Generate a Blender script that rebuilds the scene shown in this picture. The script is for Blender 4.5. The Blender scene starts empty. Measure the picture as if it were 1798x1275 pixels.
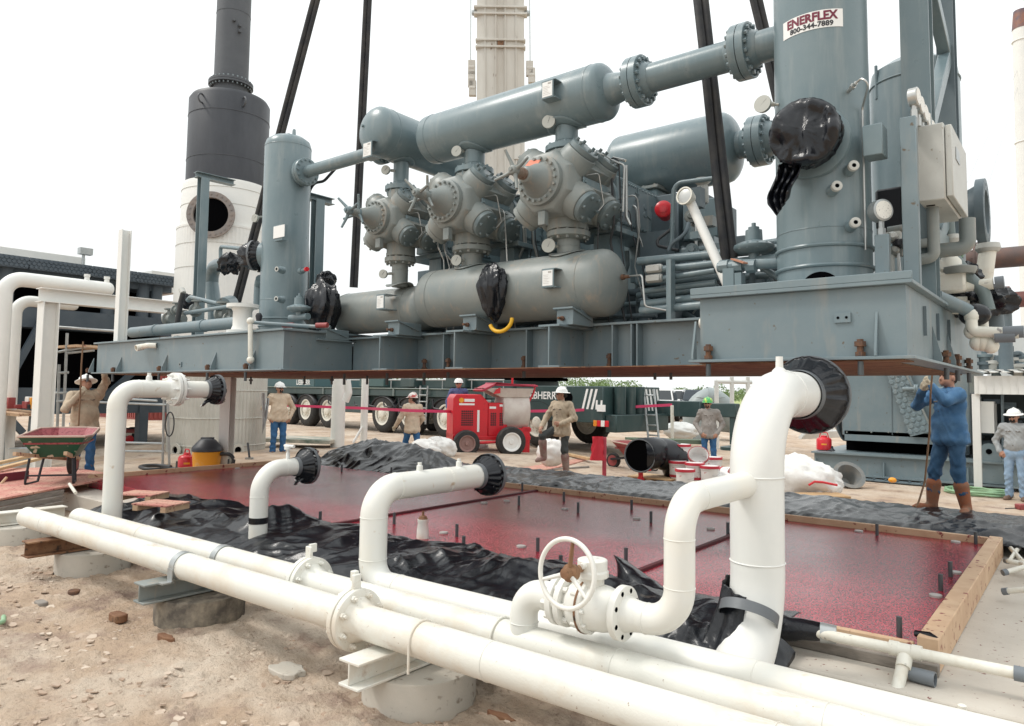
import bpy, math, random
import numpy as np
from mathutils import Vector as V, Matrix, noise
C = bpy.context.scene
COL = C.collection
R_ = math.radians
random.seed(7)
# ------------------------------------------------------------------ camera, sky, sun, exposure
FPX, PITCH, ROLL, YAW, PPY, CH = 1285.0, .0649, .01414, .6671, 602.2, 2.1
_cy, _sy = math.cos(YAW), math.sin(YAW)
_r = V((_cy, _sy, 0)); _f = V((-_sy, _cy, 0)); _u = V((0, 0, 1))
FW = _f*math.cos(PITCH)+_u*math.sin(PITCH); _u2 = -_f*math.sin(PITCH)+_u*math.cos(PITCH)
RT = _r*math.cos(ROLL)+_u2*math.sin(ROLL); UP = -_r*math.sin(ROLL)+_u2*math.cos(ROLL)
cd = bpy.data.cameras.new('camera'); cam = bpy.data.objects.new('camera', cd); COL.objects.link(cam)
cam.matrix_world = Matrix(((RT.x, UP.x, -FW.x, 0), (RT.y, UP.y, -FW.y, 0), (RT.z, UP.z, -FW.z, CH), (0, 0, 0, 1)))
cd.sensor_width = 36; cd.lens = 36*FPX/1798; cd.shift_y = -(637.5-PPY)/1798; cd.clip_end = 3000; cd.clip_start = .05
C.camera = cam
w = bpy.data.worlds.new('World'); C.world = w; w.use_nodes = True
wn = w.node_tree.nodes; wl = w.node_tree.links
bg = wn['Background']; sk = wn.new('ShaderNodeTexSky'); sk.sky_type = 'NISHITA'; sk.sun_disc = False
SUN_EL, SUN_AZ = 52, -20     # azimuth measured from +Y towards +X
sk.sun_elevation = R_(SUN_EL); sk.sun_rotation = R_(SUN_AZ); sk.dust_density = 6; sk.air_density = 1
mx = wn.new('ShaderNodeMix'); mx.data_type = 'RGBA'; mx.inputs[0].default_value = .93
wl.new(sk.outputs[0], mx.inputs[6]); mx.inputs[7].default_value = (10.4, 10.7, 10.6, 1)   # closed white cloud cover, brighter overhead as an overcast sky is
tcw = wn.new('ShaderNodeTexCoord'); sxw = wn.new('ShaderNodeSeparateXYZ'); wl.new(tcw.outputs['Generated'], sxw.inputs[0])
mrw = wn.new('ShaderNodeMapRange'); wl.new(sxw.outputs[2], mrw.inputs[0]); mrw.inputs[1].default_value = .25; mrw.inputs[2].default_value = 1; mrw.inputs[3].default_value = 1; mrw.inputs[4].default_value = 1.55
mlw = wn.new('ShaderNodeVectorMath'); mlw.operation = 'SCALE'; mlw.inputs[0].default_value = (9.6, 9.9, 9.85); wl.new(mrw.outputs[0], mlw.inputs['Scale']); wl.new(mlw.outputs[0], mx.inputs[7])
wl.new(mx.outputs[2], bg.inputs[0]); bg.inputs[1].default_value = .1
sd = bpy.data.lights.new('sun', 'SUN'); sd.energy = 1.4; sd.angle = R_(11); sd.color = (1, .96, .9)
so = bpy.data.objects.new('sun', sd); COL.objects.link(so)
_az, _el = R_(-125), R_(52)
so.rotation_euler = V((math.sin(_az)*math.cos(_el), math.cos(_az)*math.cos(_el), math.sin(_el))).to_track_quat('Z', 'Y').to_euler()
sk.sun_rotation = _az; sk.sun_elevation = _el
C.view_settings.view_transform = 'Standard'; C.view_settings.look = 'None'
C.view_settings.exposure = 0.24; C.view_settings.gamma = 1

# ------------------------------------------------------------------ survey helper: a point of the photo on a known real plane
def P(px, py, x=None, y=None, z=None, d=None):
    v = FW+RT*((px-899)/FPX)+UP*((PPY-py)/FPX)
    if x is not None: t = x/v.x
    elif y is not None: t = y/v.y
    elif z is not None: t = (z-CH)/v.z
    else: t = d
    return V((0, 0, CH))+v*t
TILT = .005                         # the hoisted package hangs a little low at its far end
def S(px, py, **k):
    q = P(px, py, **k); q.z -= TILT*(q.x+.95); return q

# ------------------------------------------------------------------ materials
MATS = {}
def mat(name, col, rough=.5, metal=0, col2=None, scale=3, lo=.4, hi=.7, detail=6, bump=0, bscale=40, rvar=0, spec=.5,
        streak=None, speck=None, coat=0, stretch=(1, 1, 1)):
    m = bpy.data.materials.new(name); m.use_nodes = True; n = m.node_tree.nodes; l = m.node_tree.links
    b = n['Principled BSDF']; b.inputs['Roughness'].default_value = rough; b.inputs['Metallic'].default_value = metal
    b.inputs['Specular IOR Level'].default_value = spec; b.inputs['Base Color'].default_value = (*col, 1)
    if coat: b.inputs['Coat Weight'].default_value = coat
    tc = n.new('ShaderNodeTexCoord'); out = None
    def nz(sc, det=detail, st=stretch):
        mp = n.new('ShaderNodeMapping'); mp.inputs['Scale'].default_value = st; l.new(tc.outputs['Object'], mp.inputs[0])
        t = n.new('ShaderNodeTexNoise'); t.inputs['Scale'].default_value = sc; t.inputs['Detail'].default_value = det
        t.inputs['Roughness'].default_value = .65; l.new(mp.outputs[0], t.inputs['Vector']); return t.outputs['Fac']
    def ramp(src, a, c):
        r = n.new('ShaderNodeMapRange'); r.inputs[1].default_value = a; r.inputs[2].default_value = c; l.new(src, r.inputs[0]); return r.outputs[0]
    def mix(fac, a, c):
        x = n.new('ShaderNodeMix'); x.data_type = 'RGBA'; l.new(fac, x.inputs[0])
        if a is None: x.inputs[6].default_value = (*col, 1)
        else: l.new(a, x.inputs[6])
        x.inputs[7].default_value = (*c, 1); return x.outputs[2]
    if col2: out = mix(ramp(nz(scale), lo, hi), out, col2)
    if streak:   # (colour, scale, lo, hi, stretch)
        out = mix(ramp(nz(streak[1], 4, streak[4]), streak[2], streak[3]), out, streak[0])
    if speck:    # (colour, scale, lo, hi)
        out = mix(ramp(nz(speck[1], 2), speck[2], speck[3]), out, speck[0])
    if out is not None: l.new(out, b.inputs['Base Color'])
    if rvar:
        r = n.new('ShaderNodeMapRange'); r.inputs[3].default_value = rough-rvar; r.inputs[4].default_value = rough+rvar
        l.new(nz(scale*2.3), r.inputs[0]); l.new(r.outputs[0], b.inputs['Roughness'])
    if bump:
        bp = n.new('ShaderNodeBump'); bp.inputs['Strength'].default_value = 1; bp.inputs['Distance'].default_value = bump
        l.new(nz(bscale), bp.inputs['Height']); l.new(bp.outputs[0], b.inputs['Normal'])
    MATS[name] = m; return m
DUST = (.42, .36, .28)
G = mat('gray_paint', (.152, .208, .228), .30, col2=(.183, .236, .252), scale=2.5, rvar=.08, bump=.0006, bscale=120, streak=((.24, .28, .285), 7, .52, .75, (1, 1, .12)))
GD = mat('dusty_gray_paint', (.195, .225, .222), .44, col2=(.265, .275, .255), scale=2.2, lo=.35, hi=.7, rvar=.1, bump=.001, bscale=60, streak=((.36, .30, .24), 9, .56, .78, (1, 1, .15)))
GB = mat('skid_paint', (.163, .215, .236), .40, col2=(.203, .248, .262), scale=1.6, rvar=.1, bump=.0006, bscale=90, streak=((.27, .27, .25), 5, .55, .8, (1, 1, .2)), speck=((.12, .09, .06), 14, .68, .76))
GK = mat('dark_gray_steel', (.10, .135, .155), .5, col2=(.14, .175, .19), scale=2, bump=.001, bscale=50)
GN = mat('navy_steel', (.055, .075, .095), .55, col2=(.075, .095, .115), scale=2)
RUST = mat('rusty_steel', (.16, .07, .035), .8, col2=(.30, .17, .09), scale=5, bump=.004, bscale=30, speck=((.05, .03, .02), 12, .6, .7))
BOLT = mat('bolt_steel', (.20, .23, .24), .4, .5)
BRUST = mat('rusty_bolt', (.17, .08, .04), .7, .2, col2=(.06, .05, .05), scale=30)
WP = mat('white_paint', (.735, .73, .685), .38, col2=(.78, .74, .65), scale=1.7, lo=.45, hi=.75, rvar=.08, bump=.0005, bscale=150, speck=((.5, .38, .26), 9, .68, .82))
WPD = mat('dirty_white_paint', (.72, .71, .65), .45, col2=(.66, .58, .47), scale=3.0, lo=.47, hi=.75, bump=.0015, bscale=70, streak=((.45, .33, .24), 8, .61, .82, (.35, 1, 1)), speck=((.33, .25, .19), 42, .69, .76))
WPC = mat('clean_white_paint', (.73, .73, .70), .4, col2=(.79, .78, .74), scale=2)
PVC = mat('pvc_white', (.74, .72, .64), .45, col2=(.62, .56, .46), scale=6, lo=.5, hi=.75, speck=((.3, .28, .26), 14, .66, .72))
BLK = mat('black_plastic', (.007, .008, .011), .24, col2=(.014, .016, .021), scale=5, rvar=.08, bump=.003, bscale=30, speck=((.26, .21, .16), 6, .70, .9), spec=.42)
BLKC = mat('black_plastic_clean', (.006, .007, .010), .20, col2=(.010, .011, .016), scale=4, rvar=.06, bump=.003, bscale=30, spec=.45)
TAPE = mat('duct_tape', (.13, .14, .15), .45, .1, bump=.001, bscale=80)
RUB = mat('rubber', (.022, .022, .022), .75, col2=(.08, .07, .06), scale=6, lo=.5, hi=.8)
HOSE = mat('black_hose', (.035, .037, .04), .5)
STEEL = mat('galvanised', (.45, .47, .47), .4, .6, col2=(.36, .38, .38), scale=9)
CHROME = mat('bright_tube', (.5, .5, .48), .3, .7)
DIAL = mat('dial_white', (.80, .78, .72), .4, speck=((.2, .2, .2), 130, .62, .66))
RED = mat('red_paint', (.62, .018, .03), .32, col2=(.55, .02, .03), scale=3, rvar=.06, speck=((.30, .02, .03), 16, .66, .75))
DRED = mat('dull_red', (.32, .06, .06), .55, col2=(.24, .05, .05), scale=3)
CAR = mat('red_container', (.30, .06, .05), .55, col2=(.22, .045, .04), scale=2)
YEL = mat('yellow_plastic', (.80, .33, .02), .42, col2=(.72, .50, .30), scale=5, lo=.55, hi=.8)
GRN = mat('crane_green', (.030, .060, .060), .40, col2=(.050, .080, .080), scale=1.2, rvar=.1, streak=((.10, .12, .11), 4, .6, .85, (1, 1, .2)))
BARG = mat('barrow_green', (.012, .09, .05), .4, speck=((.55, .48, .36), 5, .62, .66), col2=(.02, .07, .04), scale=3)
WOOD = mat('timber', (.60, .42, .27), .7, col2=(.50, .32, .20), scale=4, stretch=(1, 1, 1), bump=.001, bscale=60, speck=((.20, .03, .03), 13, .62, .68))
WOODN = mat('new_timber', (.62, .44, .25), .7, col2=(.50, .32, .17), scale=5, bump=.001, bscale=50)
PLY = mat('plywood_red_splatter', (.60, .38, .28), .75, col2=(.50, .18, .15), scale=2.2, lo=.35, hi=.65, bump=.001, bscale=70, speck=((.22, .03, .035), 26, .58, .66))
BWOOD = mat('weathered_boards', (.28, .25, .22), .8, col2=(.18, .16, .14), scale=6, stretch=(1, 1, 4), bump=.002, bscale=30)
CONC = mat('concrete', (.46, .43, .375), .85, col2=(.55, .50, .43), scale=1.8, bump=.003, bscale=35, speck=((.25, .21, .17), 17, .62, .74))
SLABM = mat('slab_concrete', (.56, .515, .45), .85, col2=(.46, .41, .35), scale=1.1, lo=.4, hi=.75, bump=.002, bscale=40, speck=((.17, .05, .045), 24, .67, .72))
CONCD = mat('old_concrete_ring', (.10, .085, .07), .8, col2=(.34, .29, .22), scale=6, bump=.004, bscale=25)
BLACK = mat('black_void', (.003, .003, .0035), 1, spec=0)
CHIM = mat('chimney_gray', (.072, .078, .088), .55, col2=(.09, .097, .108), scale=1.5)
CHIMB = mat('silencer_black', (.026, .029, .037), .5, col2=(.052, .056, .066), scale=1.1, stretch=(1, 1, .3))
SILV = mat('ribbed_cladding', (.56, .55, .50), .42, .2, col2=(.48, .47, .42), scale=2, bump=.001, bscale=20)
STRIPE = mat('sticker_white', (.80, .80, .78), .5)
MAROON = mat('sticker_maroon', (.16, .012, .035), .5)
INK = mat('ink_black', (.015, .015, .02), .5)
SLING = mat('sling_black', (.020, .021, .025), .7, col2=(.055, .05, .045), scale=4, bump=.003, bscale=40)
ROPE = mat('brown_rope', (.20, .12, .07), .85, bump=.004, bscale=90)
SKIN = mat('skin', (.42, .22, .15), .55, col2=(.36, .18, .12), scale=20)
SACK = mat('white_sack', (.78, .77, .74), .6, col2=(.66, .63, .60), scale=6, bump=.006, bscale=14)
GLASS = mat('dark_glass', (.02, .025, .03), .08)
CARD = mat('cardboard', (.45, .29, .15), .8, speck=((.05, .04, .03), 12, .66, .7))
GHOSE = mat('green_hose', (.26, .42, .25), .5)
LEAF = mat('leaf_green', (.15, .215, .085), .8, col2=(.20, .26, .12), scale=.3)
BARK = mat('bark', (.10, .075, .05), .9)
CREAM = mat('boom_paint', (.62, .60, .55), .5, col2=(.50, .46, .40), scale=.8, lo=.4, hi=.7, stretch=(1, 1, .25), speck=((.20, .13, .09), 5, .68, .76))
PANEL = mat('control_box', (.52, .52, .485), .45, col2=(.46, .455, .42), scale=4, speck=((.3, .26, .2), 25, .69, .74))
BROWNP = mat('brown_pipe', (.09, .065, .06), .6, col2=(.15, .08, .06), scale=4)
GROUTM = None

# ------------------------------------------------------------------ mesh builder
Z = V((0, 0, 1))
BASE = {}
def frame(d, up=None):
    d = V(d).normalized(); a = V(up) if up is not None else (V((0, 0, 1)) if abs(d.z) < .9 else V((0, 1, 0)))
    u = a.cross(d)
    if u.length < 1e-6: u = V((1, 0, 0)).cross(d)
    u.normalize(); return d, u, d.cross(u)
def fil(pts, R, seg=6):
    pts = [V(p) for p in pts]; out = [pts[0]]
    for i in range(1, len(pts)-1):
        a, b, c = pts[i-1], pts[i], pts[i+1]
        r = R[i-1] if isinstance(R, (list, tuple)) else R
        d1 = (a-b).normalized(); d2 = (c-b).normalized(); ang = d1.angle(d2)
        if r <= 0 or ang > 3.1: out.append(b); continue
        t = min(r/math.tan(ang/2), (a-b).length*.98, (c-b).length*.98); rr = t*math.tan(ang/2)
        ctr = b+(d1+d2).normalized()*(rr/math.sin(ang/2)); p1 = b+d1*t-ctr; p2 = b+d2*t-ctr; tot = p1.angle(p2)
        ax = p1.cross(p2).normalized()
        for k in range(seg+1): out.append(ctr+Matrix.Rotation(tot*k/seg, 3, ax)@p1)
    out.append(pts[-1]); return out
class MB:
    def __init__(s): s.v = []; s.f = []; s.mi = []; s.cur = 0; s.T = None
    def add(s, vs, fs):
        o = len(s.v)
        if s.T is not None: vs = [s.T@V(q) for q in vs]
        s.v.extend(tuple(q) for q in vs); s.f.extend([tuple(i+o for i in q) for q in fs]); s.mi.extend([s.cur]*len(fs)); return s
    def box(s, x0, x1, y0, y1, z0, z1):
        return s.add([(x0, y0, z0), (x1, y0, z0), (x1, y1, z0), (x0, y1, z0), (x0, y0, z1), (x1, y0, z1), (x1, y1, z1), (x0, y1, z1)],
                     [(3, 2, 1, 0), (4, 5, 6, 7), (0, 1, 5, 4), (1, 2, 6, 5), (2, 3, 7, 6), (3, 0, 4, 7)])
    def obox(s, c, a, b, d):
        c, a, b, d = V(c), V(a), V(b), V(d)
        return s.add([c-a-b-d, c+a-b-d, c+a+b-d, c-a+b-d, c-a-b+d, c+a-b+d, c+a+b+d, c-a+b+d],
                     [(3, 2, 1, 0), (4, 5, 6, 7), (0, 1, 5, 4), (1, 2, 6, 5), (2, 3, 7, 6), (3, 0, 4, 7)])
    def bar(s, p0, p1, w, h, up=None):
        p0, p1 = V(p0), V(p1); d, u, n = frame(p1-p0, up); return s.obox((p0+p1)/2, (p1-p0)/2, u*w/2, n*h/2)
    def loft(s, rings, cap0=True, cap1=True, closed=False):
        n = len(rings[0]); vs = [q for r in rings for q in r]; fs = []
        m = len(rings); lim = m if closed else m-1
        for i in range(lim):
            j = (i+1) % m
            for k in range(n):
                k2 = (k+1) % n; fs.append((i*n+k, i*n+k2, j*n+k2, j*n+k))
        if not closed:
            if cap0: fs.append(tuple(range(n))[::-1])
            if cap1: fs.append(tuple((m-1)*n+k for k in range(n)))
        return s.add(vs, fs)
    def lathe(s, p, ax, prof, n=24, cap0=True, cap1=True, up=None):
        p = V(p); d, u, w_ = frame(ax, up); rings = []
        for t, r in prof:
            r = max(r, 1e-4); rings.append([p+d*t+(u*math.cos(2*math.pi*k/n)+w_*math.sin(2*math.pi*k/n))*r for k in range(n)])
        return s.loft(rings, cap0, cap1)
    def cyl(s, p0, p1, r0, r1=None, n=16, cap=True):
        p0, p1 = V(p0), V(p1); return s.lathe(p0, p1-p0, [(0, r0), ((p1-p0).length, r0 if r1 is None else r1)], n, cap, cap)
    def tube(s, pts, r, n=10, cap=True, closed=False, R=None, seg=6):
        pts = [V(p) for p in pts]
        if R is not None: pts = fil(pts, R, seg)
        q = [pts[0]]
        rr = [r[0]] if isinstance(r, list) else None
        for i, a in enumerate(pts[1:], 1):
            if (a-q[-1]).length > 1e-5:
                q.append(a)
                if rr is not None: rr.append(r[i])
        pts = q; m = len(pts); tg = []
        for i in range(m):
            if closed: t = pts[(i+1) % m]-pts[i-1]
            else: t = (pts[min(i+1, m-1)]-pts[i]).normalized()*(i < m-1)+(pts[i]-pts[max(i-1, 0)]).normalized()*(i > 0)
            tg.append(t.normalized() if t.length > 1e-9 else (tg[-1] if tg else V((0, 0, 1))))
        d, u, w_ = frame(tg[0]); rings = []
        for i in range(m):
            if i: u = (u-tg[i]*u.dot(tg[i]));  u = u.normalized() if u.length > 1e-6 else frame(tg[i])[1]
            w_ = tg[i].cross(u); ra = rr[i] if rr is not None else r
            rings.append([pts[i]+(u*math.cos(2*math.pi*k/n)+w_*math.sin(2*math.pi*k/n))*ra for k in range(n)])
        return s.loft(rings, cap, cap, closed)
    def torus(s, c, ax, R, r, N=32, n=8):
        d, u, w_ = frame(ax); c = V(c)
        return s.tube([c+(u*math.cos(2*math.pi*k/N)+w_*math.sin(2*math.pi*k/N))*R for k in range(N)], r, n, closed=True)
    def ibeam(s, p0, p1, h, w, tf=.014, tw=.009, up=None):
        p0, p1 = V(p0), V(p1); d, u, n = frame(p1-p0, up)
        s.obox((p0+p1)/2+n*(h-tf)/2, (p1-p0)/2, u*w/2, n*tf/2); s.obox((p0+p1)/2-n*(h-tf)/2, (p1-p0)/2, u*w/2, n*tf/2)
        return s.obox((p0+p1)/2, (p1-p0)/2, u*tw/2, n*(h/2-tf))
    def prism(s, poly, off):
        poly = [V(q) for q in poly]; off = V(off); n = len(poly)
        return s.add(poly+[q+off for q in poly], [tuple(range(n))[::-1], tuple(range(n, 2*n))]+[(k, (k+1) % n, n+(k+1) % n, n+k) for k in range(n)])
    def bolts(s, c, ax, R, nb, r, t0, t1, ph=0, nut=True):
        d, u, w_ = frame(ax); c = V(c)
        for k in range(nb):
            a = 2*math.pi*(k+ph)/nb; q = c+(u*math.cos(a)+w_*math.sin(a))*R
            s.lathe(q, d, [(t0, r), (t1, r)], 6)
        return s
    def flange(s, c, ax, r, t, nb=12, br=.016, R=None, n=28, gap=True):
        # a bolted pair: two discs with a gap, studs and nuts
        c = V(c); d = V(ax).normalized()
        if gap:
            s.lathe(c, d, [(-t, r*.985), (-t+.004, r), (-.004, r), (-.004, r*.9), (.004, r*.9), (.004, r), (t-.004, r), (t, r*.985)], n)
        else: s.lathe(c, d, [(0, r*.985), (.004, r), (t-.004, r), (t, r*.985)], n)
        lo = -t if gap else 0
        if nb: s.bolts(c, d, R or r*.84, nb, br, lo-br*1.3, t+br*1.3)
        return s
    def vessel(s, p0, p1, r, head=.5, n=36, seg=7):
        p0, p1 = V(p0), V(p1); L = (p1-p0).length; h = r*head; prof = []
        for k in range(seg+1):
            a = math.pi/2*k/seg; prof.append((h-h*math.cos(a), r*math.sin(a)))
        for k in range(seg+1):
            a = math.pi/2*(1-k/seg); prof.append((L-h+h*math.cos(a), r*math.sin(a)))
        return s.lathe(p0, p1-p0, prof, n)
    def ball(s, c, r, n=14, m=8, sc=(1, 1, 1)):
        c = V(c); return s.loft([[c+V((math.cos(2*math.pi*k/n)*math.sin(a)*r*sc[0], math.sin(2*math.pi*k/n)*math.sin(a)*r*sc[1], -math.cos(a)*r*sc[2])) for k in range(n)]
                       for a in [max(.02, min(math.pi-.02, math.pi*i/m)) for i in range(m+1)]])
    def grid(s, fn, nu, nv, cu=False):
        vs = [fn(i/(nu if cu else nu-1), j/(nv-1)) for j in range(nv) for i in range(nu)]; fs = []
        for j in range(nv-1):
            for i in range(nu if cu else nu-1):
                i2 = (i+1) % nu; fs.append((j*nu+i, j*nu+i2, (j+1)*nu+i2, (j+1)*nu+i))
        return s.add(vs, fs)
    def build(s, name, mats, parent=None, bevel=0, bseg=1, thick=0, base=None, ang=38, smooth=True):
        if not isinstance(mats, (list, tuple)): mats = [mats]
        b = V(base) if base is not None else (BASE.get(parent.name, V()) if parent else V())
        arr = np.array(s.v, dtype=np.float64).reshape(-1, 3)-np.array(b)
        me = bpy.data.meshes.new(name); me.from_pydata(arr.tolist(), [], s.f)
        for q in mats: me.materials.append(q)
        if len(mats) > 1: me.polygons.foreach_set('material_index', s.mi)
        if smooth:
            me.polygons.foreach_set('use_smooth', [True]*len(me.polygons)); me.set_sharp_from_angle(angle=R_(ang))
        me.update(); o = bpy.data.objects.new(name, me); COL.objects.link(o)
        if parent is not None: o.parent = parent; BASE[o.name] = b
        else: o.location = b; BASE[o.name] = b
        if bevel:
            md = o.modifiers.new('bevel', 'BEVEL'); md.width = bevel; md.segments = bseg; md.limit_method = 'ANGLE'; md.angle_limit = R_(40); md.harden_normals = False
        if thick:
            md = o.modifiers.new('solid', 'SOLIDIFY'); md.thickness = thick
        return o
    def solo(s, name, mats, label, cat, group=None, kind=None, **k):
        arr = np.array(s.v); lo, hi = arr.min(0), arr.max(0)
        if 'base' not in k: k['base'] = ((lo[0]+hi[0])/2, (lo[1]+hi[1])/2, lo[2])
        o = s.build(name, mats, None, **k); return tag(o, label, cat, group, kind)
def tag(o, label=None, cat=None, group=None, kind=None):
    if label: o['label'] = label
    if cat: o['category'] = cat
    if group: o['group'] = group
    if kind: o['kind'] = kind
    return o
def thing(name, label, cat, loc, rz=0, group=None):
    o = bpy.data.objects.new(name, None); COL.objects.link(o); o.location = loc; o.rotation_euler = (0, 0, rz); o.empty_display_size = .2
    BASE[o.name] = V(loc); return tag(o, label, cat, group)
def local(o): BASE[o.name] = V(); return o      # parts authored in the thing's own space
def kids(o): return [c for c in bpy.data.objects if c.parent == o]
def dup(o, loc, rz=0, label=None, parent=None):
    c = o.copy(); COL.objects.link(c)
    if parent is None: c.location = loc; c.rotation_euler = (0, 0, rz)
    else: c.parent = parent
    if label: c['label'] = label
    for ch in list(o.children): dup(ch, None, parent=c)
    return c
def nz3(x, y, z, s=1.): return noise.noise(V((x*s, y*s, z*s)))
def ridge(x, y, z, s=1.): return 1-2*abs(nz3(x, y, z, s))
def text_mesh(txt, size, font_w=1.0):
    cu = bpy.data.curves.new('lettering', 'FONT'); cu.body = txt; cu.size = size; cu.align_x = 'CENTER'; cu.resolution_u = 2; cu.offset = font_w
    ob = bpy.data.objects.new('lettering', cu); COL.objects.link(ob); dg = bpy.context.evaluated_depsgraph_get()
    me = bpy.data.meshes.new_from_object(ob.evaluated_get(dg)); vs = [v.co.copy() for v in me.vertices]; fs = [tuple(p.vertices) for p in me.polygons]
    bpy.data.objects.remove(ob); bpy.data.curves.remove(cu); bpy.data.meshes.remove(me); return vs, fs
def letters(mb, txt, size, fn, w_=0.0, sx=1.0):
    vs, fs = text_mesh(txt, size, w_); mb.add([fn(q.x*sx, q.y) for q in vs], fs); return mb
# ================================================================== ground
def sst(a, b, x): t = max(0, min(1, (x-a)/(b-a))); return t*t*(3-2*t)
def gh0(x, y):
    far = .05+.45*sst(3, 15, -x)
    return .22*(1-sst(5, 10, y))+far*sst(5, 10, y)
def gh(x, y): return gh0(x, y)
def ground():
    xs = [-900, -500, -260, -140, -90, -60, -45, -35]+[-28+i*.5 for i in range(37)]+[-9.6+i*.034 for i in range(283)]+[.2, .6, 1.2, 2, 4, 8, 15, 30, 60, 120, 300, 700]
    ys = [-60, -20, -8, -3, -1, 0, .6, 1.0]+[1.25+i*.034 for i in range(84)]+[4.3+i*.5 for i in range(60)]+[36, 42, 50, 62, 80, 110, 160, 260, 420, 700, 1200]
    mb = MB(); vs = []
    for y in ys:
        for x in xs:
            z = gh0(x, y)
            if -10 < x < .3 and 1.2 < y < 4.2:
                z += .035*nz3(x, y, 1, 1.3)+.022*nz3(x, y, 5, 4.1)+.022*max(0, ridge(x, y, 7, 2.7)-.3)
                k = nz3(x, y, 9, 1.1)*.5+.5
                z += .040*max(0, ridge(x, y, 2, 6.5))**2*k+.034*max(0, nz3(x, y, 3, 14))*(.4+k)+.016*nz3(x, y, 4, 31)
            elif y > 9: z += .03*nz3(x, y, 1, .35)
            vs.append((x, y, z))
    n = len(xs); mb.add(vs, [(j*n+i, j*n+i+1, (j+1)*n+i+1, (j+1)*n+i) for j in range(len(ys)-1) for i in range(n-1)])
    m = mat('sandy_ground', (.455, .335, .24), .95, col2=(.58, .485, .39), scale=.9, lo=.4, hi=.62, bump=.035, bscale=24, streak=((.30, .21, .165), 2.6, .52, .70, (1, 1, 1)), speck=((.31, .225, .17), 26, .60, .74))
    o = mb.build('ground', m, None, base=(0, 0, 0), ang=180); tag(o, 'pale sandy dirt yard around the machines', 'ground', kind='structure')
ground()
mb = MB(); mb.box(-300, 260, 75, 900, .3, .55)
tag(mb.build('field', mat('grass_field', (.30, .36, .13), .95, col2=(.38, .40, .17), scale=.05), None, base=(0, 0, .5)), 'pale green grass field beyond the yard', 'field', kind='structure')
# loose clods of dirt, nobody could count them
def rock(mb, c, r, q):
    rng = random.Random(q); pts = []
    mb.ball(c, r, 6, 4, (rng.uniform(.7, 1.3), rng.uniform(.7, 1.3), rng.uniform(.35, .7)))
mb = MB(); rng = random.Random(3)
for k in range(5200):
    if k % 3: x = rng.uniform(-8.5, -1.2); y = rng.uniform(1.4, 3.5)
    else:
        cx, cy = rng.choice([(-3.2, 2.85), (-5.9, 2.9), (-8.3, 3.1), (-2.7, 3.0), (-4.6, 2.9)]); x = rng.gauss(cx, .3); y = rng.gauss(cy, .12)
    r = min(.034, abs(rng.gauss(0, .0075))+.004)+(rng.random() < .012)*rng.uniform(.005, .02)
    if y > 3.6: continue
    rock(mb, (x, y, gh(x, y)+.035*nz3(x, y, 1, 1.3)+.022*nz3(x, y, 5, 4.1)+r*.1), r, k)
for k in range(900):     # thin crusts of dried mud, curled at the edge
    x = rng.uniform(-8.5, -1.6); y = rng.uniform(1.4, 3.4); s_ = abs(rng.gauss(0, .018))+.014
    if nz3(x, y, 4, .8) < -.12: continue
    z = gh(x, y)+.035*nz3(x, y, 1, 1.3)+.022*nz3(x, y, 5, 4.1)+.016; n = rng.randint(5, 8); t_ = V((rng.gauss(0, .16), rng.gauss(0, .16), 1)).normalized(); d_, u_, n_ = frame(t_)
    mb.prism([V((x, y, z))+(u_*math.cos(6.283*j/n)+n_*math.sin(6.283*j/n)*.75)*s_*rng.uniform(.6, 1.2) for j in range(n)], t_*rng.uniform(.004, .012))
tag(mb.build('dirt_clods', mat('clod', (.40, .29, .215), .95, col2=(.58, .49, .40), scale=1.6, lo=.42, hi=.6), None, base=(-4, 2.5, .2)), 'loose clods and pebbles on the dirt', 'clods', kind='stuff')
for (px, py, nm, lab, sx, sy, sz, mt) in [(130, 1042, 'rusty_plug', 'small round rusty disc lying on the dirt beyond the brick', .06, .05, .03, BRUST), (72, 1061, 'wood_block', 'small dark flat wood block lying on the dirt', .075, .04, .025, BWOOD),
        (207, 1086, 'brick', 'broken brown brick on the dirt left of the square steel beam footing', .09, .05, .04, RUST), (292, 1122, 'bark_strip', 'reddish strip of rotten wood on the dirt in front of the dark footing', .11, .035, .025, RUST), (505, 1178, 'flat_stone', 'flat pale broken stone lying alone on the foreground dirt', .15, .10, .02, CONC), (880, 1262, 'wood_scrap', 'brown wood scrap in the dirt beside the nearest footing', .10, .03, .025, RUST)]:
    q = P(px, py, z=.24); mb = MB()
    def jag(u, v_, q=q, sx=sx, sy=sy): a = 2*math.pi*u; r = (.8+.25*nz3(u*9, px, 1)); return (q.x+sx*math.cos(a)*r*v_, q.y+sy*math.sin(a)*r*v_, q.z)
    N = 14; ring = []
    rr_ = random.Random(px)
    for k in range(N):
        a = 2*math.pi*k/N; r = rr_.uniform(.72, 1.1) if nm != 'rusty_plug' else 1
        if nm in ('brick', 'wood_block'): r = min(1/max(.01, abs(math.cos(a))), 1/max(.01, abs(math.sin(a))))*rr_.uniform(.9, 1)
        ring.append((q.x+sx*r*math.cos(a), q.y+sy*r*math.sin(a), q.z-.02))
    mb.prism(ring, (0, 0, sz+.02)); mb.solo(nm, mt, lab, nm.replace('_', ' '), bevel=.006)

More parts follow.
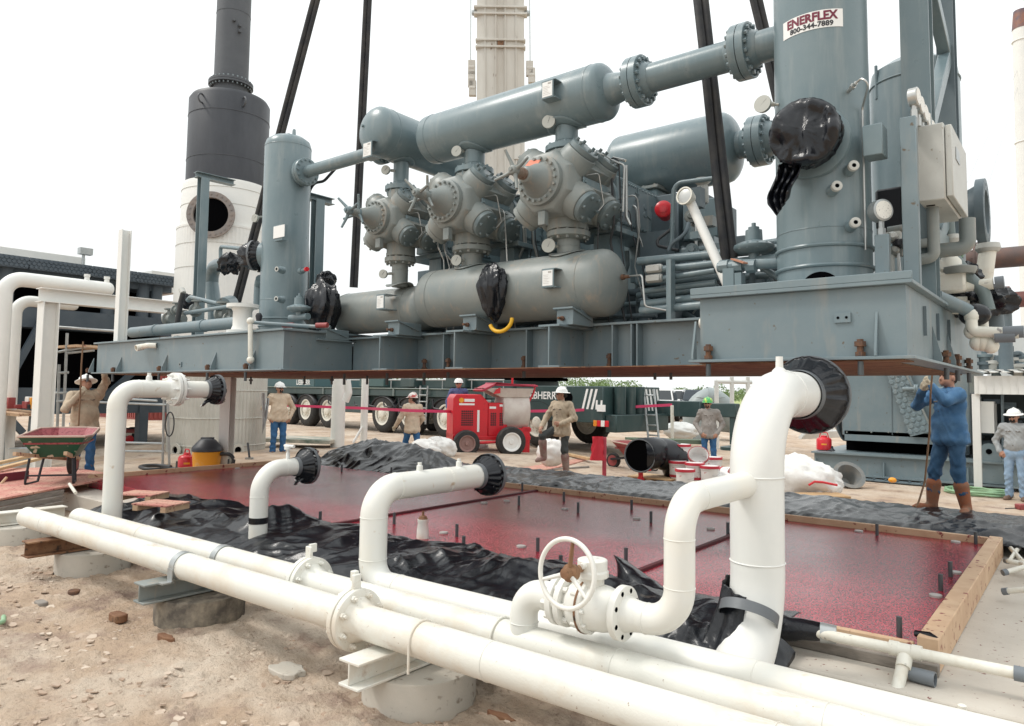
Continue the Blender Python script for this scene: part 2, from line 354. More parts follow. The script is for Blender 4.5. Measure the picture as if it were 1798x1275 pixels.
# ================================================================== slab, grout pad, timber forms
mb = MB(); mb.box(-13.4, 3.2, 4.62, 10.9, -.1, .47)
tag(mb.build('concrete_slab', SLABM, None, base=(-5, 7.5, 0), bevel=.015), 'dusty concrete foundation slab around the red pad', 'slab', kind='structure')
mb = MB(); mb.box(-2.6, 3.2, 3.95, 4.6, -.1, .40)
tag(mb.build('concrete_apron', SLABM, None, base=(0, 4.2, 0), bevel=.012), 'lower strip of dusty concrete between slab and pipes', 'slab', kind='structure')

def grout():
    m = bpy.data.materials.new('wet_red_grout'); m.use_nodes = True; n = m.node_tree.nodes; l = m.node_tree.links; b = n['Principled BSDF']
    tc = n.new('ShaderNodeTexCoord')
    def nz(sc, det=3):
        t = n.new('ShaderNodeTexNoise'); t.inputs['Scale'].default_value = sc; t.inputs['Detail'].default_value = det; l.new(tc.outputs['Object'], t.inputs['Vector']); return t.outputs['Fac']
    r = n.new('ShaderNodeValToRGB'); l.new(nz(95, 2), r.inputs[0]); e = r.color_ramp.elements
    e[0].position = .40; e[0].color = (.045, .003, .007, 1); e[1].position = .62; e[1].color = (.50, .042, .068, 1)
    k = e.new(.5); k.color = (.27, .011, .028, 1)
    l.new(r.outputs[0], b.inputs['Base Color'])
    rr = n.new('ShaderNodeMapRange'); l.new(nz(.9), rr.inputs[0]); rr.inputs[1].default_value = .35; rr.inputs[2].default_value = .65; rr.inputs[3].default_value = .10; rr.inputs[4].default_value = .26
    l.new(rr.outputs[0], b.inputs['Roughness'])
    bp = n.new('ShaderNodeBump'); bp.inputs['Distance'].default_value = .0016; bp.inputs['Strength'].default_value = 1; l.new(nz(115, 1), bp.inputs['Height'])
    l.new(bp.outputs[0], b.inputs['Normal']); b.inputs['Specular IOR Level'].default_value = .5; return m
GROUTM = grout()
PX0, PX1, PY0, PY1, PZ = -12.5, -.85, 5.08, 8.98, .60
pad = thing('grout_pad', 'wet dark red grout pad poured inside the timber forms', 'grout pad', ((PX0+PX1)/2, (PY0+PY1)/2, .47))
for x0, x1 in ((PX0, -6.58), (-6.53, -3.03), (-2.98, PX1)):
    mb = MB(); mb.box(x0, x1, PY0, PY1, .474, PZ); mb.build('grout_surface', GROUTM, pad)
for x0 in (-6.555, -3.005):
    mb = MB(); mb.box(x0-.024, x0+.024, PY0, PY1, .474, PZ+.022); mb.build('divider_strip', mat('divider_maroon', (.10, .02, .025), .7), pad, bevel=.004)
for px, py in [(692, 920), (802, 942), (814, 965), (676, 937), (911, 887), (917, 862), (990, 880), (1015, 900), (1109, 895), (1143, 917), (944, 968), (983, 1002), (1099, 987), (1278, 938), (1540, 940), (1714, 955), (1669, 1013), (1652, 1037), (1568, 1133), (562, 918), (600, 828), (687, 833), (310, 822), (401, 818), (455, 845), (760, 835)]:
    q = P(px, py, z=PZ); q.y = min(max(q.y, PY0+.1), PY1-.07); h = .125
    mb = MB(); mb.cyl((q.x, q.y, PZ-.02), (q.x, q.y, PZ+h), .017, n=12); o = mb.build('anchor_rod', INK if False else mat('rod_steel', (.09, .10, .105), .5, .4) if 'rod_steel' not in MATS else MATS['rod_steel'], pad)
for px, py in [(890, 881), (992, 895), (1118, 912), (779, 937), (915, 961), (1508, 934), (1678, 953), (1678, 1007), (1643, 1048), (1248, 930), (417, 823), (850, 884)]:
    q = P(px, py, z=PZ); mb = MB(); mb.cyl((q.x, q.y, PZ-.01), (q.x, q.y, PZ+.018), .045, n=20); mb.build('leveling_disc', mat('disc_gray', (.42, .40, .38), .5) if 'disc_gray' not in MATS else MATS['disc_gray'], pad, bevel=.003)
def board(p0, p1, w_, h, label, mt=WOOD, name='form_board', cat='board', nv=0, **k):
    mb = MB(); mb.bar(p0, p1, w_, h, Z); return mb.solo(name, mt, label, cat, bevel=.006, **k)
board((PX1+.06, PY0-.06, .575), (PX1+.06, PY1+.1, .575), .115, .20, 'thick timber form board along the right edge of the red pad')
board((-9.4, PY1+.025, .57), (PX1, PY1+.025, .57), .045, .20, 'long timber form board along the far edge of the red pad')
board((PX0-.03, PY0, .57), (PX0-.03, PY1+.02, .57), .045, .20, 'timber form board across the left end of the red pad')
board((-2.2, PY0-.028, .55), (PX1-.02, PY0-.028, .55), .05, .15, 'reddish timber form board along the near edge of the pad', WOOD)
board((-2.3, PY0-.088, .505), (PX1+.12, PY0-.088, .505), .06, .07, 'brown two by four lying against the near form board', BWOOD)
mb = MB(); q = P(1300, 0+1143, z=.68); mb.tube([(PX1-.02, PY0+.03, .66), (PX1+.06, PY0+.0, .675), (PX1+.1, PY0-.02, .66)], .02, 8); mb.solo('plastic_scrap', BLKC, 'small black plastic scrap on the near corner of the timber form', 'scrap')

# ================================================================== plastic sheeting
_rf = random.Random(12); FOLDS = []
for wl_ in (1.2, .8, .62, .5, .42, .36, .31, .27, .23, .20, .17, .14, .12):
    a_ = _rf.uniform(-.75, .75)+(3.1416 if _rf.random() < .5 else 0)+(1.57 if _rf.random() < .22 else 0); FOLDS.append((V((math.cos(a_), math.sin(a_), _rf.uniform(-.8, .8))), wl_, _rf.random(), V((_rf.uniform(-9, 9), _rf.uniform(-9, 9), 0))))
def crumple(p, a, s=1.):      # sharp creases of many directions, each fading in and out
    p = V(p)*s; h = 0; wob = noise.noise_vector(p*1.3)*.22
    for d, wl_, ph, off in FOLDS:
        t = ((p+wob).dot(d)/wl_+ph) % 1; k = max(0, min(1, noise.noise(p*(.45/wl_)+off)*3.2-.15)); tri = abs(t-.5)*2
        h += min(wl_, .45)*k*(max(0, tri-.35)/.65-.3)*1.5
    return a*(h*1.0+.25*nz3(p.x, p.y, p.z+3, 1.1)+.03*ridge(p.x, p.y, p.z, 13))
def tarp(name, fn, nu, nv, amp, label, cat='plastic sheet', mt=BLK, s=1., st=(1, 1, 1)):
    mb = MB()
    def g(u, v_):
        q = V(fn(u, v_)); k = crumple((q.x*st[0], q.y*st[1], q.z*st[2]), amp, s); e = 1
        return q+V((0, -.45*k, k))
    mb.grid(g, nu, nv); return mb.solo(name, mt, label, cat, ang=30, thick=.004)
def near_tarp(u, v_):
    x = -9.6+u*(9.6-1.55); y = 5.16-v_*1.42
    b = .035+.03*nz3(x, 0, 0, .9)+.05*math.exp(-((x+3.3)/.8)**2)+.17*math.exp(-((x+6.95)/.22)**2)+.03*math.exp(-((x+8.6)/.4)**2)
    z = .635+b*math.sin(min(1, v_*1.6)*math.pi)+(-.03*v_-.12*max(0, v_-.65)/.35)
    if x > -4.2:  # a wrapped roll behind the pipes
        k = sst(-4.2, -3.8, x)*(1-sst(-1.9, -1.6, x)); z += k*.07*math.sin(math.pi*v_)
    y += .06*nz3(x, v_*2, 2, 1.7)
    return (x, y, z)
tarp('plastic_sheet', near_tarp, 560, 100, .072, 'long crumpled black plastic sheet over the near edge of the pad behind the white pipes', s=.72)
def far_tarp(u, v_):
    x = -9.3+u*10.1; y = 9.07+v_*2.1+.10*nz3(x, v_, 1, .8)*v_
    z = .665+.04*math.sin(v_*math.pi)+.025*nz3(x, y, 0, .8)-.30*max(0, v_-.8)/.2-.10*max(0, .12-v_)/.12
    return (x, y, z)
tarp('plastic_sheet', far_tarp, 520, 100, .048, 'long black plastic sheet lying along the far edge of the red pad')
def heap(u, v_):
    x = -12.75+u*3.55; y = 9.05+v_*2.2
    pk = math.exp(-((x+10.15)/.75)**2-((y-10.1)/.7)**2)*.55+math.exp(-((x+11.8)/.8)**2-((y-10.2)/.8)**2)*.60+math.exp(-((x+11.0)/.7)**2-((y-10.2)/.8)**2)*.30
    e = min(1, 9*u, 9*(1-u), 9*v_, 9*(1-v_)); return (x, y, .50+.05*e+pk*.68)
tarp('plastic_sheet', heap, 180, 110, .085, 'black plastic sheet draped in a peaked heap at the far left corner of the pad', mt=BLK, s=.8)
def flap(u, v_):
    a = (u-.5)*2; q = P(1130, 1035, y=4.72).lerp(P(1078, 975, y=4.95), v_)
    return q+V((.26*a*(1.02-v_*.9), .10*a*a, -.05*a*a))
tarp('plastic_flap', flap, 26, 26, .03, 'stiff pointed flap of black plastic standing up behind the handwheel valve', mt=BLKC)
def bag(u, v_):  # plastic bunched round the foot of the big riser
    q = P(1215, 1060, y=4.05); x = -2.28+u*.9; y = 4.45-.65*v_
    return (x, y, .60+.24*math.sin(math.pi*min(1, v_*1.1))*math.sin(math.pi*(.1+.85*u))-.22*v_)
tarp('plastic_bag', bag, 90, 64, .09, 'black plastic bunched around the foot of the big white riser', s=1.2)
def sleeve(u, v_):
    p0 = V((-2.0, 4.72, .62)); p1 = V((-1.28, 4.9, .62)); a = 2*math.pi*u; c = p0.lerp(p1, v_); r = .115-.065*v_
    return c+V((0, math.cos(a)*r, math.sin(a)*r))
def skirt(u, v_):    # plastic taped round the left half of the riser foot
    a = R_(120)+R_(150)*u; r = .185+.10*v_**2+.012*math.sin(u*23); z = 1.02-.42*v_-.10*abs(u-.4)*(1-v_); return (xD_+math.cos(a)*r*(1+.15*v_), 4.20+.10*(1-v_)+math.sin(a)*r, z)
xD_ = -1.545
tarp('plastic_wrap', skirt, 70, 50, .035, 'black plastic taped around the left side of the big riser foot', s=1.8)
tarp('plastic_wrap', sleeve, 60, 60, .05, 'black plastic wrapped around the end of the white drain pipe by the pad', s=1.4)
mb = MB(); a, b = V((-1.36, 4.88, .62)), V((-1.27, 4.9, .62)); mb.cyl(a, b, .062, .054, 24); mb.solo('tape_band', STEEL, 'silver tape band around the black wrap on the drain pipe', 'tape')

# ================================================================== wrapped flange covers
def wrap(c, ax, rf, rp, L, label, seed=0, fold=.025, tail=None, mt=BLKC, ring=True, dome=.02, name='flange_cover'):
    c = V(c); d, u, w_ = frame(ax); rng = random.Random(seed)
    rows = [(-L*1.25, rp*1.02, 0), (-L, rp*1.06, .1), (-L*.93, rp*1.12, .4), (-L*.7, rp+(rf-rp)*.35, 1), (-L*.45, rp+(rf-rp)*.72, 1), (-L*.2, rf*.97, .7), (-.06, rf*1.01, .2), (-.005, rf*1.015, .15), (.008, rf*.96, .3)]
    for k in range(1, 8): rows.append((.012+dome*math.sin(k/7*math.pi/2), rf*.96*(1-k/7), .5*(1-k/8)))
    N = 96; rings = []
    for t, r, fo in rows:
        rg = []
        for k in range(N):
            a = 2*math.pi*k/N; f = ridge(math.cos(a)*3.1+seed, math.sin(a)*3.1, t*2)*.6+(abs(((a*19/6.2832+.6*nz3(math.cos(a)*3, math.sin(a)*3, seed)) % 1)-.5)*4-1)*.5
            rr = r+fold*fo*f*(1 if t < 0 else 0); tt = t+(fold*.7*fo*(ridge(math.cos(a)*r*9+seed, math.sin(a)*r*9, 3)) if t > 0 else fold*.5*fo*f)
            cr = crumple(((math.cos(a)*r)*1.6+seed, math.sin(a)*r*1.6, t), .19*fold/.03) if t > 0 and k >= 0 else 0; rg.append(c+d*(tt+cr*fo*2)+(u*math.cos(a)+w_*math.sin(a))*rr)
        rings.append(rg)
    mb = MB(); mb.loft(rings, False, True)
    if tail:
        T0 = c-d*(L*.6)-V((0, 0, 1))*rp; T1 = T0+V(tail)
        mb.grid(lambda i, j: T0.lerp(T1, j)+u*((i-.5)*.14*(1.1-j))+d*(.02*math.sin(i*9+j*5)), 8, 12)
    lo = min(q[2] for q in mb.v)
    t = thing(name, label, 'plastic cover', (c.x, c.y, lo)); mb.build('plastic_film', mt, t, ang=180)
    if ring:
        m2 = MB(); m2.lathe(c, d, [(-.03, rf*1.0), (-.028, rf*1.05), (.004, rf*1.05), (.008, rf*.97)], 48, False, False); m2.build('rim_tape', TAPE if ring is True else ring, t)
        m3 = MB(); m3.lathe(c, d, [(-L*1.3, rp*1.05), (-L*1.28, rp*1.075), (-L*1.02, rp*1.09), (-L, rp*1.06)], 36, False, False); m3.build('neck_tape', TAPE, t)
    return t

# ================================================================== foreground pipe rack
ZP = .71
def pipe_run(label, segs, mt=WPD):
    return thing('white_pipe', label, 'pipe', segs)
def weld(mb, c, ax, r): mb.torus(c, ax, r*1.004, r*.034, 32, 6)
def clampu(t, x, y, r=.105, mt=WPD):
    mb = MB(); pts = [V((x, y-r, ZP-r-.05))]+[V((x, y-r*math.cos(a), ZP+r*math.sin(a))) for a in [math.pi*k/12 for k in range(13)]]+[V((x, y+r, ZP-r-.05))]
    mb.tube(pts, .0075, 8); mb.build('u_bolt', mt, t)
def strap(t, x, y, r=.107, mt=STEEL):
    mb = MB(); N = 20
    for k in range(N): pass
    mb.lathe((x-.035, y, ZP), (1, 0, 0), [(0, r*.96), (0, r), (.07, r), (.07, r*.96)], 32, False, False)
    mb.obox((x, y-r-.03, ZP-r*.98), (.035, 0, 0), (0, .045, 0), (0, 0, .006)); mb.obox((x, y-r-.002, ZP-r*.55), (.035, 0, 0), (0, .004, 0), (0, 0, r*.5)); mb.build('strap', mt, t)
# nearest
t = thing('white_pipe', 'nearest long white pipe running across the whole foreground on footings', 'pipe', (-4, 2.98, ZP-.1))
mb = MB(); mb.tube([(P(48, 905, y=2.98).x, 2.98, ZP), (-3.57, 2.98, ZP)], .1, 32); mb.tube([(-3.48, 2.98, ZP), (.9, 2.98, ZP)], .1, 32)
for x in (-8.2, -5.5, -2.45, -1.0): weld(mb, (x, 2.98, ZP), (1, 0, 0), .1)
mb.build('pipe', WPD, t)
for s_ in (-1, 1):
    mb = MB(); xf = -3.525+s_*.004; mb.lathe((xf, 2.98, ZP), (s_, 0, 0), [(0, .17), (.003, .183), (.036, .183), (.04, .178), (.042, .135), (.10, .102), (.12, .1)], 40)
    mb.bolts((xf, 2.98, ZP), (s_, 0, 0), .150, 8, .019, .03, .064, .5); mb.bolts((xf, 2.98, ZP), (s_, 0, 0), .150, 8, .011, .03, .082, .5); mb.build('flange', WPD, t, bevel=.002)
mb = MB(); a = P(612, 1035, y=2.98); mb.obox((-3.52, 2.98, ZP+.215), (.012, 0, 0), (0, .03, 0), (0, 0, .05)); mb.obox((-3.55, 2.99, ZP+.25), (.02, 0, 0), (0, .02, 0), (0, 0, .03)); mb.build('lifting_tab', WPD, t, bevel=.004)
clampu(t, -2.95, 2.98); strap(t, -5.55, 2.98)
# middle
t = thing('white_pipe', 'middle white pipe of the three in front, flanged left of the first upright elbow', 'pipe', (-4, 3.31, ZP-.1))
mb = MB(); mb.tube([(P(138, 905, y=3.31).x, 3.31, ZP), (-4.48, 3.31, ZP)], .098, 32); mb.tube([(-4.36, 3.31, ZP), (.9, 3.31, ZP)], .098, 32)
for x in (-6.9, -1.9, -.9): weld(mb, (x, 3.31, ZP), (1, 0, 0), .098)
mb.build('pipe', WPD, t)
for s_ in (-1, 1):
    mb = MB(); xf = -4.42+s_*.004; mb.lathe((xf, 3.31, ZP), (s_, 0, 0), [(0, .165), (.003, .18), (.036, .18), (.042, .132), (.10, .10), (.12, .098)], 40)
    mb.bolts((xf, 3.31, ZP), (s_, 0, 0), .147, 8, .018, .03, .06, .5); mb.bolts((xf, 3.31, ZP), (s_, 0, 0), .147, 8, .010, .03, .08, .5); mb.build('flange', WPD, t, bevel=.002)
mb = MB(); mb.obox((-4.42, 3.30, ZP+.21), (.03, 0, 0), (0, .012, 0), (0, 0, .045)); mb.obox((-4.42, 3.33, ZP+.24), (.012, 0, 0), (0, .03, 0), (0, 0, .03)); mb.build('lifting_tab', WPD, t, bevel=.004)
clampu(t, -2.65, 3.31); strap(t, -5.55, 3.31)
XBR = P(920, 1085, y=3.31).x
# rear
t = thing('white_pipe', 'rear white pipe of the three in front, rising at its left end to an elbow', 'pipe', (-2, 3.60, ZP-.1))
zC, xC = 1.375, -4.08
mb = MB(); mb.tube(fil([(.9, 3.60, ZP), (xC, 3.60, ZP), (xC, 3.60, zC), (xC, 4.86, zC)], [.16, .2], 12), .099, 32)
for p_, a_ in (((xC, 3.6, ZP+.17), Z), ((xC, 3.6, zC-.2), Z), ((xC, 3.8, zC), (0, 1, 0)), ((xC, 4.35, zC), (0, 1, 0)), ((-3.8, 3.6, ZP), (1, 0, 0)), ((-1.3, 3.6, ZP), (1, 0, 0))): weld(mb, p_, a_, .099)
mb.build('pipe', WP, t)
mb = MB(); mb.lathe((xC, 4.86, zC), (0, 1, 0), [(-.10, .1), (-.04, .12), (-.04, .14), (0, .14)], 36); mb.build('flange', WP, t)
for y_ in (4.05, 4.5):
    mb = MB(); mb.lathe((xC, y_, zC+.09), Z, [(0, .026), (.045, .024), (.05, .016), (.07, .016)], 14); mb.build('boss', WP, t)
clampu(t, -2.72, 3.60)
wrap((xC, 4.90, zC), (0, 1, 0), .172, .1, .15, 'black plastic cover on the white elbow just right of the black heap', 3, .022, tail=(0, -.1, -.02))
# left riser
t = thing('white_riser', 'tall white riser pipe at left bending over beside the worker with the wheelbarrow', 'pipe', (-8.25, 3.6, .6))
xA, zA = -8.25, 2.06
mb = MB(); mb.tube(fil([(xA, 3.6, .55), (xA, 3.6, zA), (xA, 4.20, zA)], .2, 12), .098, 32); mb.tube([(xA, 4.28, zA), (xA, 4.72, zA)], .098, 32)
weld(mb, (xA, 3.6, zA-.22), Z, .098); weld(mb, (xA, 3.82, zA), (0, 1, 0), .098); mb.build('pipe', WP, t)
for s_ in (-1, 1):
    mb = MB(); yf = 4.24+s_*.004; mb.lathe((xA, yf, zA), (0, s_, 0), [(0, .19), (.036, .19), (.042, .13), (.1, .1)], 40); mb.bolts((xA, yf, zA), (0, s_, 0), .155, 8, .02, .03, .065); mb.bolts((xA, yf, zA), (0, s_, 0), .155, 8, .011, .06, .10); mb.build('flange', WPC, t, bevel=.002)
mb = MB(); mb.lathe((xA, 3.93, zA+.09), Z, [(0, .035), (.05, .03), (.06, .02), (.09, .02)], 14); mb.build('boss', WPC, t)
wrap((xA, 4.76, zA), (0, 1, 0), .172, .1, .13, 'black plastic cover on the tall left riser under the skid edge', 5, .02, tail=(0, -.12, -.1))
# second riser
t = thing('white_riser', 'short white elbow rising through the plastic sheet left of the pad middle', 'pipe', (-6.57, 4.3, .6))
xB, zB = -6.57, 1.27
mb = MB(); mb.tube(fil([(xB, 4.28, .5), (xB, 4.28, zB), (xB, 4.83, zB)], .24, 12), .09, 32); weld(mb, (xB, 4.28, 1.0), Z, .09); weld(mb, (xB, 4.56, zB), (0, 1, 0), .09); mb.build('pipe', WP, t)
mb = MB(); mb.lathe((xB, 4.28, .74), Z, [(0, .092), (0, .094), (.06, .094), (.06, .092)], 30, False, False); mb.build('tape_band', BLKC, t)
mb = MB(); mb.lathe((xB, 4.60, zB+.085), Z, [(0, .022), (.06, .02), (.07, .014), (.10, .014), (.10, .04), (.13, .04)], 12); mb.tube([(xB-.06, 4.6, zB+.22), (xB+.1, 4.6, zB+.22)], .016, 8); mb.build('small_valve', WPC, t)
wrap((xB, 4.87, zB), (0, 1, 0), .185, .092, .15, 'black plastic cover on the short elbow left of the black heap', 9, .022, tail=(0, -.08, -.1))
# big riser
xD, yD, zD = -1.545, 4.3, 2.10
t = thing('large_white_riser', 'largest white riser pipe, in front of the right end of the red pad', 'pipe', (xD, yD, .6))
mb = MB(); mb.tube(fil([(xD, 3.86, .46), (xD, yD, .80), (xD, yD, zD), (xD, 5.28, zD)], [.55, .46], 14), .152, 44)
for p_, a_ in (((xD, yD, 1.13), Z), ((xD, yD, 1.62), Z), ((xD, 4.78, zD), (0, 1, 0))): weld(mb, p_, a_, .152)
mb.build('pipe', WPC, t)
mb = MB(); mb.lathe((xD, 4.72, zD+.12), Z, [(0, .05), (.03, .045), (.05, .024), (.12, .022)], 14); mb.build('boss', WPC, t)
mb = MB(); mb.lathe((xD, 5.30, zD), (0, 1, 0), [(-.1, .155), (-.04, .18), (-.04, .215), (0, .215)], 40); mb.build('flange', WPC, t)
wrap((xD, 5.36, zD), (0, 1, 0), .262, .155, .22, 'big black plastic cover on the elbow of the largest white riser', 11, .03)
mb = MB(); mb.lathe((xD, 4.155, .86), (0, .55, .84), [(-.03, .158), (-.03, .162), (.03, .162), (.03, .158)], 40, False, False); mb.solo('tape_band', TAPE, 'wide gray tape band around the foot of the largest white riser', 'tape')

# valve and its loop
t = thing('valve_loop', 'white handwheel valve assembly between the middle pipe and the largest riser', 'valve', (-1.9, 3.31, ZP+.1))
zV = P(1030, 1062, y=3.31).z; xV0 = P(985, 1055, y=3.31).x; xV1 = P(1100, 1090, y=3.31).x; xBV = P(1193, 1000, y=3.31).x; zBV = 1.58
mb = MB(); mb.tube(fil([(XBR, 3.31, ZP+.05), (XBR, 3.31, zV), (xV0-.02, 3.31, zV)], .13, 10), .078, 28); weld(mb, (XBR, 3.31, ZP+.115), Z, .08); mb.build('inlet_elbow', WP, t)
mb = MB(); mb.tube(fil([(xV1+.03, 3.31, zV), (xBV, 3.31, zV), (xBV, 3.31, zBV), (xBV, 4.24, zBV)], [.17, .17], 12), .074, 28)
for p_, a_ in (((xBV-.17, 3.31, zV), (1, 0, 0)), ((xBV, 3.31, zV+.18), Z), ((xBV, 3.31, zBV-.18), Z), ((xBV, 3.5, zBV), (0, 1, 0))): weld(mb, p_, a_, .074)
mb.lathe((xBV, 4.24, zBV), (0, -1, 0), [(-.08, .105), (.02, .10), (.05, .085), (.07, .076)], 28); mb.build('branch_pipe', WP, t)
mb = MB(); mb.lathe((xV1, 3.31, zV), (1, 0, 0), [(-.04, .13), (-.036, .135), (-.002, .135), (0, .13), (.003, .09), (.05, .078), (.08, .074)], 40)
mb.cur = 1; mb.bolts((xV1, 3.31, zV), (1, 0, 0), .112, 8, .0135, .0, .0025, .5); mb.build('outlet_flange', [WP, BLACK], t)
mb = MB()
for k in (0, .05): mb.lathe((xV0-.02+k, 3.31, zV), (1, 0, 0), [(0, .125), (.003, .132), (.034, .132), (.037, .125)], 40)
mb.bolts((xV0-.02, 3.31, zV), (1, 0, 0), .108, 8, .016, -.03, .115); mb.build('inlet_flange', WP, t)
mb = MB(); L = xV1-.04-(xV0+.05); x0 = xV0+.05
mb.lathe((x0, 3.31, zV), (1, 0, 0), [(0, .085), (.03, .10), (.06, .125), (.11, .128), (.115, .14), (.15, .14), (.155, .12), (L*.75, .115), (L-.02, .10), (L, .085)], 36)
mb.bolts((x0+.10, 3.31, zV), (1, 0, 0), .128, 10, .011, -.02, .07); mb.build('body', WP, t, bevel=.002)
xs = x0+.115
mb = MB(); mb.lathe((x0+.118, 3.31, zV), (1, 0, 0), [(0, .141), (0, .143), (.012, .143), (.012, .141)], 36, False, False); mb.build('rust_ring', RUST, t)
mb = MB(); mb.lathe((xs+.03, 3.31, zV+.08), Z, [(0, .062), (.07, .062), (.07, .085), (.10, .085), (.105, .078), (.155, .078), (.16, .074), (.163, .03), (.17, .03)], 28)
mb.bolts((xs+.03, 3.31, zV+.15), Z, .07, 6, .01, .0, .03); mb.lathe((xs+.03, 3.235, zV+.22), (0, -1, 0), [(0, .018), (.03, .016)], 10); mb.build('gearbox', WP, t, bevel=.003)
hw = P(995, 1007, y=3.06); ax = V((-.05, -1, .1)).normalized()
mb = MB(); mb.tube([V((xs, 3.28, zV+.2)), hw+V((0, .02, 0))], .02, 14); mb.lathe(hw, ax, [(-.06, .04), (-.02, .045), (-.01, .03), (.02, .026), (.022, .018)], 18); mb.build('stem', RUST, t)
w_o = MB(); w_o.torus(hw, ax, .165, .0125, 48, 12); wheel = w_o.build('handwheel', WP, t)
d_, u_, n_ = frame(ax)
for k, m_ in ((.13, RUST), (.46, WP), (.80, WP)):
    a = 2*math.pi*k+.6; sp = MB(); sp.tube([hw-ax*.02, hw-ax*.01+(u_*math.cos(a)+n_*math.sin(a))*.09, hw+(u_*math.cos(a)+n_*math.sin(a))*.163], [.014, .011, .009], 8); sp.build('spoke', m_, wheel)

# footings and their beams
for i, (px, py, lab, lb2, m_) in enumerate([(735, 1262, 'nearest round concrete footing, pale and clean, under the white pipes', 'short white steel beam on the nearest round footing', CONC), (350, 1102, 'second round footing with a dark stained rim under a gray beam', 'gray and white weathered steel beam on the dark rimmed footing', CONCD),
        (163, 1008, 'third round concrete footing away, half behind the dirt, under a rusty beam', 'rusty brown steel beam on the third round footing', CONC), (30, 955, 'farthest round concrete footing at the left edge of the picture', 'white steel beam on the farthest left footing', CONC)]):
    q = P(px, py, z=.25); r = .345; c = V((q.x, q.y, 0)); c = c+c.normalized()*r*(1 if i < 3 else .8)
    mb = MB(); zt = .435
    mb.lathe((c.x, c.y, .1), Z, [(0, r), (zt-.10-.015, r), (zt-.10-.004, r*.985), (zt-.1, r*.96)], 48); mb.solo('concrete_footing', [m_] if m_ is CONC else [m_], lab, 'footing')
    b = MB(); b.ibeam((c.x, min(c.y-.42, 2.72), zt+.083), (c.x, c.y+.50, zt+.083), .15, .17, .016, .012, Z); b.solo('support_beam', [WPD, GD, RUST, WPD][i], lb2, 'beam', bevel=.003)
# drain line on the slab, right
t = thing('drain_pipe', 'thin white drain pipe with a tee at the near right corner of the pad', 'pipe', (-.9, 4.86, .5))
y_ = 4.87; mb = MB(); mb.tube([(-1.45, y_-.02, .62), (-.33, y_, .62)], .032, 20); q = (-.9, y_, .62)
xt = P(1590, 1150, y=y_).x
mb.lathe((xt-.085, y_, .62), (1, 0, 0), [(0, .042), (.05, .042), (.055, .038), (.115, .038), (.12, .042), (.17, .042)], 20); mb.build('pipe', PVC, t)
mb = MB(); mb.tube([(xt, y_, .60), (xt-.02, y_-.30, .36)], .034, 18); mb.tube([(xt, y_, .60), (xt, y_-.08, .54)], .041, 18); mb.build('down_pipe', PVC, t)
mb = MB(); mb.cyl((-.36, y_, .62), (-.2, y_, .62), .04, n=18); mb.build('end_cap', mat('pvc_gray', (.16, .18, .20), .45), t)
q = P(1622, 1188, z=.51); mb = MB(); mb.lathe(q+V((-.07, 0, 0)), (1, -.1, 0), [(0, .04), (.06, .042), (.13, .042), (.13, .034), (.06, .034)], 20, True, True); mb.solo('pipe_coupling', MATS['pvc_gray'], 'loose dark gray pipe coupling on the slab by the tee', 'coupling')
q = P(1690, 1265, z=.55); mb = MB(); mb.lathe((q.x, q.y, .42), Z, [(0, .02), (.2, .02), (.205, .012)], 14); mb.solo('white_stub', PVC, 'short white stub pipe at the bottom right edge', 'pipe')
# stub pipes at the right edge
t = thing('stub_pipes', 'cluster of white stub pipes with gray caps beside the far right pad corner', 'pipes', P(1770, 985, z=.5))
for a, b, cap in (((1765, 952), (1795, 985), 0), ((1788, 962), (1772, 985), 1), ((1770, 985), (1798, 990), 1), ((1768, 1004), (1798, 996), 1), ((1770, 1038), (1800, 1035), 1)):
    p0, p1 = P(*a, z=.56), P(*b, z=.60); mb = MB(); mb.tube([p0, p1, p1+V((.25, .05, -.05))], .022, 14)
    o = mb.build('stub', PVC, t)
    if cap: m2 = MB(); d = (p0-p1).normalized(); m2.cyl(p0+d*.0, p0+d*.04, .028, n=14); m2.build('cap', MATS['pvc_gray'], o)
# white vented post standing in the pad
q = P(742, 945, z=PZ); t = thing('vent_post', 'stubby white pipe post with a pointed cap standing in the red grout', 'post', q); mb = MB(); mb.lathe((q.x, q.y, PZ-.02), Z, [(0, .062), (.10, .06), (.17, .05), (.18, .054), (.21, .054)], 18); mb.build('pipe', WPD, t)
mb = MB(); mb.lathe((q.x, q.y, PZ+.19), Z, [(0, .05), (.03, .035), (.035, .014), (.08, .012)], 14); mb.build('cap', RUST, t)
# pallet bits on the tarp
for a, lab, rz in (((250, 872), 'broken wooden pallet piece, upper of two on the plastic sheet', .5), ((282, 890), 'broken wooden pallet piece, lower of two on the plastic sheet', .35)):
    q = P(*a, z=.76); t = thing('pallet_piece', lab, 'pallet', q-V((0, 0, .03)), rz); local(t)
    for k in range(3): mb = MB(); mb.box(-.24, .24, -.17+k*.125, -.17+k*.125+.105, .06, .078); mb.build('deck_board', PLY, t, bevel=.002)
    for k in (-1, 1): mb = MB(); mb.box(k*.19-.035, k*.19+.035, -.17, .19, 0, .058); mb.build('bearer', WOOD, t, bevel=.002)
# green garden hose end at far left foreground
q = P(0, 1100, z=.25); mb = MB(); mb.tube([q+V((-.3, -.1, 0)), q+V((-.05, -.16, .02)), q+V((.03, -.08, .03)), q+V((.0, .02, .03)), q+V((-.25, .1, 0))], .018, 10, R=.05); mb.solo('green_hose', GHOSE, 'loop of pale green hose at the left edge of the dirt', 'hose')
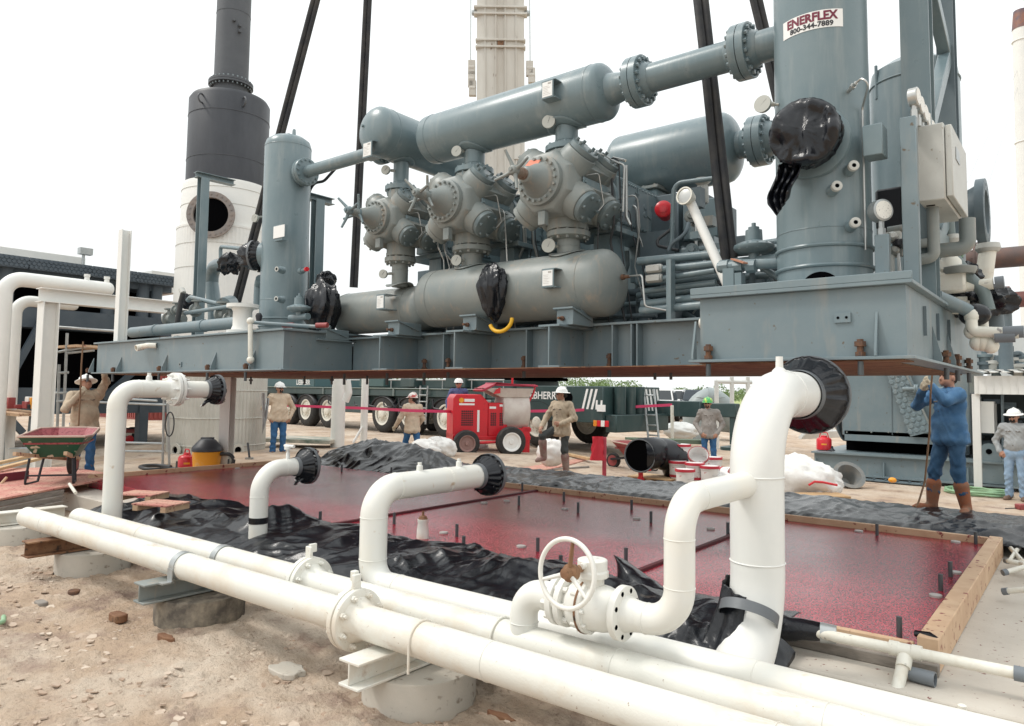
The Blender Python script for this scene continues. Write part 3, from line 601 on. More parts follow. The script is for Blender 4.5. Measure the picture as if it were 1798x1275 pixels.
# ================================================================== the hoisted compressor package
ORG = V((-.95, 5.5, 2.35))
pk = thing('compressor_package', 'huge gray gas compressor package hoisted above the red pad', 'compressor', ORG)
pk.rotation_euler = (0, -TILT, 0)
ZB, ZD = 2.35, 2.885
YF, YR = 5.5, 9.42
YB = 6.5
def part(mb, name, m=G, par=None, **k): return mb.build(name, m, par or pk, **k)
# --- frame
XR, XL = -.95, -13.45
X2, X3 = -2.42, -8.02
mb = MB(); mb.box(X2, XR, YF, YF+.016, ZB+.02, ZD-.03); mb.box(XR-.016, XR, YF+.017, YR, ZB+.02, ZD-.03); mb.box(X2, X2+.016, YF+.017, 6.6, ZB+.02, ZD-.03)
part(mb, 'box_web', GB)
mb = MB(); mb.box(X2-.06, XR+.05, YF-.055, 6.86, ZD-.028, ZD); mb.box(X2-.06, XR+.05, YF-.055, YF-.04, ZD, ZD+.055)
part(mb, 'deck_plate', GB, bevel=.004)
mb = MB(); mb.box(XR-.12, XR+.052, 6.865, YR+.05, ZD-.026, ZD-.002); part(mb, 'side_flange', GB, bevel=.003)
mb = MB(); mb.box(X2-.07, XR+.06, YF-.07, 6.4, ZB-.002, ZB+.02); mb.box(XR-.13, XR+.06, 6.4, YR+.07, ZB-.001, ZB+.02); part(mb, 'bottom_flange', GB, bevel=.003)
mb = MB(); mb.box(XL+.01, XR-.14, YF+.3, YR, ZB-.012, ZB-.003); mb.box(X2, XR-.01, YF-.02, YF+.3, ZB-.012, ZB-.003); part(mb, 'underside_plate', RUST)
mb = MB(); mb.box(XL, X3, YF, YF+.016, ZB+.02, ZD-.03); mb.box(X3-.016, X3, YF+.017, 6.6, ZB+.02, ZD-.03); mb.box(XL, XL+.016, YF+.017, YR, ZB+.02, ZD-.03)
part(mb, 'box_web', GB)
mb = MB(); mb.box(XL-.05, X3+.05, YF-.05, 7.4, ZD-.028, ZD); part(mb, 'deck_plate', GB, bevel=.004)
mb = MB(); mb.box(XL-.05, X3+.06, YF-.07, 6.4, ZB, ZB+.02); part(mb, 'bottom_flange', GB, bevel=.003)
YM = 6.62
mb = MB(); mb.box(X3, X2, YM, YM+.014, ZB+.02, 2.80); part(mb, 'main_beam', GB)
mb = MB(); mb.box(X3, X2, YM-.12, YM+.14, 2.80, 2.825); mb.box(X3, X2-.01, YM-.14, YM+.3, ZB-.001, ZB+.02); part(mb, 'beam_flange', GB, bevel=.003)
mb = MB(); mb.box(XL, XR, YR, YR+.02, ZB, ZD-.03); part(mb, 'rear_beam', GB)
mb = MB(); mb.box(X3, X2-.06, YM+.3, YR, 2.78, 2.796); part(mb, 'floor_plate', GK)
for px in (1085, 1118, 1128, 1240, 935, 600, 790):
    x = S(px, 600, y=YM).x
    if X3 < x < X2: mb = MB(); mb.box(x-.008, x+.008, YM-.115, YM-.002, ZB+.022, 2.798); part(mb, 'stiffener', GB)
STUB = []
for px in (548, 668, 799, 965):
    x = S(px, 640, y=6.0).x; STUB.append(x)
    mb = MB(); mb.ibeam((x, 5.98, (ZB+2.785)/2-.0), (x, YM-.005, (ZB+2.785)/2), 2.785-ZB, .26, .022, .016, Z); part(mb, 'stub_beam', GB, bevel=.002)
# gussets and anchor bolts along the front
def gusset(x, y, side, h=.33, w_=.17):
    mb = MB(); mb.prism([(x-.008, y-.003, ZB+.022), (x-.008, y-w_*.42, ZB+.022), (x-.008, y-w_*.42, ZB+.06), (x-.008, y-.003, ZB+h)], (.016, 0, 0)); part(mb, 'gusset', GB)
for px in (1222, 1541): gusset(S(px, 620, y=YF).x, YF, 0)
for px in (165, 213, 293, 379, 447): gusset(S(px, 640, y=YF).x, YF, 0, .27, .2)
for py_ in (6.55, 7.3):
    mb = MB(); mb.prism([(XR+.002, py_-.008, ZB+.022), (XR+.062, py_-.008, ZB+.022), (XR+.062, py_-.008, ZB+.06), (XR+.002, py_-.008, ZB+.30)], (0, .016, 0)); part(mb, 'gusset', GB)
for yy in (6.15, 6.75, 7.35):
    mb = MB(); mb.box(XR+.001, XR+.022, yy, yy+.012, ZB+.20, ZB+.42); mb.box(XR+.001, XR+.004, yy+.014, yy+.13, ZB+.21, ZB+.41); part(mb, 'slot_frame', GK)
def abolt(x, y, top=.14, low=.13):
    mb = MB(); mb.cyl((x, y, ZB+.022), (x, y, ZB+top), .022, n=10); mb.lathe((x, y, ZB+top-.05), Z, [(0, .038), (.035, .038)], 6); mb.lathe((x, y, ZB+.022), Z, [(0, .034), (.03, .034)], 6); o = part(mb, 'anchor_bolt', BRUST)
    m2 = MB(); m2.cyl((x, y, ZB-.11*low/.13), (x, y, ZB-.014), .020, n=10); m2.build('bolt_tail', MATS['rod_steel'], o)
for px in (1247, 1513): abolt(S(px, 625, y=YF).x, YF-.035)
for px in (158, 202, 283, 368, 435): abolt(S(px, 645, y=YF).x, YF-.03, .1, .16)
for px in (787, 920, 1070, 605, 680, 745): abolt(S(px, 645, y=YM-.08).x, YM-.08, .16, .2 if px < 760 else .1)
for yy in (6.95, 7.6, 8.4): abolt(XR+.035, yy, .13)
for px, py_ in ((441, 660), (535, 662), (583, 662), (645, 662), (1150, 662), (1178, 662)):
    x = S(px, 655, y=7.6).x; mb = MB(); mb.cyl((x, 7.6, ZB-.15 if px < 700 else ZB-.09), (x, 7.6, ZB-.013), .018, n=8)
    if px in (441, 583): mb.lathe((x, 7.6, ZB-.09), Z, [(0, .035), (.03, .035)], 6)
    part(mb, 'anchor_tail', MATS['rod_steel'])
q = S(1480, 558, y=YF); mb = MB(); mb.box(q.x-.055, q.x+.055, YF-.014, YF-.002, q.z-.035, q.z+.035); mb.cur = 1
for k in (-1, 1): mb.cyl((q.x+k*.028, YF-.0165, q.z), (q.x+k*.028, YF-.012, q.z), .010, n=10)
mb.build('lug_plate', [GB, BLACK], pk)
q = S(952/3+0, 400+720/3, y=YF); mb = MB(); mb.box(q.x-.035, q.x+.035, YF-.014, YF-.002, q.z-.035, q.z+.035); mb.cur = 1; mb.cyl((q.x, YF-.0165, q.z), (q.x, YF-.012, q.z), .012, n=10); mb.build('lug_plate', [GB, BLACK], pk)
q = S(1228, 567, y=5.8); mb = MB(); mb.tube([(X2+.1, 5.85, q.z+.01), (X2-.08, 5.85, q.z), ], .04, 14); mb.lathe((X2-.05, 5.85, q.z), (-1, 0, 0), [(0, .052), (.06, .055), (.10, .045)], 14); part(mb, 'drain_elbow', PVC)
q = S(255, 610, y=YF-.05); mb = MB(); mb.tube(fil([(q.x+.28, YF-.01, q.z+.02), (q.x+.20, YF-.10, q.z+.02), (q.x-.12, YF-.11, q.z)], .04), .042, 14); mb.lathe((q.x, YF-.11, q.z), (0, -1, -.25), [(-.03, .05), (.08, .05), (.08, .036), (.03, .034)], 16); part(mb, 'drain_tee', PVC)

# --- bottles
def band(mb, x, y, z, r): mb.torus((x, y, z), (1, 0, 0), r*1.001, r*.016, 40, 6)
t0, b0 = S(1000, 445, y=YB), S(1000, 561, y=YB); rL = (t0.z-b0.z)/2*.985; zL = (t0.z+b0.z)/2
xa, xb = S(747, 515, y=YB).x+.03, S(1104, 490, y=YB).x-.09
mb = MB(); mb.vessel((xa, YB, zL), (xb, YB, zL), rL, .5, 44)
for x in (xa+.30, xb-.34): band(mb, x, YB, zL, rL)
lowb = part(mb, 'discharge_bottle', GD)
t1, b1 = S(680, 496, y=YB), S(680, 579, y=YB); rL1 = (t1.z-b1.z)/2*.98; zL1 = (t1.z+b1.z)/2
xc, xd_ = S(575, 545, y=YB).x, S(768, 545, y=YB+.22).x
zL1 -= .03; rL1 *= .95; mb = MB(); mb.vessel((xc, YB+.22, zL1), (xd_, YB+.22, zL1), rL1, .75, 40); band(mb, xd_-.40, YB+.22, zL1, rL1); band(mb, xc+.25, YB+.22, zL1, rL1); lowb1 = part(mb, 'discharge_bottle', GD)
t2, b2 = S(930, 152, y=YB), S(930, 245, y=YB); rU = (t2.z-b2.z)/2*.97; zU = (t2.z+b2.z)/2
xe, xf = S(749, 225, y=YB).x+.03, S(1100, 150, y=YB).x-.14
mb = MB(); mb.vessel((xe, YB, zU), (xf, YB, zU), rU, .42, 44); band(mb, xf-.2, YB, zU, rU); band(mb, xe+.22, YB, zU, rU); upb = part(mb, 'suction_bottle', G)
def nameplate(px, py, y, par, tilt=0, w_=.15, h=.19, dep=.14):
    q = S(px, py, y=y); mb = MB(); 
    mb.box(q.x-w_/2, q.x+w_/2, q.y, q.y+.008, q.z-h/2, q.z+h/2)
    for k in (-1, 1): mb.box(q.x-w_/2, q.x+w_/2+.02, q.y+.009, q.y+dep, q.z+k*h/2-.004, q.z+k*h/2+.004)
    o = mb.build('plate_bracket', G, par); m2 = MB(); m2.box(q.x-w_*.42, q.x+w_*.42, q.y-.003, q.y-.0005, q.z-h*.42, q.z+h*.42)
    m2.cur = 1; m2.box(q.x+w_*.05, q.x+w_*.32, q.y-.0045, q.y-.0032, q.z+h*.26, q.z+h*.36)
    for k in range(6): m2.box(q.x-w_*.34, q.x+w_*random.uniform(.0, .3), q.y-.0042, q.y-.0034, q.z+h*(.15-k*.09), q.z+h*(.165-k*.09))
    p = m2.build('plate_card', [STRIPE, MATS.get('print_gray') or mat('print_gray', (.45, .43, .40), .6)], pk); return o
nameplate(962, 488, YB-rL-.10, pk); nameplate(668, 530, YB-rL1+.02, pk, dep=.2); nameplate(963, 156, YB-rU-.11, pk)
# upper short vessel with its axis across the skid
t3 = S(707, 245, y=YB); X1 = t3.x
rS = .31; zS = S(706, 246, y=YB).z
mb = MB(); mb.vessel((X1, 5.93, zS), (X1, 7.55, zS), rS, .5, 40); mb.torus((X1, 6.2, zS), (0, 1, 0), rS, .006, 40, 6); part(mb, 'suction_bottle', G)
mb = MB(); mb.lathe((X1-.11, 5.98, zS+.05), (-.2, -1, 0), [(-.03, .03), (.02, .03), (.02, .018), (.06, .018)], 12); part(mb, 'plug', G)
nameplate(646, 262, 5.90, pk, w_=.17, h=.2)
XC = [S(707, 455, y=YB).x, S(829, 430, y=YB).x, S(1000, 410, y=YB).x]
XU = [X1, S(835, 262, y=YB).x, S(997, 222, y=YB).x]
XC = [(a+b)/2 for a, b in zip(XC, XU)]
zT = [S(708, 330, y=YB-.2).z, S(836, 293, y=YB-.2).z, S(997, 250, y=YB-.2).z]        # underside of the upper nozzle flange
zBt = [S(703, 447, y=YB-.2).z, S(829, 427, y=YB-.2).z, S(1000, 398, y=YB-.2).z]     # top of the lower nozzle flange
zT = [sum(zT)/3]*3 if max(zT)-min(zT) < .12 else zT; zBt = [sum(zBt)/3]*3 if max(zBt)-min(zBt) < .12 else zBt
def gauge(c, root, r=.065, d=(.30, -.95, 0), par=None):
    c = V(c); d = V(d).normalized(); mb = MB(); mb.lathe(c-d*.035, d, [(0, r*.8), (.004, r*.98), (.03, r), (.036, r*1.06), (.042, r*1.04), (.042, r*.92)], 28); mb.tube([V(root), c-d*.03], .012, 8); mb.tube([V(root).lerp(c, .25), V(root).lerp(c, .5)], .02, 6)
    o = part(mb, 'gauge', mat('gauge_rim', (.42, .42, .38), .4, .3) if 'gauge_rim' not in MATS else MATS['gauge_rim'])
    m2 = MB(); m2.lathe(c, d, [(.003, r*.93), (.0045, r*.93)], 28); m2.cur = 1
    dd, u, n = frame(d); a = random.uniform(.6, 1.4); m2.bar(c+d*.006-(u*math.cos(a)+n*math.sin(a))*r*.25, c+d*.006+(u*math.cos(a)+n*math.sin(a))*r*.7, .006, .002, d)
    for k in range(14): a = k/14*5+2.6; m2.bar(c+d*.0055+(u*math.cos(a)+n*math.sin(a))*r*.72, c+d*.0055+(u*math.cos(a)+n*math.sin(a))*r*.84, .005, .001, d)
    m2.build('dial', [DIAL, INK], o); return o
for i in range(3):
    x = XU[i]; rb = .125 if i else .10; zt = zT[i]; zv = (zU-rU*.97) if i else (zS-rS*.97)
    mb = MB(); mb.cyl((x, YB, zt+.06), (x, YB, zv+.07), rb, n=28); mb.torus((x, YB, zt+.12), Z, rb, .004, 28, 6); part(mb, 'suction_nozzle', G)
    # saddle reinforcement pad
    mb = MB(); R0, zc = (rU, zU) if i else (rS, zS)
    def pad_(u, v_, x=x, R0=R0, zc=zc, rb=rb, i=i):
        a = 2*math.pi*u; rr = rb*(1.0+.75*v_); dx = rr*math.cos(a); dy = rr*math.sin(a)
        off = dy if i else dx
        return (x+dx, YB+dy, zc-math.sqrt(max(0, (R0+.012)**2-off*off)))
    mb.grid(pad_, 36, 5, cu=True); part(mb, 'saddle_pad', G, thick=.012)
    mb = MB(); mb.lathe((x, YB, zt), Z, [(0, .23 if i else .2), (.003, .235 if i else .205), (.058, .235 if i else .205), (.062, .22 if i else .19), (.09, rb)], 36)
    mb.bolts((x, YB, zt), Z, .2 if i else .17, 12, .017, -.05, .085); part(mb, 'nozzle_flange', G)
    x = XC[i]*.5+S((703, 829, 1001)[i], 430, y=YB).x*.5; zb = zBt[i]; zc, R0 = (zL, rL) if i else (zL1, rL1); rb = .125 if i else .105
    mb = MB(); mb.lathe((x, YB, zb), Z, [(-.09, rb*1.02), (-.065, .22 if i else .185), (-.058, .235 if i else .2), (-.003, .235 if i else .2), (0, .23 if i else .19)], 36); mb.bolts((x, YB, zb), Z, .2 if i else .17, 12, .017, -.09, .055); part(mb, 'nozzle_flange', GD)
    mb = MB(); mb.cyl((x, YB, zc+R0*.9), (x, YB, zb-.07), rb, n=28); mb.torus((x, YB, zb-.16), Z, rb, .004, 28, 6); part(mb, 'discharge_nozzle', GD)
    mb = MB()
    def pad2(u, v_, x=x, R0=R0, zc=zc, rb=rb):
        a = 2*math.pi*u; rr = rb*(1.0+.7*v_); dx = rr*math.cos(a); dy = rr*math.sin(a); return (x+dx, YB+dy, zc+math.sqrt(max(0, (R0+.010)**2-dy*dy)))
    mb.grid(pad2, 36, 5, cu=True); part(mb, 'saddle_pad', GD, thick=.010)
# saddles on the stubs
for x, w_, zt in ((STUB[1]+.09, .2, zL1-rL1*.83), (STUB[2]+.10, .2, zL-rL*.84), (STUB[3]+.10, .2, zL-rL*.84), (STUB[0]+.05, .16, zL1-rL1*.9)):
    mb = MB(); mb.box(x-w_/2, x+w_/2, 6.12, 6.50, 2.786, zt); part(mb, 'saddle', GB, bevel=.004)
    mb = MB(); mb.prism([(x-w_/2-.02, 6.08, zt+.002), (x+w_/2+.02, 6.08, zt+.002), (x+w_/2+.02, 6.45, zt-.10), (x-w_/2-.02, 6.45, zt-.10)], (0, 0, .016)); part(mb, 'saddle_cap', GB)
    mb = MB(); mb.tube([(x-.02, 6.03, 2.786+(zt-2.786)*.4), (x-.02, 6.115, 2.786+(zt-2.786)*.4)], .014, 8); mb.lathe((x-.02, 6.09, 2.786+(zt-2.786)*.4), (0, 1, 0), [(0, .026), (.025, .026)], 6); part(mb, 'jack_screw', BRUST)

# --- compressor cylinders
def cylinder(i):
    x = XC[i]; k = (.86, 1., 1.04)[i]; zc = (zT[i]+zBt[i])/2+.01; y0 = YB
    def Q(a, r, y): return V((x+math.sin(a)*r, y0+y, zc+math.cos(a)*r))   # a from straight up towards +X
    hT, hB = zT[i]-zc, zc-zBt[i]
    mb = MB(); N = 8
    def cs(y, r):
        return [V((x+math.cos(2*math.pi*(j+.5)/N)*r*1.05, y0+y, zc+math.sin(2*math.pi*(j+.5)/N)*r*1.05)) for j in range(N)]
    mb.loft([cs(-.46*k, .27*k), cs(-.44*k, .30*k), cs(-.38*k, .325*k), cs(.34*k, .325*k), cs(.42*k, .30*k), cs(.46*k, .24*k)])
    mb.cyl((x, y0, zc+.1), (x, y0, zc+hT-.012), .215*k, n=32); mb.cyl((x, y0, zc-hB+.012), (x, y0, zc-.1), .215*k, n=32)
    for a in (R_(47), R_(-47), R_(125), R_(-125)):
        d = V((math.sin(a), 0, math.cos(a))); tdir = V((math.cos(a), 0, -math.sin(a)))
        for yy in (-.215*k, .215*k):
            mb.lathe(V((x, y0+yy, zc))+d*.1, d, [(0, .19*k), (.26*k, .185*k), (.30*k, .175*k), (.335*k, .168*k)], 28)
        mb.obox(V((x, y0, zc))+d*(.1+.13*k), d*.155*k, (0, .22*k, 0), tdir*.178*k)
        mb.cyl(V((x, y0-.12*k, zc))+d*.12, V((x, y0-.12*k, zc))+d*(.12+.25*k), .15*k, .13*k, 20); 
    o = part(mb, 'compressor_cylinder', GD, bevel=.008, bseg=2)
    for a in (R_(47), R_(-47), R_(125), R_(-125)):
        d = V((math.sin(a), 0, math.cos(a)))
        for yy in (-.215*k, .215*k):
            m2 = MB(); c = V((x, y0+yy, zc))+d*(.1+.335*k); m2.lathe(c, d, [(.003, .150*k), (.006, .158*k), (.055*k, .158*k), (.062*k, .148*k)], 30)
            m2.bolts(c, d, .118*k, 6, .017*k, .06*k, .095*k); m2.build('valve_cap', GD if a < 0 else (MATS.get('cap_gray') or mat('cap_gray', (.13, .17, .18), .4, col2=(.18, .21, .21), scale=6)), o)
    # side plate with its lugs
    m2 = MB(); xs = x+.345*k
    m2.box(xs-.012, xs+.004, y0-.24*k, y0+.28*k, zc-.045*k, zc+.045*k)
    for yy in (-.21*k, .25*k): m2.lathe((xs, y0+yy, zc), (1, 0, 0), [(0, .018), (.02, .018)], 8)
    m2.build('side_plate', G, o, bevel=.006)
    m2 = MB(); m2.box(x-.045, x+.045, y0-.47*k, y0-.40*k, zc-.44*k, zc-.30*k); m2.build('foot_lug', GD, o, bevel=.006)
    # indicator tubing on the right-hand side
    m2 = MB(); m2.tube([Q(R_(80), .36*k, -.2*k), Q(R_(75), .42*k, -.05*k), Q(R_(115), .46*k, .03*k), Q(R_(128), .46*k, -.02)], .006, 6, R=.03); m2.tube([Q(R_(60), .42*k, .36*k), Q(R_(58), .52*k, .3*k), Q(R_(52), .52*k, .05*k), Q(R_(40), .48*k, -.05*k)], .006, 6, R=.03)
    m2.build('tubing', CHROME, o)
    # front cover, clearance pocket and its handwheel
    yf = y0-.46*k; m2 = MB(); m2.lathe((x, yf, zc), (0, -1, 0), [(0, .245*k), (.004, .25*k), (.06, .25*k), (.066, .24*k), (.072, .185*k), (.10, .165*k), (.16, .13*k), (.24, .095*k), (.30, .075*k), (.31, .06*k)], 40)
    m2.bolts((x, yf, zc), (0, -1, 0), .212*k, 18, .0155*k, .06, .10); fc = m2.build('head_cover', GD, o)
    if i == 2: m3 = MB(); m3.obox((x-.03, yf-.115, zc+.165*k), (.07, 0, -.012), (0, .035, .035), (0, .004, .006)); m3.build('orange_tag', mat('tag_orange', (.65, .20, .12), .6), o)
    m2 = MB(); m2.cyl((x, yf-.30, zc), (x, yf-.44, zc), .055*k, .05*k, 20); m2.torus((x, yf-.345, zc), (0, 1, 0), .055*k, .006, 24, 6); m2.torus((x, yf-.40, zc), (0, 1, 0), .052*k, .006, 24, 6); m2.build('spindle', GD if i != 2 else (MATS.get('rusty_gray') or mat('rusty_gray', (.24, .20, .16), .6, col2=(.16, .09, .06), scale=8)), o)
    for n_, (off, ph, na) in enumerate((((0, .35, 4),) if i == 2 else ((0, .2, 3), (-.14, 1.3, 3)))):
        yh = yf-.47+off*-1+0; m2 = MB(); m2.lathe((x, yh+.03, zc), (0, -1, 0), [(0, .05), (.03, .055), (.07, .04), (.075, .03)], 16); m2.lathe((x, yh-.045, zc), (0, -1, 0), [(0, .022), (.02, .022)], 6)
        for j in range(na):
            a = 2*math.pi*j/na+ph; dv = V((math.cos(a), 0, math.sin(a))); m2.tube([V((x, yh, zc))+dv*.03, V((x, yh-.01, zc))+dv*.10, V((x, yh-.05, zc))+dv*.22], [.024, .018, .014], 10)
        m2.build('handwheel', GD if i else G, o)
    # distance piece and crosshead guide going back to the frame
    m2 = MB(); m2.lathe((x, y0+.44*k, zc), (0, 1, 0), [(0, .24*k), (.03, .30*k), (.09, .30*k), (.10, .26*k), (.16, .25*k)], 36); m2.bolts((x, y0+.53*k, zc), (0, -1, 0), .275*k, 16, .014, -.01, .025); part(m2, 'distance_piece', G)
    ys = y0+.60*k; m2 = MB(); m2.box(x-.25, x+.25, ys, 8.25, zc-.30, zc+.29); part(m2, 'crosshead_guide', G, bevel=.012, bseg=2)
    for j, (ya, yb) in enumerate(((ys+.07, ys+.42), (ys+.46, ys+1.0))):
        m2 = MB(); m2.box(x+.2505, x+.268, ya, yb, zc-.25, zc+.25)
        for kk in range(7):
            for zz in (zc-.235, zc+.235): m2.lathe((x+.266, ya+(yb-ya)*(kk+.5)/7, zz), (1, 0, 0), [(0, .012), (.014, .012)], 6)
        for kk in range(5):
            for yy in (ya+.015, yb-.015): m2.lathe((x+.266, yy, zc-.17+kk*.085), (1, 0, 0), [(0, .012), (.014, .012)], 6)
        if j == 1:   # raised bone-shaped maker's emblem
            yc = (ya+yb)/2; m2.obox((x+.272, yc, zc-.02), (.006, 0, 0), (0, .08, -.02), (0, .012, .045))
            for sy in (-1, 1):
                for sz in (-1, 1): m2.lathe((x+.266, yc+sy*.10, zc-.02-sy*.025+sz*.048), (1, 0, 0), [(0, .04), (.012, .036)], 14)
        m2.build('guide_door', G, kids(pk)[-1] if False else pk)
    # column below
    m2 = MB(); xw = x+.13
    m2.prism([(xw-.16, 7.0, 2.80), (xw+.16, 7.0, 2.80), (xw+.11, 7.0, zc-.40), (xw-.11, 7.0, zc-.40)], (0, .30, 0)); part(m2, 'guide_support', G, bevel=.006)
    m2 = MB(); m2.box(x-.32, x+.36, 6.92, 7.40, zc-.398, zc-.34); part(m2, 'support_cap', G, bevel=.005)
    return zc
ZC = [cylinder(i) for i in range(3)]
_r3 = random.Random(9)
for i in range(3):       # small tubing and cable runs round each cylinder
    x = XC[i]; z_ = ZC[i]
    for k in range(6):
        xo = _r3.uniform(.30, .55); yy = _r3.uniform(6.55, 7.5); zt_ = z_+_r3.uniform(-.1, .5); mb = MB()
        mb.tube([(x+.2, yy, zt_), (x+xo, yy-.02, zt_+.03), (x+xo+.02, yy, z_-.35), (x+xo+_r3.uniform(-.2, .25), yy+.05, z_-_r3.uniform(.5, .9)), (x+xo+.1, yy+.1, 2.83)], _r3.choice([.008, .008, .014]), 7, R=.08); part(mb, 'tubing', _r3.choice([CHROME, CHROME, HOSE, GK]))
    for k in range(3):
        mb = MB(); yy = 7.0+k*.2; zz_ = 2.95+k*.16; mb.tube([(x-.5, yy, zz_), (x+.8, yy, zz_-.02)], _r3.uniform(.025, .045), 10); part(mb, 'conduit', _r3.choice([G, GK]))
    mb = MB(); mb.box(x+.42, x+.62, 7.45, 7.6, 3.3, 3.62); part(mb, 'terminal_box', _r3.choice([GK, PANEL]), bevel=.006)
    mb = MB(); mb.lathe((x+.55, 7.2, 2.83), Z, [(0, .07), (.25, .07), (.27, .09), (.3, .09), (.32, .04), (.4, .03)], 14); part(mb, 'drain_pot', GK)
zc = ZC[2]
# crankcase and engine block behind
mb = MB(); mb.box(-8.2, -4.2, 8.26, 9.2, 3.05, zc+.42); part(mb, 'crankcase', G, bevel=.03, bseg=2)
mb = MB(); mb.box(-8.25, -4.17, 8.22, 9.24, zc+.421, zc+.46)
for k in range(26): mb.lathe((-8.1+k*.155, 8.245, zc+.46), Z, [(0, .014), (.016, .014)], 6)
part(mb, 'crankcase_cover', GD, bevel=.004)
xr = S(1160, 340, y=8.3).x
mb = MB(); mb.box(-4.19, -3.55, 8.05, 9.25, 2.8, zc+.25); mb.box(-4.19, -3.75, 7.92, 8.049, 3.0, zc+.1)
for k in range(9): mb.box(-4.19, -3.60, 8.03, 8.052, 3.0+k*.13, 3.03+k*.13)
part(mb, 'drive_end_housing', GK, bevel=.01)
mb = MB(); mb.box(-8.1, -3.7, 7.6, 8.25, 2.797, 3.3); mb.box(-8.3, -7.6, 8.1, 9.1, 2.797, 4.0); part(mb, 'frame_base', GK, bevel=.01)
for k in range(14):
    x = -8.0+k*.33; mb = MB(); mb.lathe((x, 7.59, 3.12), (0, -1, 0), [(0, .05), (.02, .05), (.03, .03)], 10); part(mb, 'inspection_plug', GK)
# red breather cap, filter and tubing in front of the housing
q = S(1166, 367, y=7.55); mb = MB(); ax = V((.35, -.93, .05)); mb.lathe(q-ax*.02, ax, [(-.22, .075), (-.05, .08), (-.045, .098), (.03, .098), (.04, .085), (.05, .05), (.06, .05), (.065, .03)], 24); part(mb, 'red_cap', RED)
def tb(pts, r, y=None, m=G, name='pipe', R=.06, n=10):
    mb = MB(); mb.tube([S(a[0], a[1], y=(a[2] if len(a) > 2 else y)) for a in pts], r, n, R=R); return part(mb, name, m)
q = S(1235, 335, y=7.4); mb = MB(); mb.lathe(q+V((0, 0, -.14)), Z, [(0, .055), (.02, .065), (.18, .065), (.2, .05), (.24, .09), (.27, .09)], 20); part(mb, 'oil_filter', PANEL)
mb = MB(); mb.box(*sorted((S(1200, 0, y=7.9).x, S(1260, 0, y=7.9).x)), 7.9, 8.2, 3.9, 4.35); part(mb, 'junction_box', G, bevel=.01)
tb([(1095, 372), (1098, 290), (1060, 275)], .012, 6.75, CHROME, 'tubing', .05)
tb([(1101, 290), (1101, 380), (1108, 395)], .016, 6.9, CHROME, 'tubing', .05)
tb([(1100, 282), (1078, 277)], .016, 6.9, CHROME, 'tubing', .05)
tb([(1262, 312, 7.3), (1185, 322, 7.3), (1180, 430, 7.3)], .026, m=G, name='conduit', R=.1)
tb([(1180, 402, 7.3), (1150, 425, 7.2), (1158, 432, 7.2), (1192, 440, 7.1)], .018, m=HOSE, name='hose', R=.08)
tb([(1175, 440, 7.0), (1180, 428, 7.0), (1206, 410, 7.0), (1210, 392, 7.1)], .022, m=GK, name='hose', R=.1)
tb([(1105, 485, YB), (1128, 483, 6.4), (1133, 538, 6.4), (1170, 545, 6.5)], .009, m=CHROME, name='tubing', R=.04, n=8)
mb = MB(); q = S(1100, 486, y=YB); mb.lathe(q+V((-.05, 0, 0)), (1, 0, 0), [(0, .03), (.03, .03), (.03, .018), (.09, .018)], 8); part(mb, 'fitting', BRUST)
for a, b, y_, r in (((1122, 459), (1370, 436), 6.85, .045), ((1135, 476), (1262, 462), 6.7, .035), ((1138, 493), (1256, 475), 6.7, .03), ((1130, 512), (1258, 496), 6.8, .032), ((1128, 535), (1240, 522), 6.75, .045), ((1125, 546), (1240, 535), 6.65, .04), ((1262, 440), (1370, 425), 7.6, .045), ((1290, 465), (1370, 452), 7.2, .04), ((1340, 470), (1372, 490), 6.9, .03), ((1120, 520), (1262, 505), 7.3, .04), ((1120, 498), (1262, 486), 7.4, .04)):
    tb([a, b], r, y_, G, 'conduit')
for px, py in ((1150, 472), (1150, 489)):
    q = S(px, py, y=6.68); mb = MB(); mb.lathe(q+V((-.09, 0, 0)), (1, 0, .0), [(0, .03), (.02, .045), (.16, .045), (.18, .03)], 14); mb.obox(q+V((0, -.045, .0)), (.075, 0, 0), (0, .008, 0), (0, 0, .032)); part(mb, 'conduit_fitting', PANEL, bevel=.004)
q = S(1180, 490, y=6.62); mb = MB(); mb.bar((q.x, 6.6, 2.83), (q.x, 6.6, 3.42), .10, .05, (1, 0, 0))
for k in range(9): mb.lathe((q.x, 6.575, 2.88+k*.06), (0, -1, 0), [(0, .014), (.018, .014)], 6)
part(mb, 'strut_post', G)
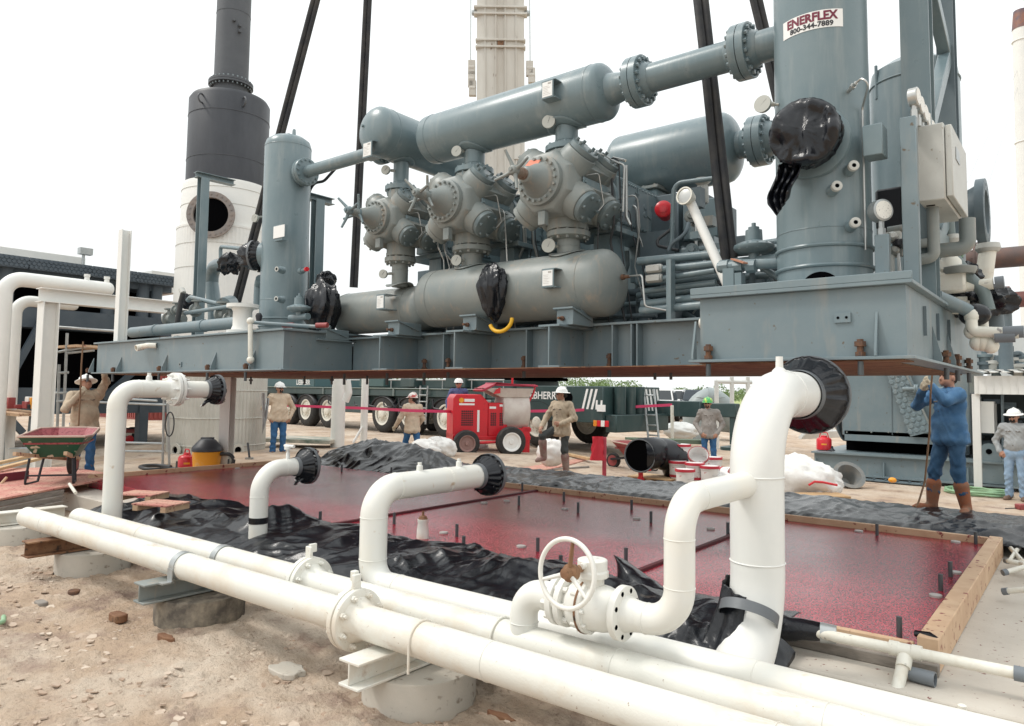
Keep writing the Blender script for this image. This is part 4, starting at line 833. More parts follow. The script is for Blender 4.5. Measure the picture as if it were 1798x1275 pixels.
# engine bits behind conduits
rng = random.Random(5)
for k in range(26):
    x = rng.uniform(-4.4, -2.3); z = rng.uniform(2.85, 3.7) if x < -3.3 else rng.uniform(2.85, 3.35); y = rng.uniform(7.3, 8.2); mb = MB()
    if k % 3 == 0: mb.box(x, x+rng.uniform(.15, .4), y, y+.2, z, z+rng.uniform(.1, .3))
    else: mb.tube([(x, y, z), (x+rng.uniform(.3, .8), y, z+rng.uniform(-.05, .05)), (x+rng.uniform(.3, .9), y+.1, z-rng.uniform(.1, .5))], rng.uniform(.02, .05), 10, R=.08)
    part(mb, 'engine_pipework', rng.choice([G, GK, GK]), bevel=.0)
for k in range(46):
    px = rng.uniform(1095, 1370); py = rng.uniform(325, 500); y = rng.uniform(6.95, 7.9); q = S(px, py, y=y)
    if (py < 425 and px > 1235) or (py < 410 and 1125 < px < 1205): continue
    mb = MB(); r_ = rng.random()
    if r_ < .45: mb.tube([q, q+V((0, .02, -rng.uniform(.15, .6))), q+V((rng.uniform(-.3, .3), .05, -rng.uniform(.6, .8)))], rng.choice([.008, .012, .02, .03]), 8, R=.05); mm = rng.choice([CHROME, HOSE, G, GK])
    elif r_ < .7: mb.lathe(q, (rng.uniform(-.3, .6), -1, 0), [(-.12, .04), (-.02, .045), (-.015, .07), (.02, .07), (.025, .04), (.06, .03)], 14); mm = rng.choice([G, GD, PANEL])
    else: mb.box(q.x, q.x+rng.uniform(.06, .2), y, y+.12, q.z, q.z+rng.uniform(.06, .22)); mm = rng.choice([G, GK, GK, GD])
    part(mb, 'engine_fitting', mm)
def regulator(c, k=1., m=G):
    c = V(c); mb = MB(); mb.lathe(c, Z, [(-.14*k, .05*k), (-.05*k, .05*k), (-.045*k, .12*k), (-.02*k, .17*k), (.0, .185*k), (.02*k, .185*k), (.045*k, .15*k), (.07*k, .08*k), (.17*k, .075*k), (.175*k, .05*k), (.20*k, .05*k), (.20*k, .02*k), (.24*k, .02*k)], 28)
    mb.bolts(c, Z, .165*k, 12, .012*k, -.02*k, .035*k); mb.tube([c+V((-.22*k, 0, -.12*k)), c+V((.22*k, 0, -.12*k))], .05*k, 14); return part(mb, 'regulator', m)
regulator(S(1325, 440, y=6.7)+V((0, 0, .02)), 1.0); regulator(S(526, 543, y=5.95), .9)
tb([(1262, 470, 6.2), (1300, 465, 6.2), (1385, 462, 6.3)], .045, m=G, name='header_pipe')
for px in (1275, 1300, 1322): q = S(px, 467.5-.0*(px-1275), y=6.2); mb = MB(); mb.lathe(q+V((-.05, 0, 0)), (1, 0, 0), [(0, .058), (.08, .058)], 8); part(mb, 'coupling', G)
mb = MB(); a = S(1288, 455, y=6.18); mb.bar(a, S(1310, 462, y=6.1), .05, .012, Z); part(mb, 'lever', mat('copper_lever', (.45, .2, .12), .5))
mb = MB(); a = S(1283, 500, y=6.2); mb.box(a.x-.05, a.x+.05, 6.15, 6.25, ZD, a.z+.14); part(mb, 'pipe_support', G); mb = MB(); a = S(1300, 500, y=6.2); mb.box(a.x-.03, a.x+.03, 6.15, 6.25, ZD, a.z+.1); part(mb, 'pipe_support', G)
# --- pipes between bottles and scrubbers
XS, YS, RS_ = -1.685, 6.3, .365       # right scrubber
zP_ = S(1200, 117, y=YB).z; zP2 = S(1330, 88, y=YB).z; zP_ = (zP_+zP2)/2+.0
xfl = S(1124, 135, y=YB).x; xf2 = S(1309, 84, y=YB).x
mb = MB(); mb.lathe((xf-.02, YB, zU), (1, 0, 0), [(-.06, rU*.62), (.05, .16), (.12, .145), (xfl-xf-.03, .145)], 32); mb.tube([(xfl, YB, zU), (xf2, YB, zU)], .145, 32); mb.tube([(xf2, YB, zU), (XS-.3, YB, zU)], .145, 32); part(mb, 'suction_line', G)
for x in (xfl, xf2):
    mb = MB(); mb.flange((x, YB, zU), (1, 0, 0), .255, .075, 16, .021); mb.lathe((x, YB, zU), (1, 0, 0), [(-.15, .148), (-.078, .19), (.078, .19), (.15, .148)], 28); part(mb, 'line_flange', G)
# rear line behind
zR = S(1200, 275, y=8.55).z; xR0, xR1 = -5.0, S(1302, 275, y=8.55).x
mb = MB(); mb.vessel((xR0, 8.55, zR), (xR1, 8.55, zR), .43, .45, 40); mb.cyl((xR1-.1, 8.55, zR), (-2.2, 8.55, zR), .17, n=28); part(mb, 'rear_bottle', G)
mb = MB(); mb.flange((S(1336, 265, y=8.55).x, 8.55, zR), (1, 0, 0), .30, .09, 16, .022); mb.lathe((S(1336, 265, y=8.55).x, 8.55, zR), (1, 0, 0), [(-.2, .17), (-.09, .22), (.09, .22), (.2, .17)], 28); part(mb, 'line_flange', G)

# --- scrubbers
mb = MB(); mb.cyl((XS, YS, ZD), (XS, YS, 8.2), RS_, n=56, cap=True)
for z in (3.12, 3.28): mb.torus((XS, YS, z), Z, RS_+.004, .016, 56, 8)
mb.torus((XS, YS, 3.42), Z, RS_, .004, 56, 6); part(mb, 'scrubber', G)
def arcpatch(c, r, a0, a1, z0f, z1f, n=24, m=2): 
    return lambda u, v_: (c[0]+r*math.cos(a0+(a1-a0)*u), c[1]+r*math.sin(a0+(a1-a0)*u), z0f(u)+(z1f(u)-z0f(u))*v_)
def ang_of(px, py=None): # angle on the scrubber surface seen at this pixel column
    best = None
    for k in range(400):
        a = -math.pi+math.pi*1.2*k/400; q = V((XS+RS_*math.cos(a), YS+RS_*math.sin(a), 4.5)); qq = q-V((0, 0, CH)); X = 899+FPX*qq.dot(RT)/qq.dot(FW)
        nrm = V((math.cos(a), math.sin(a), 0))
        if nrm.dot(qq) < 0 and (best is None or abs(X-px) < best[0]): best = (abs(X-px), a)
    return best[1]
def on_scr(px, py, dr=0):
    a = ang_of(px); x, y = XS+(RS_+dr)*math.cos(a), YS+(RS_+dr)*math.sin(a); q = S(px, py, y=YS+RS_*math.sin(a)); return V((x, y, q.z)), V((math.cos(a), math.sin(a), 0)), a
a = ang_of(1437); mb = MB()
zo = S(1437, 476, y=5.9).z
mb.grid(lambda u, v_: (XS+(RS_+.004)*math.cos(a-.42+.84*u), YS+(RS_+.004)*math.sin(a-.42+.84*u), ZD+.03+(zo-ZD-.03)*v_*math.sqrt(max(.0001, 1-(2*u-1)**2))), 40, 3); part(mb, 'skirt_opening', BLACK)
# sticker with lettering
c0, c1 = ang_of(1380), ang_of(1485); am = (c0+c1)/2; zt = S(1435, 30, y=5.9).z; zb = S(1435, 58, y=5.9).z
tl, bl = on_scr(1380, 38)[0].z, on_scr(1380, 70)[0].z; tr, br = on_scr(1485, 17)[0].z, on_scr(1485, 47)[0].z
zt = (tl+tr)/2; zb = (bl+br)/2; wd = RS_*(c1-c0)
mb = MB(); mb.grid(arcpatch((XS, YS), RS_+.003, c0, c1, lambda u: zb, lambda u: zt, 24), 24, 2)
mb.cur = 1; hgt = zt-zb
def on(dr): return lambda X, Y: (XS+(RS_+dr)*math.cos(am+X/RS_), YS+(RS_+dr)*math.sin(am+X/RS_), zb+Y)
letters(mb, 'ENERFLEX', hgt*.66, lambda X, Y: on(.0055)(X, Y+hgt*.46), .004, wd*.92/(hgt*.66*5.15)); mb.cur = 2
letters(mb, '800-344-7889', hgt*.40, lambda X, Y: on(.0055)(X, Y+hgt*.09), .002, wd*.80/(hgt*.40*6.5)); mb.build('sticker', [STRIPE, MAROON, INK], pk, smooth=False)
# manway nozzle, small couplings, box on the scrubber
MW = S(1412, 232, y=5.66); md = V((MW.x-XS, MW.y-YS, 0)).normalized(); rM = .235
mb = MB(); c = V((XS, YS, MW.z)); mb.cyl(c+md*.30, c+md*.60, rM*.9, n=40); mb.lathe(c+md*.36, md, [(0, rM*1.25), (.035, rM*1.22), (.045, rM*.9)], 44); part(mb, 'manway_nozzle', G)
MWC = c+md*.66
for px, py, in ((1507, 296), (1478, 331), (1508, 394)):
    q, nr, a = on_scr(px-18, py+5); d = V((.50, -.84, .05)).normalized(); mb = MB(); mb.lathe(q-d*.05, d, [(0, .045), (.09, .045), (.10, .038), (.18, .038), (.185, .034), (.185, .016), (.15, .014)], 18)
    o = part(mb, 'coupling', G); m2 = MB(); m2.lathe(q+d*.10, d, [(0, .040), (.033, .040), (.036, .036), (.036, .017), (.02, .016)], 18); m2.build('white_face', PANEL, o); m3 = MB(); m3.cyl(q+d*.12, q+d*.131, .016, n=12); m3.build('bore', BLACK, o)
q, nr, a = on_scr(1492, 160); mb = MB(); d = V((.62, -.78, .1)).normalized(); mb.tube([q-d*.02, q+d*.13], .016, 10); mb.lathe(q+d*.06, d, [(0, .024), (.03, .024)], 6); mb.tube([q+d*.12, q+d*.17+V((.02, 0, .01)), q+d*.2+V((.06, 0, -.05)), on_scr(1512, 190, .02)[0], on_scr(1512, 440, .02)[0]], .008, 8, R=.04); part(mb, 'instrument_tube', CHROME)
q = S(1540, 245, y=6.0); mb = MB(); mb.box(q.x-.09, q.x+.05, 5.98, 6.16, q.z-.12, q.z+.12); part(mb, 'junction_box', G, bevel=.006)
gauge(S(1341, 182, y=6.0), on_scr(1370, 183)[0], .07, (-.1, -1, .05))
# rear scrubber
XV = S(1610, 300, y=8.6).x; mb = MB(); mb.lathe((XV, 8.6, ZD), Z, [(0, .425), (S(1600, 150, y=8.6).z-ZD-.02, .425), (S(1600, 128, y=8.6).z-ZD, .40), (S(1600, 112, y=8.6).z-ZD, .25), (S(1600, 108, y=8.6).z-ZD, .01)], 48)
mb.torus((XV, 8.6, S(1600, 150, y=8.6).z-.02), Z, .427, .01, 48, 6); part(mb, 'scrubber', G)
mb = MB(); q = S(1541, 125, y=8.3); mb.cyl(q+V((0, 0, -.3)), q+V((0, 0, .06)), .016, n=8); part(mb, 'pipe_stub', G)
q = S(1735, 372, y=8.6); mb = MB(); xq = q.x; mb.lathe((XV, 8.6, q.z), (1, 0, 0), [(.3, .19), (xq-XV-.25, .19), (xq-XV-.08, .28), (xq-XV-.08, .335), (xq-XV-.003, .335), (xq-XV, .33), (xq-XV, .22), (xq-XV-.25, .2)], 40, True, False); mb.bolts((xq, 8.6, q.z), (1, 0, 0), .28, 16, .016, -.005, .002); part(mb, 'open_flange', GK); m2 = MB(); m2.cyl((xq-.24, 8.6, q.z), (xq-.22, 8.6, q.z), .21, n=30); part(m2, 'flange_bore', BLACK)
# left scrubber
XK = S(502, 420, y=YB).x; rK = .345; zk = S(500, 243, y=YB).z
mb = MB(); mb.lathe((XK, YB, ZD), Z, [(0, rK), (zk-ZD-.17, rK), (zk-ZD-.09, rK*.93), (zk-ZD-.03, rK*.7), (zk-ZD-.005, rK*.35), (zk-ZD, .01)], 48)
for z in (ZD+.16, ZD+.27): mb.torus((XK, YB, z), Z, rK+.003, .014, 48, 8)
for z in (ZD+.55, zk-.19): mb.torus((XK, YB, z), Z, rK, .004, 48, 6)
part(mb, 'scrubber', G)
mb = MB(); mb.prism([(XK+.12+.03*math.cos(a), YB, zk-.06+.13+.03*math.sin(a)) for a in [math.pi*k/8 for k in range(9)]]+[(XK+.08, YB, zk-.08), (XK+.165, YB, zk-.08)], (0, .018, 0)); part(mb, 'lifting_lug', G); mb = MB(); mb.lathe((XK, YB, zk-.03), Z, [(0, .04), (.05, .04), (.05, .025), (.08, .025)], 10); part(mb, 'top_plug', G)
zi = S(520, 303, y=YB).z; zi = S(600, 284, y=YB).z; mb = MB(); x0 = XK+.28; mb.tube([(x0, YB, zi), (X1-.28, YB, zi)], .088, 24); mb.cyl((XK, YB-.02, zi), (x0+.15, YB-.02, zi), .13, n=24); part(mb, 'inlet_line', G)
mb = MB(); mb.flange((S(537, 300, y=YB).x, YB, zi), (1, 0, 0), .205, .06, 14, .017); part(mb, 'line_flange', G); mb = MB(); mb.flange((X1-.40, YB, zi), (1, 0, 0), .19, .055, 14, .017); part(mb, 'line_flange', G)
mb = MB(); mb.box(*sorted((S(481, 400, y=YB-.4).x, S(500, 400, y=YB-.4).x)), 6.1, 6.11, S(490, 417, y=6.1).z, S(490, 396, y=6.1).z); mb.build('plate_card', STRIPE, pk)
q = S(490, 408, y=6.12); mb = MB(); mb.box(q.x-.1, q.x+.1, 6.113, 6.2, q.z-.12, q.z+.11); part(mb, 'plate_bracket', G)
for px, py in ((489, 473), (488, 525)):
    q = S(px, py, y=YB-rK-.08); d = V((.2, -.97, 0)); mb = MB(); mb.lathe(q-d*.1, d, [(0, .055), (.06, .05), (.07, .042), (.13, .042), (.13, .017), (.1, .016)], 18); o = part(mb, 'coupling', G); m2 = MB(); m2.lathe(q+d*.0, d, [(0, .036), (.033, .036), (.034, .02), (.02, .018)], 16); m2.build('white_face', PANEL, o); m3 = MB(); m3.cyl(q+d*.02, q+d*.0315, .017, n=12); m3.build('bore', BLACK, o)
q = S(536, 475, y=YB-.15); mb = MB(); mb.lathe(q-V((.1, 0, 0)), (1, -.25, 0), [(0, .05), (.07, .045), (.07, .028), (.2, .028)], 16); o = part(mb, 'valve_stub', G); m2 = MB(); m2.lathe(q+V((.09, -.05, 0)), (1, -.25, 0), [(0, .032), (.05, .032)], 12); m2.build('red_end', RED, o)
mb = MB(); q = S(462, 440, y=6.1); dK = V((-.86, -.5, 0)).normalized(); mb.lathe(V((XK, YB, q.z)), dK, [(rK*.8, .19), (rK+.02, .19), (rK+.05, .15), (rK+.12, .13)], 30); part(mb, 'side_nozzle', G); KN = V((XK, YB, q.z))+dK*(rK+.17)
gauge(S(448, 383, y=6.25), S(462, 380, y=6.4), .06, (.2, -1, 0))
for px, py, rx, ry, r in ((803, 265, 817, 265, .062), (965, 213, 982, 218, .07), (678, 298, 694, 300, .058)): gauge(S(px, py, y=YB-.22), S(rx+3, ry, y=YB-.08), r)
for px, py, rx, ry, r in ((802, 457, 817, 457, .062), (964, 431, 982, 434, .072), (673, 481, 690, 480, .055)): gauge(S(px, py, y=YB-.22), S(rx+3, ry, y=YB-.08), r)
# yellow hose end below the covered nozzle
q = S(880, 560, y=YB-rL-.02); mb = MB(); mb.tube([q+V((math.cos(a)*.15, math.sin(a)*.02, math.sin(a)*.12-.02)) for a in [R_(200)+R_(170)*k/14 for k in range(15)]], .022, 10); part(mb, 'yellow_hose_end', mat('yellow_rubber', (.75, .42, .02), .5))
tb([(590, 296, 6.9), (570, 318, 6.9), (548, 322, 6.9), (541, 350, 6.9), (540, 560, 6.9)], .022, m=HOSE, name='hose', R=.2)
# ================================================================== right end of the package: tower frame, gauge board, control box, valves and hoses
def sx(px, y, py=300): return S(px, py, y=y).x
xa, xb = sx(1592, 6.75), sx(1643, 6.75)
mb = MB(); xm = (xa+xb)/2; wA = xb-xa
mb.box(xa, xb, 6.66, 6.68, ZD, 8.4); mb.box(xa, xb, 6.86, 6.88, ZD, 8.4); mb.box(xm-.006, xm+.006, 6.681, 6.859, ZD, 8.4); part(mb, 'tower_column', G)
xa2, xb2 = sx(1655, 8.0), sx(1686, 8.0)
mb = MB(); mb.box(xa2, xb2, 7.9, 7.92, ZD, 8.4); mb.box(xa2, xb2, 8.1, 8.12, ZD, 8.4); mb.box((xa2+xb2)/2-.006, (xa2+xb2)/2+.006, 7.921, 8.099, ZD, 8.4); part(mb, 'tower_column', GK)
zz = [S(1650, 250, y=7.4).z, S(1663, 95, y=7.8).z, S(1650, -60, y=7.4).z]
for a, b in (((xm+.02, 6.9, zz[0]-.1), ((xa2+xb2)/2, 7.89, zz[1])), (((xa2+xb2)/2, 7.89, zz[1]+.06), (xm+.02, 6.9, zz[2])), ((xm+.02, 6.9, zz[0]-.9), ((xa2+xb2)/2, 7.89, zz[0]-.9)), ((xm+.02, 6.9, ZD+.4), ((xa2+xb2)/2, 7.89, ZD+1.0))):
    mb = MB(); mb.bar(a, b, .13, .10, (1, 0, 0)); part(mb, 'tower_brace', G, bevel=.006)
x0, x1 = sx(1584, 6.1), sx(1613, 6.1); zt = S(1598, 205, y=6.1).z
mb = MB(); mb.box(x0, x1, 6.08, 6.16, ZD, zt); part(mb, 'board_post', GB, bevel=.006)
mb = MB(); mb.box(x0+.05, x0+.07, 6.17, 7.2, zt-.1, zt+.01); part(mb, 'gauge_board', G)
for k in range(6):
    c = V((x1-.02, 6.14+k*.17, zt+.16-k*.012)); mb = MB(); mb.lathe(c, (1, -.1, 0), [(-.03, .06), (-.025, .07), (.03, .07), (.035, .065)], 24); mb.cyl(c-V((0, 0, .06)), c-V((0, 0, .10)), .018, n=6); mb.cyl(c-V((0, 0, .10)), c-V((0, 0, .165)), .024, n=6); o = part(mb, 'gauge', CHROME); m2 = MB(); m2.lathe(c, (1, -.1, 0), [(.036, .06), (.037, .06)], 20); m2.build('dial', DIAL, o)
x2, x3 = sx(1613, 6.35), sx(1661, 6.35); z0, z1 = S(1635, 352, y=6.35).z, S(1635, 218, y=6.35).z
mb = MB(); mb.box(x2, x3, 6.35, 7.25, z0, z1); cb = part(mb, 'control_box', PANEL, bevel=.008)
mb = MB(); mb.box(x3+.004, x3+.05, 6.37, 7.23, z0+.02, z1-.02); mb.build('box_door', PANEL, cb, bevel=.006)
mb = MB(); mb.cyl((x3-.01, 6.362, z0+.03), (x3-.01, 6.362, z1-.03), .008, n=8); mb.box(x3+.052, x3+.056, 6.55, 6.75, z1-.25, z1-.15); mb.cur = 1; mb.box(x2+.03, x2+.09, 6.5, 6.53, z0-.004, z0-.001); mb.box(x2+.03, x2+.09, 6.6, 6.63, z0-.004, z0-.001); mb.build('hinge', [STEEL, BLACK], cb)
mb = MB(); mb.tube([(x2+.06, 6.6, z0), (x2+.06, 6.6, z0-.40), (x2-.12, 6.6, z0-.42)], .045, 14, R=.05); mb.tube([(x2-.2, 6.6, z0-.28), (x2+.02, 6.6, z0-.28)], .04, 12); part(mb, 'conduit', GD)
mb = MB(); mb.tube([(x2+.26, 6.9, z0-.06), (x2+.26, 6.9, z0-.3), (x2-.1, 6.9, z0-.3)], .06, 14, R=.07); part(mb, 'conduit', GD)
# lower gauge and regulator between scrubber and board
c = S(1548, 370, y=6.1); mb = MB(); d = V((.75, -.65, 0)); mb.lathe(c, d, [(-.05, .07), (-.045, .085), (.03, .085), (.035, .075)], 26); mb.cyl(c-V((0, 0, .08)), c-V((0, 0, .14)), .022, n=6); mb.cyl(c-V((0, 0, .14)), c-V((0, 0, .22)), .032, n=6); o = part(mb, 'gauge', STEEL); m2 = MB(); m2.lathe(c, d, [(.036, .07), (.037, .07)], 20); m2.build('dial', DIAL, o)
xg0, xg1 = sx(1538, 6.0, 450), sx(1563, 6.0, 450); zg = S(1550, 412, y=6.0).z; mb = MB(); mb.box(xg0, xg1, 5.98, 6.06, ZD, zg); part(mb, 'board_post', GB, bevel=.005)
for k, (px, py) in enumerate(((1568, 415), (1580, 428), (1572, 440))):
    q = S(px, py, y=6.2); mb = MB(); mb.lathe(q, (.3, -1, 0), [(-.05, .03), (.0, .04), (.03, .03), (.05, .018)], 14); mb.obox(q+V((0, .05, 0)), (.05, 0, 0), (0, .04, 0), (0, 0, .04)); part(mb, 'small_regulator', [PANEL, INK, GD][k])
tb([(1568, 440, 6.2), (1569, 496, 6.2)], .014, m=PANEL, name='tubing'); tb([(1578, 445, 6.2), (1582, 496, 6.2)], .012, m=CHROME, name='tubing'); tb([(1560, 405, 6.4), (1590, 400, 6.4)], .03, m=GD, name='conduit')
mb = MB(); q = S(1565, 365, y=6.9); mb.box(q.x-.12, q.x+.1, 6.9, 7.1, q.z-.18, q.z+.18); part(mb, 'black_case', INK, bevel=.02)
# the valve and hose cluster off the right end
mb = MB(); mb.tube([S(*a) if False else S(a[0], a[1], y=7.6) for a in ((1665, 372), (1668, 415), (1676, 452), (1700, 485), (1728, 512), (1737, 545))], .052, 14, R=.2); part(mb, 'flexible_hose', mat('gray_hose', (.16, .20, .20), .5, bump=.003, bscale=30))
mb = MB(); mb.lathe(S(1674, 420, y=7.6), Z, [(-.04, .06), (0, .075), (.04, .06)], 16); part(mb, 'hose_clamp', PANEL)
tb([(1645, 520, 7.0), (1690, 540, 7.2), (1712, 552, 7.3)], .055, m=GB, name='drain_pipe')
q = S(1712, 553, y=7.3); mb = MB(); mb.ball(q, .11, 18, 10, (1.1, .8, .9)); part(mb, 'taped_end', BLK)
tb([(1643, 508, 7.6), (1745, 498, 7.6)], .05, m=PVC, name='manifold_pipe'); tb([(1748, 497, 7.6), (1764, 495, 7.6)], .055, m=MATS['pvc_gray'], name='pipe_end')
q = S(1670, 497, y=7.55); mb = MB(); mb.box(q.x-.12, q.x+.12, 7.48, 7.62, q.z-.09, q.z+.1); mb.lathe(q, Z, [(.1, .10), (.2, .09), (.25, .05)], 16); part(mb, 'ball_valve', PVC, bevel=.02)
q = S(1685, 470, y=7.55); mb = MB(); mb.lathe(q, Z, [(-.06, .12), (-.02, .14), (.0, .14), (.02, .06)], 18); mb.tube([q, q+V((-.08, 0, .12)), q+V((-.24, -.02, .18))], [.04, .035, .02], 10); part(mb, 'valve_handle', GD)
for k in range(4): tb([(1655+k*6, 528+k*6, 7.7), (1700+k*4, 526+k*7, 7.7)], .03, m=PVC, name='manifold_pipe')
for pts, r in ((((1706, 562, 7.2), (1707, 582, 7.2), (1790, 585, 7.2)), .045), (((1725, 555, 7.4), (1727, 600, 7.4), (1735, 607, 7.4)), .045), (((1715, 600, 7.3), (1745, 592, 7.3), (1765, 590, 7.3)), .035)): tb(pts, r, m=PVC, name='drain_pipe', R=.05)
for px, py in ((1707, 555), (1707, 582), (1727, 603), (1740, 607), (1717, 602)): q = S(px, py, y=7.25); mb = MB(); mb.ball(q, .062, 14, 8, (1, 1, 1.1)); part(mb, 'pipe_fitting', PVC)
for px, py in ((1780, 583), (1765, 591)): q = S(px, py, y=7.2); mb = MB(); mb.cyl(q-V((.07, 0, 0)), q+V((.07, 0, 0)), .05, n=14); part(mb, 'pipe_end', MATS['pvc_gray'])
q = S(1733, 540, y=8.2); mb = MB(); mb.tube([S(1745, 600, y=8.2), S(1740, 540, y=8.2), S(1722, 520, y=8.2)], .1, 16, R=.2); part(mb, 'elbow_pipe', GK)
tb([(1736, 435, 8.4), (1718, 570, 8.4)], .075, m=PVC, name='white_hose'); q = S(1736, 437, y=8.4); mb = MB(); mb.lathe(q, Z, [(-.03, .09), (.0, .11), (.05, .10)], 18); part(mb, 'hose_collar', PANEL)
mb = MB(); mb.tube([S(1692, 372, y=7.6), S(1696, 440, y=7.6), S(1680, 470, y=7.6), S(1700, 500, y=7.6)], .006, 6, R=.1); part(mb, 'tie_wire', GHOSE)

# ================================================================== left end of the package
mb = MB(); x = S(354, 420, y=7.0).x; zt = S(354, 315, y=7.0).z; mb.box(x-.075, x-.06, 6.92, 7.08, ZD, zt); mb.box(x+.06, x+.075, 6.92, 7.08, ZD, zt); mb.box(x-.059, x+.059, 6.995, 7.005, ZD, zt); part(mb, 'davit_post', G)
mb = MB(); mb.ibeam((x-.02, 6.85, zt+.05), (x+.02, 7.6, zt+.05), .10, .16, .01, .008, Z); part(mb, 'davit_arm', G)
mb = MB(); x = S(556, 460, y=7.2).x; zt = S(556, 352, y=7.2).z; mb.box(x-.075, x-.06, 7.12, 7.28, ZD, zt); mb.box(x+.06, x+.075, 7.12, 7.28, ZD, zt); mb.box(x-.059, x+.059, 7.195, 7.205, ZD, zt); part(mb, 'davit_post', G)
mb = MB(); mb.ibeam((x-.1, 6.95, zt+.05), (x-.1, 7.55, zt+.05), .10, .16, .01, .008, Z); part(mb, 'davit_arm', G)
tb([(232, 584, 6.2), (425, 566, 6.2)], .095, m=GB, name='header_pipe', n=20)
for px in (275, 358): q = S(px, 578, y=6.2); mb = MB(); mb.lathe((q.x-.02, 6.2, S(px, 585-(px-215)*.09, y=6.2).z), (1, 0, 0), [(0, .105), (.05, .105)], 20); mb.box(q.x-.04, q.x+.06, 6.1, 6.3, ZD, ZD+.06); part(mb, 'pipe_strap', GB)
tb([(325, 550, 6.4), (425, 535, 6.4)], .035, m=GB, name='pipe'); tb([(330, 528, 6.6), (335, 522, 6.6), (390, 535, 6.6)], .04, m=GB, name='pipe')
tb([(378, 570, 7.4), (378, 545, 7.4), (372, 500, 7.4), (370, 470, 7.4), (400, 463, 7.2)], .13, m=G, name='elbow_pipe', R=.3, n=20)
tb([(388, 462, 7.2), (388, 433, 7.2), (430, 437, 6.9), (470, 440, 6.7)], .035, m=G, name='pipe', R=.06)
tb([(400, 545, 7.0), (408, 530, 7.0), (392, 535, 6.6)], .12, m=GB, name='elbow_pipe', R=.15, n=16)
for px, py, s_ in ((298, 560, .11), (320, 560, .09), (345, 545, .1), (392, 552, .12), (310, 545, .08), (405, 560, .1)):
    q = S(px, py, y=6.5); mb = MB(); mb.lathe(q+V((-s_, 0, 0)), (1, 0, 0), [(0, s_*.8), (s_*.5, s_*.9), (s_*.5, s_*1.15), (s_*.9, s_*1.15), (s_*.9, s_*.8), (s_*1.8, s_*.7)], 16); mb.lathe(q, Z, [(0, s_*.5), (s_*1.4, s_*.4), (s_*1.5, s_*.9), (s_*1.7, s_*.9)], 14); part(mb, 'valve', GD)
tb([(310, 575, 6.3), (318, 530, 6.3), (322, 515, 6.3)], .045, m=HOSE, name='hose'); tb([(322, 515, 6.3), (319, 508, 6.3)], .05, m=PANEL, name='hose_end')
q = S(426, 560, y=5.75); zt = S(426, 535, y=5.75).z; mb = MB(); mb.lathe((q.x, 5.75, ZD), Z, [(0, .21), (.05, .21), (.06, .15), (.12, .13), (zt-ZD-.10, .13), (zt-ZD-.06, .155), (zt-ZD-.05, .22), (zt-ZD, .22)], 32); part(mb, 'white_spool', WPC)
tb([(440, 565, 5.43), (440, 632, 5.43)], .032, m=PVC, name='drain_pipe', n=14)
for py in (564, 632): q = S(440, py, y=5.43); mb = MB(); mb.ball(q, .05, 14, 8); part(mb, 'pipe_fitting', PVC)
tb([(440, 566, 5.5), (545, 573, 5.9), (580, 575, 6.0)], .025, m=GB, name='pipe'); 
for px in (503, 562): q = S(px, 571, y=5.75); mb = MB(); mb.cyl(q-V((.07, 0, 0)), q+V((.09, .05, 0)), .034, n=12); part(mb, 'red_coupling', DRED)
q = S(455, 555, y=5.8); mb = MB(); mb.lathe(q, Z, [(-.1, .03), (0, .05), (.04, .03)], 10); part(mb, 'tap', INK)
tb([(453, 540, 6.6), (455, 500, 6.6), (458, 490, 6.5)], .075, m=G, name='pipe'); tb([(572, 480, 6.8), (572, 530, 6.8)], .09, m=G, name='pipe')
x = S(216, 500, y=5.75).x; zt = S(222, 404, y=5.75).z; mb = MB(); mb.box(x-.075, x+.075, 5.67, 5.682, ZD, zt); mb.box(x-.075, x+.075, 5.818, 5.83, ZD, zt); mb.box(x-.006, x+.006, 5.683, 5.817, ZD, zt); part(mb, 'white_post', WPC)
mb = MB(); mb.box(XL+.1, -9.5, YR-2, YR, ZD-.06, ZD-.005); part(mb, 'rear_deck', GK)
mb = MB(); q = S(190, 590, y=6.0)
for k in range(18): rr_ = random.Random(k); x = -13.2+k*.27; mb.box(x, x+rr_.uniform(.05, .2), 5.7+rr_.uniform(0, .3), 6.3, ZD, ZD+rr_.uniform(.02, .07))
part(mb, 'deck_clutter', GD)

# ================================================================== plastic covers on the package, hoist slings
def tiltfix(q): q = V(q); return V((q.x, q.y, q.z+TILT*(q.x+.95)))
wrap(tiltfix(MWC), md, .255, .225, .16, 'large black plastic cover tied over the manway of the tall scrubber', 21, .03, mt=BLKC, ring=False, dome=.03)
def crumpled(c, rad, label, seed=0, amp=.10, mt=BLK, tail=None, sc=1, name='flange_cover'):
    c = tiltfix(c); mb = MB(); N, M = 80, 56
    def f(u, v_):
        a = 2*math.pi*u; b = math.pi*(.02+.96*v_); d = V((math.cos(a)*math.sin(b), math.sin(a)*math.sin(b), math.cos(b)))
        k = 1+amp*(ridge(d.x*1.6+seed, d.y*1.6, d.z*1.2, 1)*.7+crumple((d.x*.5+seed, d.y*.5, d.z*.38), 2.6))
        q = V((d.x*rad[0]*k, d.y*rad[1]*k, d.z*rad[2]*k))
        if tail and d.z < 0: q += V(tail)*(-d.z)**1.5; q.x *= 1-.45*(-d.z); q.y *= 1-.3*(-d.z)
        return c+q
    mb.grid(f, N, M, cu=True); return mb.solo(name, mt, label, 'plastic cover', ang=35)
q = MWC-md*.10; qa = S(1385, 285, y=q.y); qb = S(1372, 362, y=q.y)
